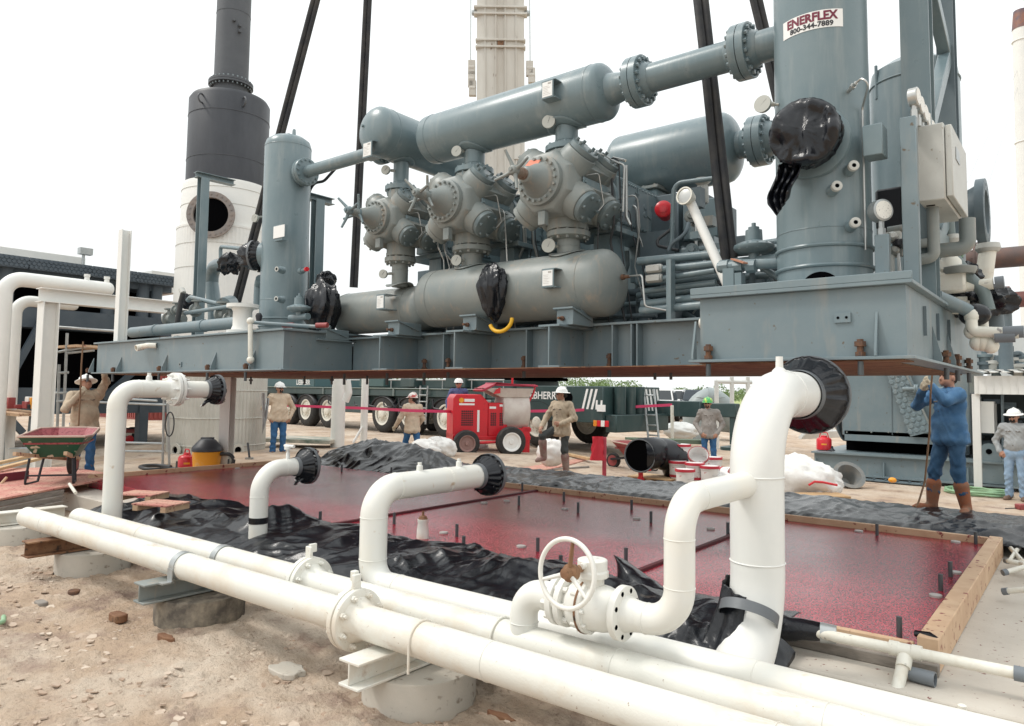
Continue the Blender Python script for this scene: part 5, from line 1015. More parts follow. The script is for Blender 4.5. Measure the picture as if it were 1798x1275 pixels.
def twist(u, v_):
    a = (u-.5)*2; w_ = .10+.05*math.sin(v_*math.pi)-.05*v_; f_ = .035*(abs(((u*3.3+v_*.7) % 1)-.5)*4-1)
    return tiltfix(qa.lerp(qb, v_)+V((a*w_*.95+.02*math.sin(v_*7), a*w_*-.3+f_-.03, f_*.5+.05*a*v_)))
tarp('plastic_twist', twist, 26, 40, .06, 'loose end of black plastic hanging under the manway cover', 'plastic cover', BLKC)
q = S(866, 505, y=YB-rL-.04); crumpled(q, (.17, .15, .25), 'black plastic cover on the front of the long lower bottle', 2, .12, tail=(.05, 0, -.10))
q = S(563, 540, y=YB-.30); crumpled(q, (.29, .18, .33), 'crumpled black plastic on the left end of the shorter lower bottle', 8, .14, tail=(.06, 0, -.1))
q = S(404, 463, y=7.1); crumpled(q, (.19, .17, .17), 'black plastic bundle on the upright gray elbow left of the left scrubber', 6, .16)
wrap(tiltfix(KN), dK, .22, .14, .16, 'black plastic cover with a gray rim on the left scrubber', 31, .03, tail=(.0, 0, -.12))
q = S(572, 490, y=6.7); crumpled(q, (.13, .12, .09), 'small black plastic cap behind the left scrubber', 12, .2)
q = S(331, 530, y=6.7); crumpled(q, (.12, .12, .12), 'black plastic knot beside the davit post at the far left', 14, .2)
q = S(1718, 530, y=7.9); crumpled(q, (.25, .2, .14), 'black plastic bundle among the hoses off the right end', 16, .2)
q = S(1690, 485, y=8.0); crumpled(q, (.14, .12, .1), 'small black plastic wad behind the lever valve at the right end', 17, .2)
def sling(pb, pt, yb, yt, label, r=.042):
    a, b = tiltfix(S(*pb, y=yb)), P(*pt, y=yt); b = b+(b-a)*1.6
    t = thing('hoist_sling', label, 'sling', a, group='black hoist slings'); d, u, n = frame(b-a, FW)
    for k in (-1, 1):
        mb = MB(); pts = [a.lerp(b, j/16)+u*(k*r*.92)+n*.006*math.sin(j*1.3+k) for j in range(17)]; mb.tube(pts, r, 14)
        mb.build('strand', SLING, t)
    return t
sling((414, 535), (556, -8), 7.2, 7.4, 'leaning black hoist sling passing behind the left scrubber')
sling((621, 505), (646, -8), 9.2, 8.8, 'black hoist sling between left scrubber and the compressor cylinders')
sling((1283, 475), (1230, -8), 6.75, 6.95, 'thick black hoist sling in front of the gray box and conduits')
sling((1385, 245), (1326, -8), 8.9, 8.7, 'black hoist sling half hidden behind the tall right scrubber')
# leaning white tube tied to the header
a, b = tiltfix(S(1283, 512, y=6.35)), tiltfix(S(1211, 352, y=6.55)); t = thing('white_tube', 'slanted white tube with a silver plugged end, tied before the conduits', 'tube', a)
mb = MB(); mb.tube([a, b, b+V((-.0, -.10, .02))], .046, 20, R=.06); mb.build('tube', WPC, t)
c = b+V((0, -.09, .02)); mb = MB(); mb.lathe(c, (-.15, -1, .1), [(-.09, .055), (0, .085), (.03, .088), (.03, .075), (.01, .07)], 24); mb.build('socket', PVC, t); mb = MB(); mb.lathe(c, (-.15, -1, .1), [(.012, .072), (.022, .07), (.03, .03)], 16); mb.build('plug', CHROME, t)
# ================================================================== silencer stack at left
TC = V((-17.55, 10.15, .4)); TD = (TC-V((0, 0, CH))).dot(FW)
def tz(py, px=390): 
    v = FW+RT*((px-899)/FPX)+UP*((PPY-py)/FPX); hx = math.hypot(TC.x, TC.y); t = hx/math.hypot(v.x, v.y); return CH+v.z*t
t = thing('silencer_stack', 'tall silencer stack with ribbed base, white middle, black top and gray chimney', 'stack', TC)
rl, ru, rb_, rc = 1.17, 1.08, 1.0, .43
z405, z320, z165, z140 = tz(412), tz(330), tz(180), tz(148)
mb = MB(); N = 150; zs = [TC.z, tz(600)]; rings = []
for z in zs: rings.append([V((TC.x+(rl+(.012 if k % 2 else 0))*math.cos(2*math.pi*k/N), TC.y+(rl+(.012 if k % 2 else 0))*math.sin(2*math.pi*k/N), z)) for k in range(N)])
mb.loft(rings); mb.build('ribbed_base', SILV, t, ang=15)
mb = MB()
for z in (tz(685), tz(732), tz(778)): mb.torus((TC.x, TC.y, z), Z, rl+.015, .014, 80, 6)
mb.build('band', SILV, t)
mb = MB(); rings = []
for z in (tz(600), z405): rings.append([V((TC.x+(1.15+(.008 if k % 2 else 0))*math.cos(2*math.pi*k/N), TC.y+(1.15+(.008 if k % 2 else 0))*math.sin(2*math.pi*k/N), z)) for k in range(N)])
mb.loft(rings); mb.lathe((TC.x, TC.y, z405), Z, [(0, 1.165), (.05, 1.165), (.06, ru), (z320-z405-.1, ru), (z320-z405, ru*.97)], 90); mb.build('white_section', WPC, t, ang=20)
mb = MB()
for py in (345, 372, 440, 480): mb.torus((TC.x, TC.y, tz(py)), Z, (ru if py < 410 else 1.155)+.003, .008, 80, 5)
mb.build('band', SILV, t)
mb = MB(); mb.lathe((TC.x, TC.y, z320-.05), Z, [(0, rb_), (z165-z320, rb_), (z165-z320+.10, rb_*.94), (z165-z320+.19, rb_*.7), (z165-z320+.22, rc)], 72); mb.build('black_section', CHIMB, t)
mb = MB()
for z in (z320+.6, z165-.5): mb.torus((TC.x, TC.y, z), Z, rb_+.002, .008, 72, 5)
mb.build('weld_band', CHIM, t)
mb = MB(); mb.cyl((TC.x, TC.y, z165), (TC.x, TC.y, 14.5), rc, rc*.99, 48); mb.torus((TC.x, TC.y, tz(25)), Z, rc, .006, 48, 5); mb.build('chimney', CHIM, t)
mb = MB(); mb.flange((TC.x, TC.y, z140), Z, .56, .06, 0); mb.build('chimney_flange', CHIM, t); mb = MB(); mb.bolts((TC.x, TC.y, z140), Z, .5, 28, .024, -.11, .11); mb.build('flange_bolts', BOLT, t)
for px in (337, 444):
    q = P(px, 185, d=TD-.7); mb = MB(); dv = V((q.x-TC.x, q.y-TC.y, 0)).normalized()*rb_; mb.torus(V((TC.x, TC.y, z165-.25))+dv*1.03, dv.cross(Z), .11, .022, 20, 8); mb.build('lifting_ring', CHIM, t)
for py, px in ((14, 413), (22, 446), (33, 446)): q = P(px, py, d=TD-.3); mb = MB(); dv = V((q.x-TC.x, q.y-TC.y, 0)).normalized(); c = V((TC.x, TC.y, q.z))+dv*rc; mb.cyl(c-dv*.05, c+dv*.09, .045, n=10); mb.build('stub', CHIM, t)
dN = (V((0, 0, 0))-V((TC.x, TC.y, 0))).normalized(); dN = Matrix.Rotation(R_(-16), 3, 'Z')@dN; zN = tz(396)
c = V((TC.x, TC.y, zN)); mb = MB(); mb.lathe(c, dN, [(.9, .42), (1.2, .42), (1.2, .57), (1.26, .57), (1.26, .42), (1.1, .40)], 48, False, False); mb.bolts(c, dN, .505, 24, .022, 1.25, 1.285); mb.build('open_nozzle', mat('rusty_flange', (.22, .20, .19), .6, col2=(.30, .24, .2), scale=5), t); mb = MB(); mb.cyl(c+dN*1.19, c+dN*1.2, .405, n=40); mb.build('nozzle_bore', BLACK, t)
for px, py, r in ((427, 792, .12), (310, 790, .12)):
    q = P(px, py, d=TD-1.1); dv = V((q.x-TC.x, q.y-TC.y, 0)).normalized(); c = V((TC.x, TC.y, q.z))+dv*rl; mb = MB(); mb.lathe(c-dv*.05, dv, [(0, r*.75), (.12, r*.75), (.12, r*1.35), (.16, r*1.35), (.16, r*.72), (.1, r*.7)], 28, False, True); o = mb.build('drain_flange', SILV, t); m2 = MB(); m2.cyl(c+dv*.06, c+dv*.07, r*.71, n=20); m2.build('bore', BLACK, o)
mb = MB(); mb.lathe((TC.x, TC.y, .2), Z, [(0, 1.7), (.22, 1.7), (.225, 1.69)], 6); mb.solo('stack_footing', CONC, 'low pale concrete footing under the ribbed stack', 'footing')
# ================================================================== white pipe rack at left
t = thing('pipe_rack', 'white steel pipe rack column and beam at the left edge', 'rack', (-11.8, 4.1, .4)); pq = P(86, 532, d=15.2); cx, cyy = pq.x, pq.y; zt = pq.z
mb = MB(); mb.box(cx-.17, cx+.17, cyy-.15, cyy-.135, .3, zt); mb.box(cx-.17, cx+.17, cyy+.135, cyy+.15, .3, zt); mb.box(cx-.006, cx+.006, cyy-.1345, cyy+.1345, .3, zt); mb.build('column', WPC, t)
ye = P(308, 540, x=cx).y; mb = MB(); mb.ibeam((cx, cyy-.2, zt+.15), (cx, ye, zt+.15), .29, .3, .016, .01, Z); mb.build('beam', WPC, t)
xp = P(8, 500, d=15.6).x; q = P(8, 500, x=xp); zp = P(30, 490, x=xp).z; ye = P(190, 500, x=xp).y
t = thing('white_pipe', 'thick white pipe with a round end, highest at the left edge', 'pipe', (xp, q.y, .3)); mb = MB(); mb.tube(fil([(xp, q.y, .3), (xp, q.y, zp), (xp, ye, zp)], .35, 10), .16, 28); mb.ball((xp, ye, zp), .16, 24, 12, (1, .8, 1)); mb.build('pipe', WPC, t)
for px in (153, 188): q = P(px, 485, x=xp); mb = MB(); mb.lathe((xp, q.y, zp+.14), Z, [(0, .06), (.09, .05), (.09, .065), (.15, .065)], 14); mb.build('boss', WPC, t)
xp = P(27, 560, d=16.4).x; q = P(27, 560, x=xp); zp = P(30, 527, x=xp).z; ye = P(128, 535, x=xp).y
mb = MB(); mb.tube(fil([(xp, q.y, .3), (xp, q.y, zp), (xp, ye, zp)], .3, 10), .125, 24); mb.ball((xp, ye, zp), .125, 20, 10); mb.solo('white_pipe', WPC, 'second white pipe at the left edge, turning in under the rack beam', 'pipe')
# ================================================================== dark air cooler far left
xc = -20.0
t = thing('air_cooler', 'dark navy air cooler structure with a hexagon patterned guard at far left', 'cooler', (xc-3, 8, .3))
def yz(px, py): q = P(px, py, x=xc); return q.y, q.z
y0, zt0 = yz(-40, 443); y1, zt1 = yz(312, 484); zt = (zt0+zt1)/2; zb = (yz(0, 466)[1]+yz(308, 504)[1])/2
mb = MB(); ys_ = [y0, yz(52, 450)[0], yz(163, 465)[0], yz(242, 475)[0], y1]
for a, b in zip(ys_, ys_[1:]): mb.box(xc-.25, xc, a+.015, b-.015, zb, zt)
mb.build('guard', GN, t); mb = MB(); hy = .105; r = 0; 
for j in range(3):
    y = y0+.06+(j % 2)*hy/2
    while y < y1-.05: mb.lathe((xc-.001, y, zb+.06+j*(zt-zb-.12)/2), (1, 0, 0), [(0, .055), (.018, .042)], 6); y += hy
mb.build('hexagon_guard', GN, t)
zb2 = yz(150, 512)[1]; zb3 = yz(150, 550)[1]; zb4 = yz(150, 580)[1]
mb = MB(); mb.box(xc-6, xc-.3, y0, y1, zb-.15, zt-.05); mb.build('top_deck', GN, t)
for px in (262, 285, 20, 200): y_ = yz(px, 510)[0]; mb = MB(); mb.cyl((xc-.35, y_, zb3), (xc-.35, y_, zb), .16, n=16); mb.build('fan_leg', GN, t)
mb = MB(); mb.box(xc-6, xc-.2, y0, y1, zb4, zb3+.05); mb.build('plenum', GN, t); mb = MB(); mb.box(xc-6, xc-1.2, y0, y1, zb3+.051, zb-.151); mb.build('gap_shade', BLACK, t)  # last block: solid black fill standing in for the shade between the ducts
mb = MB(); mb.box(xc-6, xc-.8, y0, y1, 2.0, zb4); mb.build('void_shade', BLACK, t)  # black block painted in as the dark void below the plenum
zl = yz(0, 668)[1]; mb = MB(); mb.box(xc-5, xc-.3, y0, y1+1.5, 1.35, 2.0); mb.build('lower_beam', GN, t)
for a, b in (((-5, 705), (75, 560)), ((40, 760), (-10, 705)), ((180, 700), (250, 640))): mb = MB(); qa, qb = P(*a, x=xc-.1), P(*b, x=xc-.1); mb.bar(qa, qb, .14, .14); mb.build('brace', GN, t)
for px in (15, 170, 262): y_ = yz(px, 700)[0]; mb = MB(); mb.box(xc-.5, xc-.25, y_-.12, y_+.12, .3, 2.0); mb.build('leg', GN, t)
mb = MB(); q = P(0, 432, x=xc-2); q2 = P(150, 470, x=xc-2); mb.box(xc-4, xc-2, q.y-1, q2.y, q.z-.6, (q.z+P(150, 452, x=xc-2).z)/2); mb.build('white_top_unit', WPC, t, bevel=.02)
q = P(147, 442, x=xc-1.5); mb = MB(); mb.box(xc-1.6, xc-1.4, q.y-.12, q.y+.2, q.z-.08, q.z+.1); mb.cyl((xc-1.5, q.y, q.z-.08), (xc-1.5, q.y, q.z-.6), .04); mb.build('work_lamp', STEEL, t)
q = P(290, 478, x=xc-2); mb = MB(); mb.box(xc-4, xc-2, q.y-.4, q.y+.5, q.z-.6, q.z); mb.build('white_top_unit', WPC, t)
# scaffold
t = thing('scaffold', 'galvanised tube scaffold left of the tall left worker', 'scaffold', (-15, 7, .3)); D = 15.5
for a, b in (((118, 585), (110, 770)), ((104, 640), (100, 770)), ((103, 618), (160, 608)), ((103, 655), (120, 654)), ((98, 574), (212, 582)), ((118, 620), (165, 615)), ((98, 690), (120, 690)), ((100, 705), (118, 704))):
    mb = MB(); mb.tube([P(*a, d=D), P(*b, d=D)], .028, 10); mb.build('scaffold_tube', STEEL, t)
mb = MB(); q = P(140, 610, d=D+.3); mb.box(q.x-.5, q.x+.6, q.y-.3, q.y+.4, q.z-.02, q.z+.03); mb.build('plank', WOOD, t)
t = thing('scaffold', 'galvanised tube rail frame between the tall left riser and the ribbed stack', 'scaffold', (-17, 9, .3)); D = 15.5
for a, b in (((288, 700), (285, 842)), ((166, 706), (292, 711)), ((205, 777), (288, 779)), ((205, 792), (288, 793)), ((210, 700), (276, 704)), ((294, 692), (298, 840))):
    mb = MB(); mb.tube([P(*a, d=D), P(*b, d=D)], .026, 10); mb.build('scaffold_tube', STEEL, t)
mb = MB(); q = P(298, 745, d=15.2); mb.tube([q+V((.1*math.cos(a)*.6, .1*math.cos(a)*.6, .25*math.sin(a))) for a in [2*math.pi*k/20 for k in range(20)]], .014, 8, closed=True); mb.solo('hose_loop', HOSE, 'dark hose loop hung on the rail frame by the ribbed stack', 'hose')
# white post in front of the ribbed stack
q = P(395, 838, d=14.0); t = thing('white_post', 'square white steel post in front of the ribbed stack', 'post', (q.x, q.y, .4)); mb = MB(); x, y = q.x, q.y; zt = 2.42
mb.ibeam((x, y, .4), (x, y, zt), .22, .2, .014, .012, (.5, -.86, 0)); mb.build('shaft', WPC, t); mb = MB(); mb.box(x-.2, x+.2, y-.2, y+.2, .40, .43); mb.build('foot_plate', WPC, t)
q = P(592, 790, d=20); mb = MB(); mb.cyl((q.x, q.y, .35), (q.x, q.y, 2.75), .19, .18, 28); mb.tube([P(606, 705, d=19.6), P(612, 690, d=19.6), P(609, 668, d=19.6)], .1, 14, R=.1); mb.solo('white_post', WPC, 'thick white pipe post with a small bent pipe, beside the crane wheels', 'post')
q = P(638, 790, d=20.5); t = thing('white_post', 'slim white post with a diagonal foot brace before the crane wheels', 'post', (q.x, q.y, .4)); mb = MB(); mb.cyl((q.x, q.y, .35), (q.x, q.y, 2.75), .1, n=20); mb.build('shaft', WPC, t); mb = MB(); mb.tube([P(636, 750, d=20.4), P(620, 778, d=20.2)], .035, 10); mb.build('brace', WPC, t)

# ================================================================== mobile crane
q = P(1075, 790, d=19.3); zg = .47
t = thing('mobile_crane', 'dark green mobile crane truck carrying a tall pale boom behind the mixer', 'crane', (q.x, q.y, zg), R_(-6.8)); local(t)
LEN = 20.5
def bx(name, m, *a, bevel=.02, par=None): mb = MB(); mb.box(*a); return mb.build(name, m, par or t, bevel=bevel)
bx('chassis', GRN, -LEN, -.9, .25, 2.45, .95, 1.35)
bx('side_deck', GRN, -LEN, -3.6, 0.02, 2.7, 1.36, 1.62); bx('deck_rail', mat('crane_rail', (.20, .24, .23), .5), -LEN, -3.6, -.02, 2.72, 1.625, 1.66)
bx('upper_side', GRN, -12, -4.0, .3, 2.4, 1.665, 1.95); bx('cab', mat('crane_teal', (.05, .11, .12), .45), -LEN, -15.4, .05, 2.65, 1.665, 3.1)
bx('cab_window', GLASS, -19, -17.4, .035, .06, 2.2, 2.9, bevel=0)
bx('rear_body', GRN, -3.59, -.32, .0, 2.7, .78, 1.78); bx('rear_bumper', GRN, -.31, .05, .1, 2.6, .55, 1.02)
for k in range(3): mb = MB(); mb.cyl((-.16, .55+k*.45, 1.03), (-.16, .55+k*.45, 1.78), .16, n=16); mb.build('rear_cylinder', GRN, t)
mb = MB()
for k in range(5): y = .0; x = -1.05+k*.16; mb.prism([(x, -.006, 1.15), (x+.075, -.006, 1.15), (x+.235, -.006, 1.70), (x+.16, -.006, 1.70)] if k < 3 else [(x, -.006, 1.15), (x+.06, -.006, 1.15), (x+.08, -.006, 1.4), (x+.02, -.006, 1.4)], (0, .004, 0))
mb.build('hazard_stripes', STRIPE, t)
mb = MB()
for k in range(4): y = 1.95+k*.18; mb.prism([(-.315, y, 1.72), (-.315, y+.085, 1.72), (-.315, y+.24, 1.10), (-.315, y+.155, 1.10)], (.004, 0, 0))
mb.build('hazard_stripes', STRIPE, t)
for k, m_ in ((0, mat('lamp_orange', (.7, .25, .03), .3)), (1, RED), (2, STRIPE), (3, RED)): bx('rear_lamp', m_, -.62+k*.13, -.50+k*.13, -.035, -.0, .70, .86, bevel=.005)
bx('number_plate', STRIPE, -.5, -.22, -.03, -.01, 1.10, 1.28, bevel=0)
mb = MB(); mb.cyl((-1.55, -.01, 1.45), (-1.55, .01, 1.45), .17, n=24); mb.build('exhaust_port', BLACK, t)
mb = MB(); letters(mb, 'LIEBHERR', .30, lambda X, Y: (-2.62+X, -.005, 1.40+Y), .006, 1.0); mb.build('lettering', STRIPE, t, smooth=False)
mb = MB(); letters(mb, 'LIEBHERR', .30, lambda X, Y: (-16.3+X*.9, .04, 1.75+Y), .006, 1.0); mb.build('lettering', STRIPE, t, smooth=False)
bx('tool_locker', mat('crane_locker', (.05, .105, .105), .45), -4.7, -3.62, .0, .5, .7, 1.34)
def cwheel(x, y=.02):
    mb = MB(); r = .72; c = (x, y, r-.0); mb.lathe(c, (0, 1, 0), [(.10, .40), (0, .42), (.0, .55), (.03, .66), (.08, .705), (.14, .72), (.34, .72), (.42, .66), (.43, .42)], 40, False, True)
    for k in range(36): a = 2*math.pi*k/36; mb.obox((x+math.cos(a)*.715, y+.24, r+math.sin(a)*.715), (math.cos(a)*.014, 0, math.sin(a)*.014), (0, .11, 0), (-math.sin(a)*.022, 0, math.cos(a)*.022))
    o = mb.build('wheel', RUB, t); m2 = MB(); m2.lathe(c, (0, 1, 0), [(.02, .36), (-.002, .40), (.0, .425), (.03, .425), (.06, .36), (.05, .2), (-.03, .16), (-.05, .10)], 32, False, True); m2.bolts((x, y+.03, r), (0, -1, 0), .25, 10, .02, -.03, .03); m2.build('rim', PVC, o)
for x in (-17.6, -16.0, -14.3, -10.5, -8.9, -6.9, -2.75): cwheel(x)
for x in (-10.5, -8.9, -6.9, -2.75): cwheel(x, 2.3)
mb = MB()
for y in (-.06,):
    for s_ in (-.2, .2): mb.tube([(-7.95+s_, -.12, .45), (-7.95+s_, -.06, 1.75)], .03, 8)
    for k in range(6): mb.tube([(-8.15, -.1, .55+k*.22), (-7.75, -.1, .55+k*.22)], .022, 8)
mb.build('ladder', STEEL, t)
mb = MB()
for s_ in (-.17, .17): mb.tube([(.45+s_, 1.3, .02), (.12+s_, 1.5, 1.72)], .03, 8)
for k in range(6): f = .1+k*.16; mb.tube([(.45-.33*f-.17, 1.3+.2*f, .02+1.7*f), (.45-.33*f+.17, 1.3+.2*f, .02+1.7*f)], .022, 8)
mb.build('ladder', STEEL, t)
rc_ = random.Random(6)
for x0, x1, z0, z1 in ((-5.6, -4.5, .75, 1.33), (-13.2, -11.6, .7, 1.33), (-4.3, -3.7, .8, 1.2), (-12, -10.4, 1.7, 2.1), (-9.4, -8.6, 1.7, 2.0), (-6.9, -5.9, 1.7, 2.25)): bx('side_box', rc_.choice([GRN, MATS['crane_locker'], MATS['crane_rail']]), x0, x1, .0, .4, z0, z1)
for x in (-17.6, -16.0, -14.3, -10.5, -8.9, -6.9, -2.75):
    mb = MB(); mb.grid(lambda u, v_: (x+.80*math.cos(math.pi*(.1+.8*u)), .0+.5*v_, .70+.80*math.sin(math.pi*(.1+.8*u))*.78), 12, 2); mb.build('mudguard', INK, t, thick=.02)
for k in range(12):
    x = -3.8-k*.95; mb = MB(); mb.tube([(x, .05, 1.3), (x+.1, .0, 1.0), (x+.5, .05, .95), (x+.7, .1, 1.25)], .03, 7, R=.1); mb.build('brake_hose', INK, t)
for k in range(7): x = -5-k*1.6; mb = MB(); mb.box(x, x+.06, -.03, .02, 1.38, 1.66); mb.build('deck_bracket', MATS['crane_rail'], t)
mb = MB(); mb.tube([(-13, .1, 1.95), (-4.2, .1, 1.95)], .025, 8)
for k in range(7): mb.tube([(-13+k*1.46, .1, 1.66), (-13+k*1.46, .1, 1.95)], .02, 6)
mb.build('handrail', STEEL, t)
# outrigger at the rear right
bx('outrigger_beam', GRN, -.3, 1.1, 2.55, 2.9, .95, 1.4); bx('outrigger_tip', GRN, .9, 2.1, 2.7, 2.95, .98, 1.36)
mb = MB(); mb.cyl((1.95, 2.82, .25), (1.95, 2.82, 1.0), .09, n=14); mb.lathe((1.95, 2.82, .1), Z, [(0, .34), (.08, .34), (.12, .12)], 20); mb.build('outrigger_jack', GRN, t)
bx('superstructure', CREAM, -7.6, -3.0, .5, 2.3, 2.06, 2.7); bx('slew_ring', BLACK, -6.4, -3.6, .4, 2.4, 1.951, 2.055)
bx('counterweight', CREAM, -4.9, -3.0, .25, 2.5, 2.15, 2.9)
# boom
bq = P(880, 660, d=24.2); R0 = t.matrix_world if False else Matrix.Translation((q.x, q.y, zg))@Matrix.Rotation(R_(-6.8), 4, 'Z')
li = R0.inverted()@bq; top = R0.inverted()@P(879, -60, d=25.5)
bd = (top-V((li.x, li.y, 2.0))).normalized(); rt = R0.to_3x3().inverted()@V((RT.x, RT.y, 0)).normalized(); fr = bd.cross(rt).normalized()
b0 = V((li.x, li.y, 2.2)); BL = 22; hw_ = .80
mb = MB(); pr = [(-hw_, -.55), (-hw_*.72, -.62), (-.12, -.62), (-.08, -.58), (.08, -.58), (.12, -.62), (hw_*.72, -.62), (hw_, -.55), (hw_, .6), (0, .95), (-hw_, .6)]
mb.loft([[b0+bd*s_+rt*a-fr*(-b) for a, b in pr] for s_ in (0, BL)]); mb.build('boom', CREAM, t, ang=20)
sg = -1 if (R0.to_3x3()@fr).dot(FW) > 0 else 1   # towards the camera
mb = MB()
for a in (-.52, -.16, .16, .52): mb.obox(b0+bd*BL/2+rt*a+fr*sg*.645, bd*BL/2, rt*.018, fr*.022)
mb.build('boom_rib', CREAM, t)
def boomz(py): # distance along the boom at this picture row
    best = min(range(400), key=lambda k: abs((lambda Q: PPY-FPX*(Q-V((0, 0, CH))).dot(UP)/(Q-V((0, 0, CH))).dot(FW)-py)(R0@(b0+bd*k*.04)))); return best*.04
for py, w_ in ((30, .9), (42, .9), (86, .84), (99, .84), (-10, .9)):
    s_ = boomz(py); mb = MB(); mb.obox(b0+bd*s_+fr*sg*.56, rt*w_, fr*.14, bd*.035); mb.build('boom_collar', CREAM, t, bevel=.01)
for py, a in ((4, -.36), (4, .36), (92, 0)):
    s_ = boomz(py); mb = MB(); mb.obox(b0+bd*s_+rt*a+fr*sg*.635, rt*.10, fr*.012, bd*.11); mb.build('boom_slot', RUST, t)
for py, a in ((35, -.86), (35, .86), (130, -.98), (150, -.98), (130, .98), (165, -.95), (142, 1.05)):
    s_ = boomz(py); mb = MB(); c = b0+bd*s_+rt*a+fr*sg*.4; mb.cyl(c-rt*.10, c+rt*.10, .10, n=12); mb.obox(c, rt*.12, fr*.08, bd*.26 if py > 100 else bd*.06); mb.build('boom_bracket', CREAM if py > 100 else STEEL, t, bevel=.01)
for a in (-1.02, 1.0): mb = MB(); mb.tube([b0+bd*(boomz(130))+rt*a+fr*sg*.3, b0+bd*BL+rt*a+fr*sg*.3], .018, 6); mb.build('boom_cable', STEEL, t)
s_ = boomz(250); mb = MB(); mb.obox(b0+bd*s_+rt*.85+fr*sg*.5, rt*.35, fr*.04, bd*.05); mb.obox(b0+bd*(s_-.3)+rt*.55+fr*sg*.6, rt*.1, fr*.1, bd*.5); mb.build('boom_bracket', CREAM, t)

# ================================================================== second skid and cooler at right
YS2 = 19.4
t = thing('second_skid', 'long gray steel skid base lying on the ground at right', 'skid', (-2, 20, .05)); xl = P(1430, 815, y=YS2).x; z1 = P(1430, 792, y=YS2).z
mb = MB(); mb.box(xl, 3.5, YS2, YS2+.03, .18, z1-.04); mb.box(xl, xl+.03, YS2+.03, 23, .18, z1-.04); mb.build('web', GB, t)
mb = MB(); mb.box(xl-.05, 3.5, YS2-.10, 23, z1-.04, z1); mb.box(xl-.05, 3.5, YS2-.12, YS2+.2, .14, .18); mb.build('flange', GB, t)
for px in (1434, 1553, 1700): x = P(px, 830, y=YS2).x; mb = MB(); mb.box(x-.015, x+.015, YS2-.09, YS2-.001, .18, .5); mb.build('stiffener', GB, t)
x = P(1737, 800, y=YS2).x; mb = MB(); mb.prism([(x-.3, YS2-.04, .2), (x+.3, YS2-.04, .2), (x+.22, YS2-.04, z1+.1)]+[(x+.2*math.cos(a), YS2-.04, z1+.2+.2*math.sin(a)) for a in [math.pi*k/8 for k in range(9)]]+[(x-.22, YS2-.04, z1+.1)], (0, .035, 0)); mb.cur = 1; mb.cyl((x, YS2-.05, z1+.22), (x, YS2, z1+.22), .06, n=16); mb.build('lifting_lug', [GB, BLACK], t)
bxq = lambda name, m, px0, px1, py0, py1, y, dep, **k: (lambda a, b: (lambda mm: mm.build(name, m, t, **k))(MB().box(a.x, b.x, y, y+dep, min(a.z, b.z), max(a.z, b.z))))(P(px0, py1, y=y), P(px1, py0, y=y))
yc = 19.9
t = thing('engine_cooler', 'big gray box shaped engine cooler standing on the second skid', 'cooler', P(1550, 790, y=yc))
bxq('casing', GB, 1478, 1700, 600, 764, yc, 3.0, bevel=.03); bxq('base_frame', GB, 1483, 1700, 765, 773, yc, 2.8); bxq('dark_gap', BLACK, 1486, 1625, 773.5, 791, yc+.5, 2.0)
for px, py0, py1 in ((1567, 660, 764), (1655, 640, 764)):
    q0, q1 = P(px, py1, y=yc), P(px, py0, y=yc); mb = MB(); mb.box(q0.x-.008, q0.x+.008, yc-.012, yc, q0.z, q1.z); mb.build('panel_seam', GK, t)
mb = MB()
for px in (1487, 1530, 1560, 1575, 1610): q = P(px, 759, y=yc); mb.lathe((q.x, yc, q.z), (0, -1, 0), [(0, .022), (.02, .018)], 8)
for py in (682, 720, 640): q = P(1487, py, y=yc); mb.lathe((q.x, yc, q.z), (0, -1, 0), [(0, .022), (.02, .018)], 8)
mb.build('panel_bolts', GD, t)
a, b = P(1577, 655, y=yc-.1), P(1618, 762, y=yc-.1); a = a+(a-b)*.35; d = (b-a); n_ = V((d.z, 0, -d.x)).normalized(); mb = MB(); mb.obox((a+b)/2, d/2, n_*.24, V((0, .05, 0)))
L_ = d.length; k = 0
while k*.125 < L_-.1:
    for j in range(-1, 2): mb.lathe(a+d*((k*.125+.08)/L_)+n_*(j*.14+(.07 if k % 2 else 0)*.9)+V((0, -.05, 0)), (0, -1, 0), [(0, .066), (.02, .05)], 6)
    k += 1
mb.build('belt_guard', GB, t)
a2, b2 = P(1590, 655, y=yc-.15), P(1632, 745, y=yc-.15); mb = MB(); mb.tube([a2+(a2-b2)*.3, b2], .025, 8); mb.build('guard_rail', GD, t); q = P(1585, 683, y=yc-.25); q2 = P(1660, 683, y=yc-.25); mb = MB(); mb.tube([q, q2], .05, 12); c = P(1609, 683, y=yc-.25); mb.flange(c, (1, 0, 0), .11, .04, 8, .012); mb.build('coolant_pipe', GB, t)
q = P(1473, 700, y=yc+1.0); mb = MB(); mb.lathe((q.x+.1, yc+1.4, q.z), (-1, 0, 0), [(0, 1.15), (.05, 1.15), (.2, .9)], 32); mb.build('fan_shroud', GK, t)
# canopy shed
yc = 18.9; t = thing('canopy', 'white steel canopy with a ribbed roof edge at the right edge', 'canopy', P(1716, 862, y=yc))
bxq('fascia', WPC, 1711, 1830, 660, 692, yc, .06); q = P(1715, 650, y=yc)
mb = MB(); x = q.x-.1
while x < q.x+3: mb.prism([(x, yc-.15, q.z), (x+.10, yc-.15, q.z), (x+.13, yc-.15, q.z-.06), (x+.25, yc-.15, q.z-.06)], (0, 4, .15)); x += .22
mb.build('roof', WPC, t)
for px in (1717, 1840): q = P(px, 862, y=yc+.02); mb = MB(); mb.box(q.x-.075, q.x+.075, yc+.065, yc+.2, .02, P(px, 692, y=yc).z-.001); mb.build('post', WPC, t)
mb = MB()
for k in range(8): q = P(1716+k*14, 676, y=yc); mb.box(q.x-.008, q.x+.008, yc-.012, yc-.001, P(1716, 691, y=yc).z, P(1716, 661, y=yc).z)
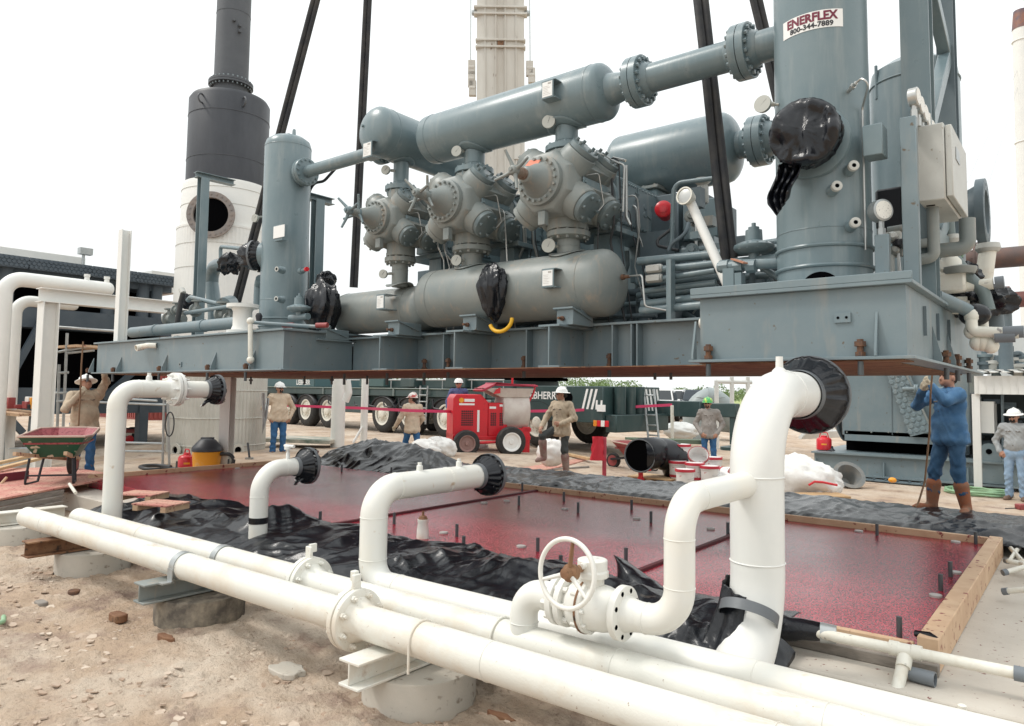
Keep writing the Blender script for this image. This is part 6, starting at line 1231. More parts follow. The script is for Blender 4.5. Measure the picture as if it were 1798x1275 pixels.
mb.build('fascia_rib', WPC, t)
q = P(1723, 740, y=yc+1.2); mb = MB(); mb.box(q.x-.05, q.x+.25, yc+1.2, yc+1.9, P(1720, 760, y=yc+1.2).z, P(1720, 705, y=yc+1.2).z+.0); mb.build('white_panel', WPC, t)
t = thing('generator_set', 'dark engine and pipework standing under the white canopy', 'engine', (-.8, 20.5, .6)); rng = random.Random(8)
mb = MB(); mb.box(-2.6, 3, 21.6, 22.3, .6, 2.2); mb.build('engine_block', mat('engine_black', (.02, .028, .03), .5), t)
for k in range(34):
    x = rng.uniform(-2.7, .6); z = rng.uniform(.7, 2.0); y = rng.uniform(20.3, 21.5); mb = MB()
    if k % 2: mb.tube([(x, y, z), (x+rng.uniform(.2, .7), y, z+rng.uniform(-.1, .1)), (x+rng.uniform(.2, .7), y, z-rng.uniform(.1, .6))], rng.uniform(.025, .07), 10, R=.1)
    else: mb.box(x, x+rng.uniform(.1, .4), y, y+.2, z, z+rng.uniform(.08, .35))
    mb.build('engine_part', rng.choice([GK, GN, GN, GK, MATS['engine_black'], YEL if k == 4 else GK]), t)
mb = MB(); mb.tube([P(1760, 690, y=20.2), P(1762, 830, y=20.2)], .03); mb.build('frame_post', GK, t)
# machinery on the canopy roof
t = thing('roof_machinery', 'gray pipework and small machinery above the canopy roof', 'machinery', P(1760, 650, y=20)); 
for k in range(20):
    q = P(rng.uniform(1716, 1795), rng.uniform(622, 648), y=20.2); mb = MB()
    if k % 2: mb.tube([q, q+V((rng.uniform(.2, .5), 0, rng.uniform(-.05, .15))), q+V((rng.uniform(.2, .5), 0, -.3))], rng.uniform(.04, .09), 10, R=.1)
    else: mb.lathe(q, Z, [(-.2, .1), (0, .12), (.02, .18), (.08, .18), (.1, .06), (.22, .06)], 14)
    mb.build('machinery_part', rng.choice([GK, G, PANEL]), t)
mb = MB(); q = P(1775, 620, y=26); mb.box(q.x-.6, q.x+5, 26, 28, 2.5, P(1775, 590, y=26).z); mb.solo('pale_building', mat('pale_siding', (.60, .62, .61), .7), 'pale flat roofed building far behind the canopy', 'building')
# brown header pipes at the right edge
for py, m_, lab, r in ((458, BROWNP, 'upper brown header pipe at the right edge', .17), (528, mat('maroon_pipe', (.16, .06, .05), .6), 'lower reddish brown header pipe at the right edge', .13)):
    y_ = 19.6; r *= 1.36; q = P(1698 if py == 458 else 1750, py, y=y_); t = thing('header_pipe', lab, 'pipe', q); mb = MB(); mb.cyl(q, (9, y_, q.z), r, n=20); mb.build('pipe', m_, t); mb = MB(); c = q+V((.20, 0, 0)); mb.flange(c, (1, 0, 0), r*1.75, .05, 12, .02); mb.build('flange', m_, t)
mb = MB(); q = P(1765, 590, y=19.7); zr_ = P(1715, 650, y=18.9).z; mb.cyl((q.x, 19.7, zr_-.02), (q.x, 19.7, P(1765, 538, y=19.7).z), .14); mb.cyl((q.x, 19.7, P(1765, 538, y=19.7).z+.001), (q.x, 19.7, P(1765, 522, y=19.7).z), .24); mb.solo('pipe_support_post', GK, 'gray steel post holding the brown header pipes', 'post')
# flare stack far right
q = P(1806, 400, d=34); t = thing('flare_stack', 'slender white stack with a dark tip and guy wires at the right edge', 'stack', (q.x, q.y, 0)); zt = P(1782, 40, d=34).z
mb = MB(); mb.cyl((q.x, q.y, 0), (q.x, q.y, zt), .42, .40, 28); mb.build('shaft', WPC, t); mb = MB(); mb.cyl((q.x, q.y, zt+.001), (q.x, q.y, zt+.9), .42, .34, 20); mb.build('tip', mat('burnt_tip', (.08, .07, .10), .5, col2=(.3, .12, .06), scale=2), t)
for z in (zt*.97, zt*.72, zt*.45): mb = MB(); mb.torus((q.x, q.y, z), Z, .42, .03, 28, 6); mb.build('ring', WPC, t)
for k, (px, py) in enumerate(((1694, 330), (1705, 420))): mb = MB(); e = P(px, py, d=33); d = e-V((q.x, q.y, zt*.93)); mb.tube([(q.x, q.y, zt*.93-k*.5), e+d*.6], .005, 5); mb.build('guy_wire', STEEL, t)

# ================================================================== yard behind the pad
def pickup(name, px, py, d, rz, label, m_):
    q = P(px, py, d=d); q.z = gh0(q.x, q.y); t = thing(name, label, 'pickup', q, rz, 'pickups parked at the far edge of the yard'); local(t)
    mb = MB(); mb.box(-.95, .95, -2.7, 2.6, .45, 1.05); mb.prism([(-.93, -2.72, 1.05), (-.93, -1.3, 1.18), (-.93, 2.6, 1.15), (-.93, 2.6, 1.05)], (1.86, 0, 0)); mb.build('body', m_, t, bevel=.06, bseg=2)
    mb = MB(); mb.loft([[V((-.88, -1.35, 1.15)), V((.88, -1.35, 1.15)), V((.88, 1.0, 1.15)), V((-.88, 1.0, 1.15))], [V((-.70, -.55, 1.80)), V((.70, -.55, 1.80)), V((.72, .75, 1.80)), V((-.72, .75, 1.80))]]); mb.build('cab', m_, t, bevel=.05, bseg=2)
    mb = MB(); mb.loft([[V((-.80, -1.27, 1.22)), V((.80, -1.27, 1.22)), V((.80, -1.25, 1.22)), V((-.80, -1.25, 1.22))], [V((-.66, -.66, 1.72)), V((.66, -.66, 1.72)), V((.66, -.62, 1.72)), V((-.66, -.62, 1.72))]]); mb.build('windscreen', GLASS, t)
    for s_ in (-1, 1): mb = MB(); mb.prism([(s_*.875, -1.0, 1.2), (s_*.875, .85, 1.2), (s_*.765, .65, 1.70), (s_*.765, -.5, 1.70)], (s_*.02, 0, 0)); mb.build('side_window', GLASS, t)
    mb = MB(); mb.box(-.75, .75, -2.74, -2.70, .68, .98); mb.build('grille', INK, t)
    for s_ in (-1, 1):
        mb = MB(); mb.box(s_*.82-.1, s_*.82+.1, -2.745, -2.70, .80, .98); mb.build('headlight', STEEL, t)
        for y in (-1.75, 1.65): mb = MB(); mb.lathe((s_*.78, y, .40), (s_, 0, 0), [(-.1, .40), (.1, .40), (.14, .36)], 24); o = mb.build('wheel', RUB, t); m2 = MB(); m2.lathe((s_*.78, y, .40), (s_, 0, 0), [(.1, .24), (.145, .24), (.15, .1)], 18); m2.build('rim', STEEL, o)
    return t
wh = mat('car_white', (.75, .75, .74), .25, coat=.5); pickup('pickup_truck', 1158, 752, 40, R_(20), 'white pickup parked beyond the crane outrigger', wh)
pickup('pickup_truck', 1192, 745, 46, R_(28), 'white pickup farther back, second in the parked row', wh); pickup('pickup_truck', 1222, 742, 44, R_(-150), 'dark blue pickup parked behind the big gray elbow', mat('car_dark', (.03, .045, .06), .25, coat=.5)); pickup('pickup_truck', 1118, 735, 52, R_(10), 'gray pickup half hidden behind the striped crane rear', mat('car_gray', (.25, .27, .28), .25, coat=.5))
pts = [P(1215, 770, d=27), P(1219, 720, d=27), P(1240, 697, d=27), P(1265, 718, d=27), P(1300, 755, d=26.5)]
mb = MB(); mb.tube([P(1217, 775, d=27), P(1217, 697, d=27), P(1258, 697, d=27), P(1292, 742, d=27)], .38, 24, R=1.0, seg=8); mb.tube([P(1255, 737, d=27.3), P(1300, 742, d=27.3)], .42, 20); mb.solo('gray_pipe_elbow', mat('galv_pipe', (.30, .34, .34), .45), 'large gray bent pipe behind the man in the green hard hat', 'pipe')
t = thing('tube_stand', 'white tube frame standing behind the man in the green hard hat', 'frame', P(1270, 790, d=24)); D = 24
for a, b in (((1259, 790), (1258, 668)), ((1286, 795), (1285, 662)), ((1258, 670), (1320, 671)), ((1315, 795), (1313, 662))): mb = MB(); mb.tube([P(*a, d=D), P(*b, d=D)], .07, 12); mb.build('frame_tube', WPC, t)
q = P(1181, 800, d=20); mb = MB(); mb.cyl((q.x, q.y, .1), P(1180, 712, d=20), .045, n=12); mb.solo('marker_post', PVC, 'thin white marker post right of the crane outrigger', 'post')
# barricade tape
pts = [P(*a, d=d) for a, d in (((500, 712), 22), ((640, 717), 20.3), ((720, 721), 18), ((800, 723), 20), ((930, 722), 20), ((1005, 721), 20), ((1100, 715), 20.2), ((1180, 711), 20))]
mb = MB()
for a, b in zip(pts, pts[1:]): mb.bar(a, b, .004, .075, Z)
mb.solo('barricade_tape', mat('tape_pink', (.62, .05, .14), .5), 'sagging pink barricade tape strung before the crane', 'tape')
# container, sawhorse table at far left
q = P(236, 745, d=34); t = thing('red_container', 'dull red ribbed container far behind the tall left riser', 'container', (q.x, q.y, .4)); mb = MB(); mb.box(q.x-4, q.x+1.2, q.y, q.y+2.4, .5, 3.0)
for k in range(26): mb.box(q.x-4+k*.2, q.x-3.9+k*.2, q.y-.04, q.y-.001, .6, 2.9)
for k in range(11): mb.box(q.x+1.201, q.x+1.24, q.y+.1+k*.2, q.y+.2+k*.2, .6, 2.9)
mb.build('ribbed_wall', CAR, t); mb = MB(); mb.box(q.x+.2, q.x+.8, q.y-.06, q.y-.042, 1.7, 2.4); mb.build('window', GLASS, t)
q = P(30, 740, d=16); t = thing('work_table', 'cluttered wooden work table behind the white pipes at far left', 'table', (q.x, q.y, .4)); 
mb = MB(); a, b = P(-20, 720, d=16), P(62, 728, d=16); mb.obox((a+b)/2, (b-a)/2, V((-.5, .8, 0))*.5, V((0, 0, .03))); mb.build('table_top', WOOD, t)
for px in (5, 55): qq = P(px, 725, d=16); mb = MB(); mb.tube([qq, V((qq.x-.12, qq.y, .4))], .04, 8); mb.tube([qq, V((qq.x+.15, qq.y, .4))], .04, 8); mb.build('trestle_leg', GK, t)
rng = random.Random(2)
for k in range(9): qq = P(rng.uniform(-5, 60), 715, d=16); mb = MB(); s_ = rng.uniform(.06, .14); mb.box(qq.x-s_, qq.x+s_, qq.y-s_, qq.y+s_, qq.z-.03, qq.z+rng.uniform(.05, .25)); tag(mb.solo('tool_box', rng.choice([INK, WPC, DRED, STEEL, YEL]), 'tools and cartons heaped on the far left work table', 'box', 'items on the work table', bevel=.01))
q = P(36, 785, d=15); mb = MB(); mb.lathe((q.x, q.y, .4), Z, [(0, .18), (.36, .21), (.38, .22), (.38, .2), (.3, .19)], 24); mb.solo('plastic_bucket', STEEL, 'pale gray bucket on the dirt behind the white pipes at left', 'bucket')
# trees
def treeline():
    mb = MB(); rng = random.Random(11); cl = []
    for k in range(460):
        f = rng.random(); px = -60+f*1400; d = rng.uniform(135, 190)
        h = rng.uniform(3.2, 5.6)*(.85+.3*math.sin(px*.02)+.1*math.sin(px*.07)); h = max(2.0, h*.86)
        if px > 1265: h *= .6
        b = P(px, 690, d=d); cl.append((b.x, b.y, h))
    vs = []; fs = []
    for x, y, h in cl:
        for j in range(190):
            a = rng.uniform(0, 6.283); r = rng.uniform(.2, 1)**.5*h*.55; zz_ = rng.uniform(.15, 1); rr = r*math.sqrt(max(.05, 1-(zz_*1.5-.55)**2*.9)); s_ = rng.uniform(.09, .22)
            c = V((x+math.cos(a)*rr, y+math.sin(a)*rr, .4+h*zz_+rng.gauss(0, .1))); d1 = V((rng.uniform(-1, 1), rng.uniform(-1, 1), rng.uniform(-1, 1))).normalized()*s_; d2 = V((rng.uniform(-1, 1), rng.uniform(-1, 1), rng.uniform(-1, 1))).normalized()*s_
            o = len(vs); vs += [c-d1, c+d2, c+d1, c-d2]; fs.append((o, o+1, o+2, o+3))
        o = len(vs); vs += [V((x-.1, y, .3)), V((x+.1, y, .3)), V((x, y, .3+h*.6))]; fs.append((o, o+1, o+2))
    mb.add(vs, fs); tag(mb.build('far_wood', LEAF, None, base=(-80, 140, .4), smooth=False), 'far green wood along the edge of the field', 'wood', kind='stuff')
treeline()
# ================================================================== people: one continuous surface each, grown from a distance field
def smin(a, b, k): h = np.clip(.5+.5*(b-a)/k, 0, 1); return b*(1-h)+a*h-k*h*(1-h)
class SDF:
    def __init__(s, lo, hi, vox):
        s.lo = np.array(lo, float); s.vox = vox; s.n = np.ceil((np.array(hi)-s.lo)/vox).astype(int)+1; s.g = {}; s.ax = [s.lo[i]+vox*np.arange(s.n[i]) for i in range(3)]
    def _sub(s, lo, hi):
        a = np.clip(np.floor((np.array(lo)-s.lo)/s.vox).astype(int), 0, s.n-1); b = np.clip(np.ceil((np.array(hi)-s.lo)/s.vox).astype(int)+1, 1, s.n); sl = tuple(slice(a[i], b[i]) for i in range(3))
        return sl, np.meshgrid(*[s.ax[i][sl[i]] for i in range(3)], indexing='ij', sparse=True)
    def _put(s, grp, sl, d, k):
        if grp not in s.g: s.g[grp] = np.full(tuple(s.n), .3, dtype=np.float32)
        s.g[grp][sl] = smin(s.g[grp][sl], d.astype(np.float32), k)
    def cap(s, grp, a, b, ra, rb=None, k=.03):
        a = np.array(a, float); b = np.array(b, float); rb = ra if rb is None else rb; m = max(ra, rb)+.07; sl, (X, Y, Z_) = s._sub(np.minimum(a, b)-m, np.maximum(a, b)+m)
        v = b-a; L2 = max(1e-9, v@v); t = np.clip(((X-a[0])*v[0]+(Y-a[1])*v[1]+(Z_-a[2])*v[2])/L2, 0, 1)
        d = np.sqrt((X-a[0]-t*v[0])**2+(Y-a[1]-t*v[1])**2+(Z_-a[2]-t*v[2])**2)-(ra+(rb-ra)*t); s._put(grp, sl, d, k)
    def ell(s, grp, c, r, k=.03):
        c = np.array(c, float); r = np.array(r, float); sl, (X, Y, Z_) = s._sub(c-r-.07, c+r+.07)
        k0 = np.sqrt(((X-c[0])/r[0])**2+((Y-c[1])/r[1])**2+((Z_-c[2])/r[2])**2); k1 = np.sqrt(((X-c[0])/r[0]**2)**2+((Y-c[1])/r[1]**2)**2+((Z_-c[2])/r[2]**2)**2)+1e-6
        s._put(grp, sl, k0*(k0-1)/k1, k)
    def mesh(s):
        names = list(s.g); D = np.stack([s.g[n] for n in names]); d = D[0].copy()
        for q in D[1:]: d = smin(d, q, .006)
        ins = d < 0; nx, ny, nz_ = d.shape; cnt = np.zeros((nx-1, ny-1, nz_-1), np.int16); acc = np.zeros((nx-1, ny-1, nz_-1, 3), np.float32); I = ins.astype(np.int8)
        def corner(o): return tuple(slice(o[i], o[i]+d.shape[i]-1) for i in range(3))
        num = np.zeros(cnt.shape, np.int16)
        for ax in range(3):
            for o in [(a, b) for a in (0, 1) for b in (0, 1)]:
                p = [0, 0, 0]; others = [i for i in range(3) if i != ax]; p[others[0]], p[others[1]] = o; q = list(p); q[ax] = 1
                da, db = d[corner(p)], d[corner(q)]; m = (da < 0) != (db < 0); t = np.where(m, da/(da-db+1e-12), 0)
                num += m
                for i in range(3):
                    acc[..., i] += np.where(m, p[i]+(t if i == ax else 0), 0)
        act = num > 0; idx = -np.ones(cnt.shape, np.int64); idx[act] = np.arange(act.sum()); cells = np.argwhere(act)
        vs = s.lo+(cells+acc[act]/num[act][:, None])*s.vox; fs = []
        for ax in range(3):
            u, v_ = [i for i in range(3) if i != ax]
            a = [slice(1, -1)]*3; a[ax] = slice(0, -1); b = [slice(1, -1)]*3; b[ax] = slice(1, None)
            A, B = ins[tuple(a)], ins[tuple(b)]; E = np.argwhere(A != B)
            if not len(E): continue
            sgn = A[A != B]; base = E.copy(); base[:, u] += 1; base[:, v_] += 1
            def gi(du, dv): c = base.copy(); c[:, u] -= du; c[:, v_] -= dv; return idx[c[:, 0], c[:, 1], c[:, 2]]
            q = np.stack([gi(1, 1), gi(0, 1), gi(0, 0), gi(1, 0)], 1); flip = sgn if ax != 1 else ~sgn
            q[~flip] = q[~flip][:, ::-1]; fs.append(q)
        fs = np.concatenate(fs)
        ci = np.clip(np.round((vs-s.lo)/s.vox).astype(int), 0, s.n-1); gm = D[:, ci[:, 0], ci[:, 1], ci[:, 2]].argmin(0)
        fm = gm[fs[:, 0]]
        return vs, fs, fm, names
def cloth(name, c, c2=None): return MATS.get(name) or mat(name, c, .85, col2=c2 or tuple(q*.75 for q in c), scale=7, bump=.004, bscale=22)
KHAKI = cloth('khaki_shirt', (.46, .37, .27)); TAN = cloth('tan_shirt', (.60, .48, .36)); GRAYS = cloth('gray_shirt', (.29, .265, .245)); DENIM = cloth('denim', (.045, .13, .26), (.085, .19, .33)); JEAN = cloth('jeans', (.022, .10, .24), (.05, .14, .28)); LJEAN = cloth('light_jeans', (.20, .30, .42), (.28, .38, .5)); DKP = cloth('dark_trousers', (.05, .055, .055)); LGRAY = cloth('light_gray_shirt', (.33, .345, .35)); NAVY = cloth('blue_shirt', (.08, .10, .22))
BOOT = cloth('work_boot', (.16, .10, .07)); BOOTR = cloth('red_brown_boot', (.30, .10, .045), (.20, .13, .09)); BOOTM = cloth('muddy_boot', (.26, .20, .17), (.20, .06, .06)); GLOVE = cloth('work_glove', (.55, .48, .36)); HAIR = cloth('dark_hair', (.02, .016, .013)); LIP = cloth('lip', (.28, .11, .09))
HAT = mat('hard_hat_white', (.80, .80, .78), .3, speck=((.4, .36, .32), 18, .7, .76)); HATG = mat('hard_hat_green', (.06, .42, .14), .3, col2=(.55, .62, .10), scale=9, lo=.5, hi=.56); HATR = mat('hard_hat_worn', (.75, .70, .66), .4, col2=(.50, .08, .07), scale=9, lo=.52, hi=.58)
def person(px, py, d, z, yaw, label, shirt, pants, boots, pose=None, pend=.86, collar=True, s=1.0, fat=1.0, hat=HAT, brim='cap', glasses=False, beard=False, glove=(0, 0), vox=.0105, head=(0, 0, 0), tuck=False, hem=.80, boot_h=.26, sleeve=True):
    q = P(px, py, d=d); v = (V((0, 0, CH))-q); rz = math.atan2(v.y, v.x)+math.pi/2+R_(yaw); t = thing('person', label, 'person', (q.x, q.y, z), rz, 'workers around the hoist'); local(t)
    J = dict(hipL=(.095, 0, .93), hipR=(-.095, 0, .93), kneeL=(.11, -.03, .50), kneeR=(-.11, -.03, .50), ankL=(.12, .02, .09), ankR=(-.12, .02, .09), toeL=(.15, -.17, .04), toeR=(-.15, -.17, .04),
             pel=(0, 0, .98), waist=(0, 0, 1.10), chest=(0, .01, 1.32), neck=(0, .01, 1.50), head=(0, -.015, 1.645), shL=(.185, .01, 1.43), shR=(-.185, .01, 1.43), elL=(.27, .05, 1.16), elR=(-.27, .05, 1.16), wrL=(.27, -.06, .93), wrR=(-.27, -.06, .93), hdL=None, hdR=None)
    J.update(pose or {}); J = {k: (np.array(v_, float)*s if v_ is not None else None) for k, v_ in J.items()}
    pts = np.array([v_ for v_ in J.values() if v_ is not None]); D = SDF(pts.min(0)-.26*max(1, fat), pts.max(0)+.26, vox); D.lo[2] = -.02
    D = SDF((*(pts.min(0)-.24*max(1, fat))[:2], -.03), pts.max(0)+.22, vox)
    f = fat
    for sd in 'LR':
        h, k, a, to = J['hip'+sd], J['knee'+sd], J['ank'+sd], J['toe'+sd]
        D.cap('pants', h, k, .098*f**.5, .068*f**.3, .04); D.cap('pants', k, k+(a-k)*pend, .074*f**.3, .066, .03); D.cap('pants', k+(a-k)*(pend-.10), k+(a-k)*(pend+.05), .070, .080, .02)
        if boot_h: top = a+(k-a)*(boot_h); D.cap('boots', a, top, .056, .062, .02) if boot_h < .4 else D.cap('boots', a, top, .064, .088, .02)
        D.cap('boots', a+np.array([0, .02, -.03]), to+(a-to)*.2, .046, .045, .03); D.cap('boots', to+(a-to)*.3, to, .046, .036, .02)
        D.g['boots'][:, :, :max(1, int(.03/vox))] = np.maximum(D.g['boots'][:, :, :max(1, int(.03/vox))], .01) if False else D.g['boots'][:, :, :max(1, int(.03/vox))]
        sh, el, wr = J['sh'+sd], J['el'+sd], J['wr'+sd]
        D.cap('shirt', sh, el, .082*f**.3, .066, .03); D.cap('shirt', el, wr, .066, .050, .03); D.cap('shirt', wr+(el-wr)*.10, wr, .050, .052, .008)
        hd = J['hd'+sd]; hd = hd if hd is not None else wr+(wr-el)/np.linalg.norm(wr-el)*.09*s
        g = 'glove' if glove['LR'.index(sd)] else 'skin'; ax = (hd-wr); ax /= np.linalg.norm(ax); side = np.cross(ax, [0, -1, 0]); side = side/np.linalg.norm(side) if np.linalg.norm(side) > .1 else np.array([1, 0, 0]); nr = np.cross(side, ax)
        D.cap(g, wr-ax*.03, wr+ax*.03, .030, .032, .02); D.cap(g, wr+ax*.045+side*.018, wr+ax*.09+side*.022, .025, .021, .02); D.cap(g, wr+ax*.045-side*.018, wr+ax*.09-side*.022, .025, .021, .02)
        for j, (o, L) in enumerate(((-.033, .066), (-.011, .078), (.011, .074), (.033, .058))):
            b0 = wr+ax*.095+side*o; b1 = b0+(ax*.85-nr*.5)*L*.55; b2 = b1+(ax*.35-nr*.94)*L*.5; D.cap(g, b0, b1, .0105, .010, .004); D.cap(g, b1, b2, .010, .0088, .004)
        sg = 1 if sd == 'L' else -1; b0 = wr+ax*.04-side*sg*.03; b1 = b0+(ax*.6-side*sg*.7-nr*.3)*.045; D.cap(g, b0, b1, .015, .012, .01); D.cap(g, b1, b1+(ax*.8-nr*.4)*.035, .012, .010, .006)
    D.ell('pants', J['pel']-np.array([0, 0, .05]), (.155*f, .115*f, .13), .05)
    D.cap('pants', J['hipL'], J['hipR'], .10, .10, .04)
    w_, c_ = J['waist'], J['chest']
    D.ell('shirt', w_+np.array([0, -.03*(f-1)*3, 0]), (.165*f, .125*f*(1+.35*(f-1)), .20), .06); D.ell('shirt', c_, (.185*f**.6, .128*f**.6, .22), .06); D.cap('shirt', J['shL'], J['shR'], .078, .078, .05); D.cap('shirt', (J['shL']+J['shR'])/2, J['neck']+np.array([0, 0, -.02]), .085, .066, .03)
    if not tuck:
        hz = hem*s; pz = J['pel']
        for k in range(7):
            a = math.pi*2*k/7; D.cap('shirt', w_+np.array([math.cos(a)*.09*f, math.sin(a)*.06*f, 0]), (pz[0]+math.cos(a)*.125*f, pz[1]+math.sin(a)*.095*f, hz+.06), .085, .084, .05)
    # folds in the cloth
    for grp, am in (('shirt', .006), ('pants', .0075)):
        G_ = D.g[grp]; X, Y, Z_ = np.meshgrid(*D.ax, indexing='ij', sparse=True)
        wv = (1-2*np.abs(np.sin(19*Z_+14*X+3.2*np.sin(8*X+5*Y+px)+2.4*np.sin(7*Y+5*Z_))))*(.55+.45*np.sin(6*X-5*Z_+px*.1))+.6*(1-2*np.abs(np.sin(21*X-13*Z_+9*Y+3*np.sin(6*Z_+px))))*(.5+.5*np.sin(7*Z_+4*X))+.35*np.sin(48*Z_+9*np.sin(11*X+7*Y))
        D.g[grp] = (G_-am*wv).astype(np.float32)
    if collar:
        nk = J['neck']; cr = [nk+np.array([math.sin(a)*.072, -math.cos(a)*.070+.004, -.012-.03*max(0, math.cos(a))]) for a in [2*math.pi*k/12 for k in range(12)]]
        for k in range(12):
            if k not in (0, 11) or not collar: D.cap('shirt', cr[k], cr[(k+1) % 12], .016, .016, .006)
        ch = J['chest']; wa = J['waist']
        D.g['trim'] = np.full(tuple(D.n), .3, dtype=np.float32)
        for k in range(6):
            c0 = ch+(wa-ch)*(k/5)*1.15; yy = -.142*f**.7*(1+.25*(f-1)*(k/5)); D.ell('trim', (c0[0], c0[1]+yy, c0[2]+.02), (.006, .008, .006), .002)
        for sg in (-1, 1):
            for hz_ in (-.055, .055): D.cap('trim', ch+np.array([sg*.05, -.128*f**.6, .035]), ch+np.array([sg*.13, -.112*f**.6, .035]), .006, .006, .002)
    # head
    hc = J['head']; n_ = J['neck']; D.cap('skin', n_, hc+np.array([0, .01, -.05]), .058, .055, .02)
    Rm = np.array((Matrix.Rotation(R_(head[2]), 3, 'Z')@Matrix.Rotation(R_(head[0]), 3, 'X')@Matrix.Rotation(R_(head[1]), 3, 'Y')))
    H = lambda x, y, z_: hc+Rm@np.array([x, y, z_])*s
    D.ell('skin', H(0, .01, .025), (.077, .095, .095), .02); D.cap('skin', H(-.02, -.045, -.045), H(.02, -.045, -.045), .048, .048, .03); D.cap('skin', H(0, -.06, -.075), H(0, -.065, -.08), .026, .026, .03); D.ell('skin', H(0, -.03, -.03), (.068, .068, .075), .02)
    D.cap('skin', H(0, -.082, .012), H(0, -.108, -.024), .010, .014, .012); D.cap('skin', H(-.016, -.088, -.026), H(.016, -.088, -.026), .010, .010, .01)
    for sg in (-1, 1): D.ell('skin', H(sg*.08, .01, -.005), (.014, .024, .034), .008); D.cap('skin', H(sg*.018, -.088, .028), H(sg*.05, -.078, .03), .010, .010, .008); D.ell('hair', H(sg*.033, -.0895, .008), (.013, .006, .006), .003); D.cap('hair', H(sg*.02, -.094, .026), H(sg*.052, -.084, .027), .0055, .005, .003)
    D.cap('lip', H(-.02, -.089, -.052), H(.02, -.089, -.052), .007, .007, .004)
    D.ell('hair', H(0, .032, .03), (.082, .085, .09), .01); D.ell('hair', H(0, .06, -.02), (.07, .05, .05), .02)
    if beard: D.cap('hair', H(-.022, -.092, -.040), H(.022, -.092, -.040), .008, .008, .006); D.cap('hair', H(-.018, -.084, -.080), H(.018, -.084, -.080), .020, .020, .01); D.cap('hair', H(-.03, -.086, -.05), H(-.025, -.084, -.075), .008); D.cap('hair', H(.03, -.086, -.05), H(.025, -.084, -.075), .008)
    if glasses:
        for sg in (-1, 1): D.ell('glasses', H(sg*.035, -.097, .008), (.027, .007, .017), .003); D.cap('glasses', H(sg*.06, -.09, .012), H(sg*.083, .0, .012), .004, .004, .002)
        D.cap('glasses', H(-.02, -.1, .012), H(.02, -.1, .012), .004, .004, .002)
    vs, fs, fm, names = D.mesh(); MM = dict(pants=pants, boots=boots, shirt=shirt, skin=SKIN, glove=GLOVE, hair=HAIR, lip=LIP, glasses=INK, trim=MATS.get('shirt_trim') or mat('shirt_trim', (.12, .10, .08), .8))
    mb = MB(); mb.v = [tuple(q_) for q_ in vs]; mb.f = [tuple(int(i) for i in r) for r in fs]; mb.mi = [int(i) for i in fm]; b = mb.build('body', [MM[n__] for n__ in names], t, ang=180)
    sm = b.modifiers.new('relax', 'SMOOTH'); sm.factor = .4; sm.iterations = 1
    if hat:
        mb = MB(); up = V(Rm@np.array([0, .10, 1])).normalized(); c = V(H(0, .012, .048)); fw_ = V(Rm@np.array([0, -1, 0]))
        mb.lathe(c, up, [(-.005, .128), (.004, .126), (.03, .122), (.06, .112), (.09, .088), (.108, .055), (.115, .02), (.116, 0)], 28, True, False, up=None)
        d_, u_, n2 = frame(up)
        mb.tube([c+up*.118-fw_*.09-up*.028, c+up*.122-fw_*.03, c+up*.122+fw_*.03, c+up*.118+fw_*.09-up*.028], .013, 8)
        if brim == 'full': mb.lathe(c, up, [(-.012, .178), (-.004, .180), (.004, .168), (.012, .126)], 32, True, False)
        else:
            mb.lathe(c, up, [(-.008, .134), (.0, .138), (.008, .128)], 28, False, False)
            mb.grid(lambda u, v__: c+(fw_*math.cos((u-.5)*2.2)+up.cross(fw_)*math.sin((u-.5)*2.2))*(.122+.07*v__*math.cos((u-.5)*2.2))+up*(.004-.02*v__), 14, 4)
        mb.build('hard_hat', hat, t, thick=.003)
    return t
P1 = person(143, 838, 12.9, .47, 8, 'worker in tan shirt and white hard hat reaching up to the skid at far left', KHAKI, JEAN, BOOT, fat=1.35, s=1.0, brim='full', glove=(1, 1), hem=.78, head=(-14, 0, 8), vox=.0105,
    pose=dict(shL=(.20, -.02, 1.45), elL=(.29, -.12, 1.68), wrL=(.24, -.25, 1.80), shR=(-.21, -.03, 1.42), elR=(-.33, -.22, 1.20), wrR=(-.13, -.25, 1.46), hdR=(-.07, -.26, 1.55), hdL=(.22, -.28, 1.88)))
person(487, 803, 18.1, .42, 12, 'bearded man in tan pullover and white hard hat, hands in jean pockets', TAN, JEAN, BOOT, fat=1.22, collar=False, glasses=True, beard=True, head=(0, 0, 14), hem=.84, pose=dict(elL=(.36, .06, 1.16), wrL=(.25, -.07, .92), hdL=(.2, -.09, .86), elR=(-.36, .06, 1.16), wrR=(-.24, -.07, .92), hdR=(-.17, -.10, .86)))
person(722, 818, 18.6, .20, 205, 'walking man seen from behind in tan pullover and patterned red hard hat', TAN, JEAN, BOOT, fat=1.12, collar=False, hat=HATR, glove=(1, 1), head=(0, 0, 35), hem=.80, pose=dict(kneeR=(-.12, .10, .50), ankR=(-.14, .34, .16), toeR=(-.15, .2, .05), kneeL=(.10, -.16, .52), ankL=(.11, -.28, .10), toeL=(.12, -.46, .06), elR=(-.30, -.02, 1.14), wrR=(-.26, -.22, .93), elL=(.33, -.02, 1.16), wrL=(.36, -.20, .97)))
person(803, 800, 20.6, .62, 0, 'man in blue shirt and white hard hat mostly hidden behind the red mixer', NAVY, LJEAN, BOOT, glasses=True, pose=dict(elR=(-.30, -.03, 1.14), wrR=(-.29, -.2, .97)))
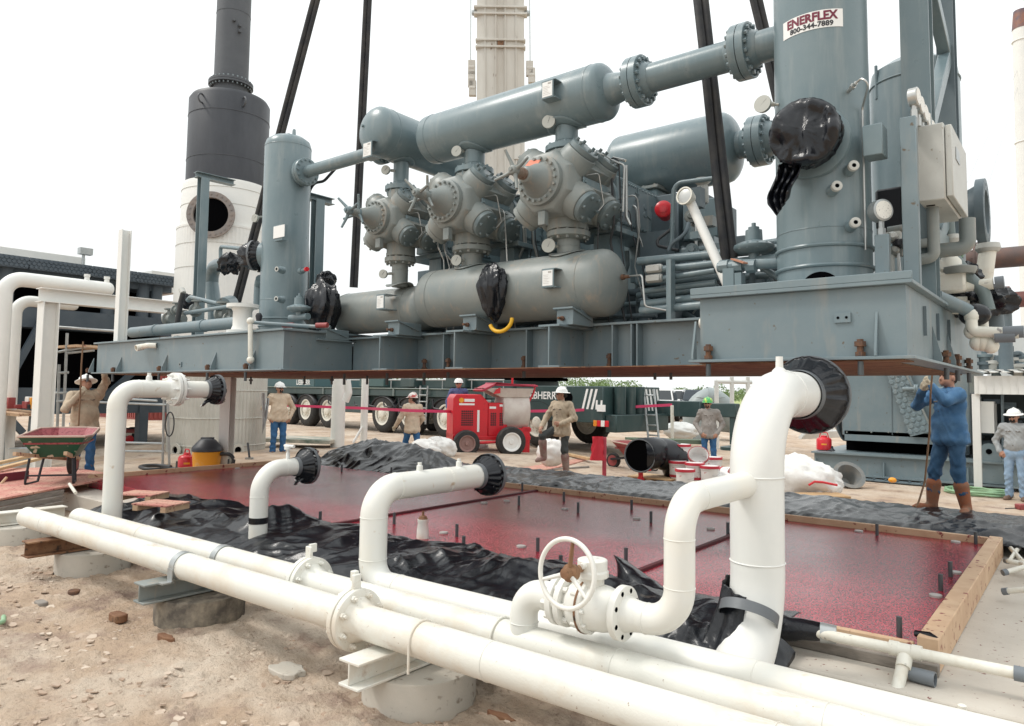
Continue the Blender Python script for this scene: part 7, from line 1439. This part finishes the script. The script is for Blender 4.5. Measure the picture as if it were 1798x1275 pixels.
person(985, 834, 15.1, .38, -38, 'man in khaki shirt and white hard hat with one boot up, holding a bottle', KHAKI, DKP, BOOTM, fat=1.12, brim='full', head=(4, 0, -42), hem=.80, boot_h=.72, pend=.30, pose=dict(hipR=(-.10, -.03, .93), kneeR=(-.20, -.38, .80), ankR=(-.22, -.30, .36), toeR=(-.24, -.50, .30), chest=(0, -.03, 1.31), elR=(-.33, -.10, 1.16), wrR=(-.24, -.36, .98), elL=(.32, .02, 1.17), wrL=(.14, -.20, 1.05), hdL=(.07, -.25, 1.06)))
person(1245, 828, 18.6, .14, -6, 'man in gray work shirt and green hard hat, standing with hands together', GRAYS, JEAN, BOOT, s=1.03, fat=1.1, hat=HATG, glasses=True, beard=True, head=(2, 0, -4), hem=.80, pose=dict(elR=(-.33, .04, 1.15), wrR=(-.17, -.15, .92), hdR=(-.1, -.18, .87), elL=(.33, .05, 1.15), wrL=(.21, -.10, .92), hdL=(.15, -.14, .86), neck=(-.02, -.0, 1.50), head=(-.025, -.02, 1.645)))
person(1672, 902, 9.2, .64, -48, 'man in blue denim jacket and tan leather boots gripping a rope under the skid corner', DENIM, cloth('dark_jeans', (.02, .07, .145), (.045, .11, .2)), BOOTR, s=1.03, fat=1.30, hat=None, glove=(1, 1), head=(-6, 0, 0), hem=.84, boot_h=.62, pend=.52, vox=.009, pose=dict(ankR=(-.16, -.14, .09), kneeR=(-.13, -.12, .50), toeR=(-.20, -.36, .04), ankL=(.16, .05, .09), toeL=(.30, -.12, .04), kneeL=(.13, -.02, .50), shL=(.19, -.05, 1.44), shR=(-.20, -.04, 1.44), elL=(.24, -.26, 1.36), wrL=(.10, -.33, 1.53), hdL=(.06, -.375, 1.60), elR=(-.26, -.24, 1.30), wrR=(-.02, -.36, 1.49), hdR=(.03, -.39, 1.55)))
person(1785, 884, 14.6, .04, -12, 'man in light gray shirt and white hard hat at the right edge, looking down', LGRAY, LJEAN, BOOT, s=1.02, fat=1.15, brim='full', glasses=True, beard=True, tuck=True, head=(14, 0, -10), pose=dict(elR=(-.34, .08, 1.16), wrR=(-.24, -.06, .96), hdR=(-.19, -.09, .90), elL=(.34, .08, 1.16), wrL=(.25, -.05, .95)))
# ropes held by the two at the skid ends
def rope(pts, r, label): mb = MB(); mb.tube(pts, r, 8, R=.1); return mb.solo('hand_rope', ROPE, label, 'rope', 'tag lines hanging from the skid')
rope([P(146, 600, d=12.5), P(143, 640, d=12.5), P(141, 690, d=12.55), P(138, 748, d=12.55)], .014, 'brown rope hanging past the face of the worker at far left')
rope([P(1637, 655, d=8.85), P(1634, 690, d=8.82), P(1632, 760, d=8.85), P(1624, 845, d=8.8), P(1612, 885, d=8.75), P(1606, 890, d=8.7)], .011, 'brown rope hanging to the ground before the man in denim')
# ================================================================== things around the pad
# mortar mixer
q = P(858, 803, d=20.0); zm = .36; t = thing('mortar_mixer', 'bright red towed mortar mixer with a pale drum and two wheels', 'mixer', (q.x, q.y, zm), 0); local(t)
v = V((0, 0, CH))-q; t.rotation_euler = (0, 0, math.atan2(v.y, v.x)+math.pi/2+R_(14)); K = 20.0/FPX
# local space: x to the right in the photo, -y towards the camera
hood = MB(); hood.prism([(-1.08, -.35, .42), (-.12, -.35, .42), (-.12, -.35, 1.42), (-.32, -.35, 1.62), (-1.0, -.35, 1.62), (-1.08, -.35, 1.50)], (0, .9, 0)); o = hood.build('engine_hood', RED, t, bevel=.02, bseg=2)
hood = MB(); hood.box(-.118, .42, -.33, .5, .5, 1.40); hood.build('drive_cover', RED, t, bevel=.02)
for x0, x1, z0, z1 in ((-.86, -.50, .78, 1.22), (-.05, .14, .78, 1.15), (.2, .36, .78, 1.15)):
    mb = MB(); y = -.353 if x0 < -.2 else -.333; n = int((x1-x0)/.055)
    for i in range(n):
        for j in range(int((z1-z0)/.06)): mb.box(x0+i*.055+.006, x0+i*.055+.046, y-.004, y-.001, z0+j*.06+.006, z0+j*.06+.048)
    mb.build('vent_grille', INK, t)
for a_ in ((-.78, -.50, -.356, -.351, 1.42, 1.50), (-.92, -.50, -.356, -.351, 1.33, 1.38), (-.42, -.36, -.356, -.351, .62, 1.2), (-.08, .1, -.336, -.331, 1.24, 1.30), (.2, .4, -.336, -.331, 1.30, 1.36), (-.95, -.75, -.376, -.371, .46, .54)): mb = MB(); mb.box(*a_); mb.build('decal', STRIPE, t)
mb = MB(); mb.lathe((-.86, -.353, 1.46), (0, -1, 0), [(0, .07), (.004, .07)], 8); mb.build('decal', YEL, t)
mb = MB(); mb.box(-1.08, 1.08, -.37, -.28, .40, .50); mb.box(-1.08, 1.08, .48, .58, .40, .50); mb.box(-1.08, -1.0, -.37, .58, .38, .56); mb.build('frame', RED, t, bevel=.006)
mb = MB(); mb.box(.86, 1.06, -.36, -.26, -.08, .75); mb.box(.86, 1.06, .46, .56, -.08, .75); mb.box(.4, 1.10, -.36, -.26, .62, .72); mb.box(.74, 1.12, -.38, -.2, -.08, -.02); mb.build('stand_leg', RED, t, bevel=.006)
mb = MB(); mb.lathe((.28, .12, 1.18), (1, 0, 0), [(0, .40), (.02, .56), (.05, .58), (.72, .58), (.77, .55), (.79, .3)], 40); mb.loft([[V((.24, -.36, 1.55)), V((1.02, -.36, 1.55)), V((1.02, .56, 1.55)), V((.24, .56, 1.55))], [V((-.30, -.46, 1.80)), V((1.14, -.46, 1.80)), V((1.14, .66, 1.80)), V((-.30, .66, 1.80))]]); mb.build('drum', mat('drum_white', (.62, .57, .52), .5, col2=(.52, .44, .40), scale=3), t, bevel=.01)
mb = MB(); mb.box(.06, 1.20, -.52, .70, 1.86, 1.90); mb.tube([(.06, -.52, 1.93), (1.20, -.52, 1.87), (1.20, .70, 1.87), (.06, .7, 1.93)], .025, 8, closed=True)
for k in range(21): mb.tube([(.08+k*.054, -.5, 1.905), (.08+k*.054, .68, 1.905)], .010, 6)
mb.prism([(-.34, -.48, 1.74), (-.30, -.48, 1.70), (.10, -.48, 1.90), (.08, -.48, 1.94)], (0, 1.16, 0)); mb.build('grate', DRED if False else mat('grout_red', (.36, .02, .05), .5), t)
mb = MB(); mb.prism([(-.02, -.475, 1.64), (.18, -.475, 1.66), (.18, -.475, 1.82), (.06, -.475, 1.76)], (0, .01, 0)); mb.build('side_panel', RED, t)
mb = MB(); mb.tube([(1.06, -.25, 1.45), (1.2, -.2, 1.68), (1.24, -.2, 1.9)], .03, 8); mb.tube([(.7, .2, 1.9), (.7, .2, 2.25)], .03, 8); mb.build('lever', RED, t)
for x, y, r in ((-.74, -.52, .35), (.42, -.72, .40), (-.62, .62, .35)):
    mb = MB(); c = (x, y, r-.02); mb.lathe(c, (0, -1, 0), [(-.12, r*.62), (-.115, r*.9), (-.07, r), (.06, r), (.11, r*.92), (.125, r*.63), (.05, r*.6)], 36, True, False); w_ = mb.build('wheel', RUB, t); m2 = MB(); m2.lathe(c, (0, -1, 0), [(.09, r*.63), (.125, r*.63), (.12, r*.56), (.07, r*.48), (.07, r*.18), (.10, r*.14), (.10, .02)], 28, False, True); m2.build('rim', STRIPE if x > 0 else mat('rim_dusty', (.30, .18, .16), .6), w_)
mb = MB(); mb.cyl((-.74, -.5, .33), (.42, -.62, .38), .04); mb.build('axle', RED, t)
# mixer deck of plywood on timbers
def plank_deck(name, corners, z, label, mt=PLY, th=.03, cat='plywood'):
    mb = MB(); mb.prism([(c.x, c.y, z) for c in corners], (0, 0, th)); return mb.solo(name, mt, label, cat, bevel=.004)
zd = .36
cs_ = [P(705, 822, z=zd), P(880, 851-7, z=zd), P(1035, 806, z=zd), P(905, 784, z=zd)]
plank_deck('mixer_deck', cs_, zd-.035, 'red splattered plywood sheets under the mixer')
cs_ = [P(720, 838, z=zd+.03), P(800, 845, z=zd+.03), P(905, 822, z=zd+.03), P(850, 808, z=zd+.03)]
plank_deck('plywood_sheet', cs_, zd+.0, 'loose plywood sheet splashed red, lying in front of the mixer')
a, b = P(895, 812, d=15.8), P(1035, 808, d=17.4); mb = MB()
mb.obox((V((a.x, a.y, .10))+V((b.x, b.y, .10)))/2, (V((b.x, b.y, 0))-V((a.x, a.y, 0)))/2, V((-.03, .05, 0)), V((0, 0, .24))); mb.solo('timber_edge', BWOOD, 'weathered board edge of the mixer deck by the khaki man', 'board', bevel=.004)
mb = MB(); mb.bar(P(990, 796, z=.42), P(1036, 806, z=.42), .12, .06, Z); mb.solo('deck_timber', WOODN, 'pale timber lying on the deck edge behind the khaki man', 'timber', bevel=.004)
# sacks
def sack(c, r, label, seed, mt=SACK, group='white cement sacks'):
    mb = MB()
    def f(u, v_):
        a = 2*math.pi*u; b_ = math.pi*(.02+.96*v_); d = V((math.cos(a)*math.sin(b_), math.sin(a)*math.sin(b_), math.cos(b_))); k = 1+.16*ridge(d.x*1.4+seed, d.y*1.4, d.z*1.4)+.10*ridge(d.x*3.3, d.y*3.3+seed, d.z*3)+.05*ridge(d.x*8, d.y*8, d.z*8+seed)
        return V(c)+V((d.x*r[0]*k, d.y*r[1]*k, d.z*r[2]*k))
    mb.grid(f, 40, 24, cu=True); return mb.solo('cement_sack', mt, label, 'sack', group, ang=180)
for (px, py, d, r, lab, sd) in ((745, 790, 17.5, (.35, .3, .22), 'white sack heaped left of the mixer wheel', 1), (772, 788, 18.2, (.4, .3, .26), 'white sack between the walking man and the mixer', 2), (838, 792, 20.8, (.3, .3, .25), 'white sack showing under the mixer body', 3), (968, 795, 16.2, (.28, .25, .26), 'white sack behind the khaki man', 4),
        (1412, 845, 13.4, (.55, .4, .33), 'largest white sack pile right of the big riser', 5), (1395, 830, 13.8, (.4, .4, .3), 'white sack at the back of the pile by the big riser', 6), (1435, 855, 13.2, (.35, .25, .22), 'white sack with red print on the cardboard box', 7), (1262, 845, 14.6, (.4, .3, .18), 'white sack among the buckets left of the big riser', 8)):
    q = P(px, py, d=d); sack((q.x, q.y, q.z), r, lab, sd)
# black wrapped pipe elbow on a red stand
c = P(1124, 800, d=15.2); t = thing('wrapped_pipe', 'open pipe elbow wrapped in glossy black plastic beside the buckets', 'pipe', (c.x, c.y, .3)); ax = (V((0, 0, CH))-c); ax.z = 0; ax = (Matrix.Rotation(R_(-24), 3, 'Z')@ax.normalized())
back = c-ax*.55; e2 = back+RT*.5+V((0, 0, -.1)); e3 = e2+RT*.15+V((0, 0, -.5))
mb = MB(); pth = fil([c, back+RT*.1, e2, e3], [.3, .25], 8); mb.tube(pth, .335, 36); o = mb.v; arr = []
for q_ in o: f_ = .028*ridge(q_[0]*1.1, q_[1]*1.1, q_[2]*1.1, 2.6)+.018*ridge(q_[0], q_[1], q_[2], 6.0); arr.append((q_[0]+f_, q_[1]+f_*.4, q_[2]+f_))
mb.v = arr; mb.build('wrapped_body', BLKC, t, ang=180); mb = MB(); mb.lathe(c, ax, [(-.02, .34), (.03, .35), (.035, .33), (.0, .315)], 40, False, False); mb.build('rim', TAPE, t); mb = MB(); mb.cyl(c+ax*.005, c+ax*.012, .325, n=40); mb.build('bore', BLACK, t)
q = P(1125, 838, d=15.3); mb = MB(); mb.cyl((q.x, q.y, .1), (q.x, q.y, .5), .05, n=12); mb.tube([(q.x-.16, q.y, .12), (q.x, q.y, .4), (q.x+.16, q.y, .12)], .025, 8); mb.bar((q.x-.22, q.y, .5), (q.x+.22, q.y, .5), .1, .05); mb.solo('pipe_stand', RED, 'red pipe stand under the black wrapped elbow', 'stand')
# red barrow behind it
def barrow(px, py, d, z, yaw, label, outer, inner, s=1.0):
    q = P(px, py, d=d); v = V((0, 0, CH))-q; t = thing('wheelbarrow', label, 'wheelbarrow', (q.x, q.y, z), math.atan2(v.y, v.x)+math.pi/2+R_(yaw)); local(t)
    # local: wheel towards +y (away from camera), handles towards -y
    top = [(-.42, -.46), (.42, -.46), (.46, -.2), (.40, .48), (.2, .66), (-.2, .66), (-.40, .48), (-.46, -.2)]; bot = [(-.24, -.26), (.24, -.26), (.26, -.1), (.22, .2), (.12, .30), (-.12, .30), (-.22, .2), (-.26, -.1)]
    def ring(pr, z_, k=1, dz=0): return [V((x*k*s, y*k*s, (z_+.07*(y > .3)*(z_ > .5)+dz)*s)) for x, y in pr]
    mb = MB(); mb.loft([ring(bot, .36), ring(top, .66)], True, False); mb.cur = 1; mb.loft([ring(bot, .37, .96), ring(top, .66, .975)][::-1], False, False); n0 = len(mb.v)
    mb.build('tray', [outer, inner], t, ang=30); mb = MB(); mb.tube(ring(top, .665, 1.0), .016, 8, closed=True); mb.build('tray_rim', mat('rim_splatter', (.50, .36, .30), .6) if 'rim_splatter' not in MATS else MATS['rim_splatter'], t)
    mb = MB(); mb.loft([[V((x*.86*s, y*.86*s, .55*s)) for x, y in top], [V((x*.88*s, y*.88*s, .575*s)) for x, y in top]]); mb.build('grout_load', inner, t)
    for sg in (-1, 1): mb = MB(); mb.bar((sg*.30*s, -.95*s, .47*s), (sg*.08*s, .75*s, .24*s), .045, .05, Z); mb.build('handle', WOOD if z > .3 else INK, t); m2 = MB(); m2.tube([(sg*.27*s, -.42*s, .36*s), (sg*.30*s, -.46*s, 0), (sg*.24*s, -.10*s, 0), (sg*.2*s, -.02*s, .34*s)], .018, 8, R=.04); m2.build('leg', INK, t)
    mb = MB(); mb.tube([(-.30*s, -.45*s, .12*s), (.30*s, -.45*s, .12*s)], .014, 8); mb.build('leg_brace', INK, t)
    mb = MB(); mb.lathe((-.05, .72*s, .20*s), (1, 0, 0), [(0, .12), (.0, .17), (.02, .2*s), (.09, .2*s), (.11, .17), (.11, .12)], 28); o = mb.build('wheel', RUB, t); m2 = MB(); m2.lathe((-.05, .72*s, .2*s), (1, 0, 0), [(-.002, .13), (.02, .1), (.09, .1), (.112, .13)], 20); m2.build('rim', DRED, o)
GLOAD = mat('grout_load', (.34, .075, .085), .5, col2=(.20, .02, .035), scale=22, lo=.5, hi=.6, bump=.004, bscale=60)
barrow(103, 842, 11.3, .62, -14, 'green wheelbarrow with chipped paint full of red grout on the plywood deck', BARG, GLOAD, 1.05)
barrow(1118, 800, 17.5, .25, 60, 'dull red wheelbarrow behind the black wrapped elbow', DRED, DRED, .9)
# plywood deck at left with boards
zd = .585; cs_ = [P(-30, 885, z=zd), P(215, 838, z=zd), P(120, 822, z=zd), P(-60, 828, z=zd)]
plank_deck('plywood_deck', cs_, zd, 'red splattered plywood deck under the green wheelbarrow', th=.03)
mb = MB()
for k in range(3): a, b = P(-30, 900+k*12-10, z=.54-.0-k*.07), P(110, 868+k*10-4, z=.54-k*.07); mb.bar(a, b, .05, .065, Z)
mb.solo('timber_crib', BWOOD, 'stacked dark timbers under the left plywood deck edge', 'timber')
board(P(-20, 828, z=.66), P(78, 803, z=.72), .10, .05, 'new pale timber board lying slanted on the left deck', WOODN, 'loose_board')
board(P(-25, 818, z=.64), P(70, 797, z=.66), .10, .05, 'pale timber board behind the slanted one on the left deck', WOODN, 'loose_board')
board(P(-20, 843, z=.67), P(50, 834, z=.67), .03, .14, 'maroon painted board standing on edge at the left end', mat('maroon_board', (.16, .02, .04), .6), 'loose_board')
q = P(12, 838, z=.7); mb = MB(); mb.tube([q, q+V((.02, -.1, -.12))], .02, 8); mb.solo('wood_peg', WOOD, 'short pink stained peg leaning on the maroon board', 'peg')
q = P(128, 868, z=.62); mb = MB(); mb.tube([P(122, 850, z=.68), P(133, 866, z=.62)], .022, 8); mb.solo('white_peg', PVC, 'short white peg lying at the edge of the left plywood deck', 'peg')
# shop vacuum, gas can, generator
c = P(362, 826, d=13.75); c.z = .47; t = thing('shop_vacuum', 'yellow shop vacuum with a dark lid and curled hose by the left pad edge', 'vacuum', c)
mb = MB(); mb.lathe(c, Z, [(.06, .21), (.07, .23), (.20, .245), (.40, .26), (.41, .25)], 32); mb.build('tank', YEL, t); mb = MB(); mb.lathe(c, Z, [(.41, .27), (.46, .275), (.50, .255), (.56, .20), (.62, .15), (.645, .10), (.65, .02)], 32); mb.obox(c+V((0, 0, .64)), RT*.12, FW*.03, Z*.03); mb.build('lid', mat('vac_gray', (.05, .055, .065), .5), t, bevel=.005)
mb = MB(); mb.tube([c+RT*.26+Z*.36, c+RT*.48+Z*.36, c+RT*.52+Z*.2, c+RT*.40+Z*.05, c+RT*.3+Z*.03], .035, 12, R=.14, seg=8); mb.build('hose', HOSE, t)
for k in range(4): a = k*1.57+.5; mb = MB(); mb.ball(c+V((math.cos(a)*.22, math.sin(a)*.22, .03)), .03, 10, 6); mb.build('caster', INK, t)
mb = MB(); mb.tube([c-RT*.25+Z*.04, P(300, 822, z=.52), P(262, 826, z=.52), P(245, 820, z=.54), P(265, 815, z=.53), P(300, 820, z=.52)], .035, 12, R=.2); mb.solo('vacuum_hose', HOSE, 'loose black vacuum hose lying on the slab behind the pad edge', 'hose')
def gascan(c, label, s=1.0):
    c = V(c); t = thing('fuel_can', label, 'fuel can', c); mb = MB(); mb.lathe(c, Z, [(0, .13*s), (.01, .14*s), (.20*s, .14*s), (.23*s, .12*s), (.25*s, .06*s), (.28*s, .055*s), (.285*s, .03*s)], 28); mb.build('body', RED, t); mb = MB(); mb.tube([c+V((-.09*s, 0, .24*s)), c+V((-.06*s, 0, .34*s)), c+V((.06*s, 0, .34*s)), c+V((.09*s, 0, .24*s))], .012, 8, R=.03); mb.build('handle', RED, t)
    mb = MB(); d = (V((0, 0, CH))-c); d.z = 0; d.normalize(); a0 = math.atan2(d.y, d.x); mb.grid(lambda u, v_: c+V((math.cos(a0-.35+.7*u)*.1415*s, math.sin(a0-.35+.7*u)*.1415*s, (.10+.03*v_)*s)), 8, 2); mb.build('label', YEL, t)
q = P(328, 812, d=14.3); gascan((q.x, q.y, .47), 'red fuel can with yellow print beside the shop vacuum', 1.15)
yq = 19.8; q = P(1447, 789, y=yq); gascan((q.x, yq, P(1447, 792, y=YS2).z+.002), 'red fuel can standing on the second skid at right', 1.3)
q = P(1463, 788, y=yq-.1); mb = MB(); mb.lathe((q.x, yq-.2, P(1447, 792, y=YS2).z+.002), Z, [(0, .07), (.02, .07), (.06, .03), (.12, .025)], 14); mb.solo('spout_cap', INK, 'small black funnel on the second skid beside the fuel can', 'funnel')
q = P(233, 777, d=20.5); zg_ = .46; t = thing('portable_generator', 'small red portable generator in a tube frame on the far dirt', 'generator', (q.x, q.y, zg_)); c = V((q.x, q.y, zg_)); 
for sg in (-1, 1): mb = MB(); f = FW*.22*sg; f.z = 0; mb.tube([c+f-RT*.24+Z*.02, c+f-RT*.24+Z*.44, c+f+RT*.24+Z*.44, c+f+RT*.24+Z*.02], .018, 8, R=.05, closed=False); mb.build('frame_tube', INK, t)
mb = MB(); mb.obox(c+Z*.36, RT*.2, V((FW.x, FW.y, 0))*.17, Z*.05); mb.build('fuel_tank', DRED, t, bevel=.02); mb = MB(); mb.obox(c+Z*.17, RT*.2, V((FW.x, FW.y, 0))*.15, Z*.12); mb.build('engine', INK, t, bevel=.02); mb = MB(); mb.lathe(c+Z*.15-FW*.16, -FW, [(0, .11), (.03, .11), (.04, .07)], 20); mb.build('starter', RED, t); mb = MB(); mb.obox(c+Z*.28-FW*.155-RT*.06, RT*.1, V((FW.x, FW.y, 0))*.01, Z*.04); mb.build('panel', PVC, t)
for sg in (-1, 1): mb = MB(); k = c+RT*.28*sg+Z*.09; mb.lathe(k, RT, [(-.03, .09), (.03, .09)], 18); mb.build('wheel', RUB, t)
# buckets
def bucket(px, py, d, label, tilt=None, s=1.0, z=None, lid=True):
    c = P(px, py, d=d); c = V((c.x, c.y, z if z is not None else c.z)); t = thing('grout_bucket', label, 'bucket', c, 0, 'white buckets with red bands'); ax = V(tilt).normalized() if tilt else Z; h = .36*s; r = .15*s
    mb = MB(); mb.lathe(c, ax, [(0, r*.9), (h*.8, r*.98), (h*.82, r*1.05), (h, r*1.06), (h, r*.98), (h*.5, r*.9), (h*.48, 0)] if not lid else [(0, r*.9), (h*.8, r*.98), (h*.82, r*1.04), (h*.93, r*1.04), (h*.94, r*1.08), (h, r*1.08), (h*1.0, 0)], 28); mb.build('pail', SACK if False else MATS.get('pail_white') or mat('pail_white', (.74, .72, .70), .4, speck=((.5, .2, .2), 14, .66, .7)), t)
    mb = MB(); mb.lathe(c, ax, [(h*.88, r*1.085), (h*.885, r*1.10), (h*1.0, r*1.10), (h*1.005, r*1.0)], 28, False, False); mb.build('red_rim', DRED if not lid else MATS.get('rim_red') or mat('rim_red', (.50, .03, .05), .5), t); mb = MB(); mb.lathe(c, ax, [(h*.22, r*.94), (h*.22, r*.952), (h*.34, r*.962), (h*.34, r*.95)], 28, False, False); mb.build('label_band', MATS['rim_red'] if 'rim_red' in MATS else RED, t)
    mb = MB(); d_, u_, n_ = frame(ax); mb.tube([c+ax*h*.85+u_*r*1.08, c+ax*h*.6+u_*r*1.0-FW*r*.9, c+ax*h*.6-u_*r*1.0-FW*r*.9, c+ax*h*.85-u_*r*1.08], .004, 6, R=.08); mb.build('bail', STEEL, t)
    return t
Bd = [(1190, 845, 15.3, 'white bucket at the left of the pile, against the black wrapped elbow', None), (1197, 815, 15.6, 'white bucket stacked on top at the left of the pile', None), (1220, 850, 14.6, 'white bucket in the front middle of the pile', None), (1246, 856, 14.4, 'white bucket at the front right of the pile with a drippy red lid', None),
      (1252, 838, 15.4, 'white bucket behind the front right one', None), (1224, 822, 15.2, 'tipped open bucket showing its dark inside on top of the pile', (.3, -.55, .55)), (1262, 835, 14.9, 'bucket lying on its side with the open red mouth to the right', (.9, -.35, .05)), (1203, 862, 14.3, 'white bucket lowest at the front left of the pile', None)]
for px, py, d, lab, tl in Bd: bucket(px, py, d, lab, tl, 1.18 if not tl else 1.3, lid=not tl)
mb = MB(); q = P(1150, 848, d=15.5)
for k in range(5): mb.box(q.x-.5, q.x+.5, q.y-.3+k*.15, q.y-.18+k*.15, .30, .325)
for k in (-1, 0, 1): mb.box(q.x+k*.4-.05, q.x+k*.4+.05, q.y-.3, q.y+.42, .2, .299)
mb.solo('pallet', WOODN, 'wooden pallet behind the wrapped elbow under the buckets', 'pallet', bevel=.004)
q = P(1440, 872, d=12.6); mb = MB(); mb.obox((q.x, q.y, .30), RT*.42, V((FW.x, FW.y, 0))*.25, Z*.09); mb.solo('cardboard_box', CARD, 'flat brown cardboard box under the white sacks right of the riser', 'box', bevel=.005)
mb = MB(); a, b = P(1420, 852, d=12.7), P(1470, 852, d=12.7); mb.tube([a, a+Z*.06+RT*.1, (a+b)/2+Z*.05, b], .02, 8); mb.solo('red_strap', RED, 'red strap lying across the sacks and cardboard box', 'strap')
# red post with a red coat
q = P(1061, 838, d=15.6); t = thing('red_post', 'red steel post standing right of the mixer deck', 'post', (q.x, q.y, .3)); mb = MB(); mb.cyl((q.x, q.y, .2), (q.x, q.y, P(1061, 768, d=15.6).z), .045, n=16); mb.build('post', mat('post_pink', (.45, .06, .09), .5), t)
mb = MB(); c = P(1051, 785, d=15.55)
def coat(u, v_): a = 2*math.pi*u; r = .5+.5*v_; k = .05*ridge(math.cos(a)*2, math.sin(a)*2, v_*2); return c+RT*(math.cos(a)*(.07+.05*v_+k)-.02)+V((FW.x, FW.y, 0))*(math.sin(a)*.09)+Z*(.22-.50*v_)
mb.grid(coat, 36, 26, cu=True); mb.solo('red_coat', mat('coat_red', (.55, .02, .04), .55, bump=.006, bscale=18), 'bright red coat hung on the red post', 'coat', ang=180)
# cone, hose coil, boards near second skid
c = P(1486, 842, d=16.2); ax = V((.42, -.5, .52)).normalized(); mb = MB(); mb.lathe(c-ax*.2, ax, [(0, .14), (.36, .26), (.38, .34), (.40, .34), (.40, .255), (.06, .13)], 36, False, True); mb.solo('steel_reducer', mat('dull_steel', (.16, .17, .17), .6, col2=(.24, .22, .19), scale=5), 'tilted gray steel pipe reducer lying before the second skid', 'reducer')
mb = MB(); a, b = P(1475, 838, z=.1), P(1640, 852, z=.1); mb.bar(a, b, .35, .02, Z)
for k in range(9): p_ = a.lerp(b, k/8); mb.bar(p_+V((0, -.16, .02)), p_+V((0, .16, .02)), .03, .02)
mb.solo('steel_grating', GK, 'flat steel grating lying on the gravel before the second skid', 'grating')
q = P(1567, 843, d=15.6); mb = MB(); mb.ball(q, .07, 12, 8, (1.2, 1, .8)); mb.solo('yellow_rag', YEL, 'small yellow rag on the steel grating', 'rag')
mb = MB(); c = P(1715, 868, z=.06); rng = random.Random(4)
pts = []
for k in range(150): a = k*.25; r = .50+.10*math.sin(k*.17)+.03*rng.random(); pts.append(c+V((math.cos(a)*r, math.sin(a)*r*.9, .03+.012*(k/25)+.015*math.sin(k*.9))))
mb.tube(pts, .022, 8); mb.solo('hose_coil', GHOSE, 'coil of pale green hose on the gravel behind the man in denim', 'hose')
q = P(1790, 890, z=.5); t = thing('power_tool', 'small dark red tool lying on the slab at the right edge', 'tool', q); mb = MB(); mb.obox(P(1798, 890, z=.54), RT*.10, V((FW.x, FW.y, 0))*.06, Z*.04); mb.build('body', DRED, t, bevel=.01); mb = MB(); mb.tube([P(1765, 893, z=.51), P(1790, 892, z=.52)], .008, 6); mb.build('shaft', INK, t)
# white pipe stacks and boards behind on the yard
mb = MB()
for k in range(5): a, b = P(1405+k*2, 768-k*2, d=22), P(1500, 764-k*2, d=25); mb.tube([a, b], .06, 10)
mb.solo('pipe_stack', WPC, 'stack of white pipes on the ground left of the engine cooler', 'pipes')
t = thing('white_rack', 'low white steel rack left of the engine cooler', 'rack', P(1440, 765, d=24))
for a, b in (((1408, 745), (1475, 742)), ((1415, 728), (1475, 725)), ((1420, 765), (1420, 715)), ((1462, 765), (1463, 700)), ((1440, 745), (1441, 690))): mb = MB(); mb.bar(P(*a, d=24), P(*b, d=24), .09, .09); mb.build('rail', WPC, t)
mb = MB(); mb.bar(P(1100, 772, d=19), P(1235, 776, d=19), .5, .10, Z); mb.solo('green_beam', mat('faded_green', (.12, .16, .11), .7), 'faded green timber mat behind the red wheelbarrow', 'timber')
mb = MB(); mb.bar(P(475, 770, d=20), P(590, 774, d=20), 1.3, .10, Z); mb.solo('outrigger_mat', mat('mat_cream', (.55, .50, .42), .7, col2=(.06, .12, .09), scale=2), 'pale crane mat on the ground behind the bearded man', 'mat', bevel=.01)
for k, (px, py, d, lab) in enumerate(((1195, 757, 24, 'pile of white debris right of the outrigger jack'), (1140, 748, 30, 'white bundle on the ground below the parked pickups'))): q = P(px, py, d=d); sack((q.x, q.y, q.z), (.5, .4, .25), lab, 20+k, WPC, None)
# silver hose hung on the ribbed stack, hand tool
mb = MB(); q0 = P(462, 690, d=15.0); mb.tube([q0, P(463, 730, d=15), P(461, 760, d=15), P(466, 735, d=15), P(470, 700, d=15.2)], .035, 10); mb.solo('hung_hose', STEEL, 'gray hose hung down the right side of the ribbed stack', 'hose')
t = thing('spade', 'small dark handled tool leaning on the ribbed stack', 'tool', P(438, 806, d=15)); mb = MB(); mb.tube([P(435, 778, d=15.1), P(438, 803, d=14.9)], .022, 8); mb.build('handle', INK, t); mb = MB(); mb.obox(P(438, 805, d=14.9), RT*.08, V((FW.x, FW.y, 0))*.03, Z*.02); mb.build('blade', STEEL, t)
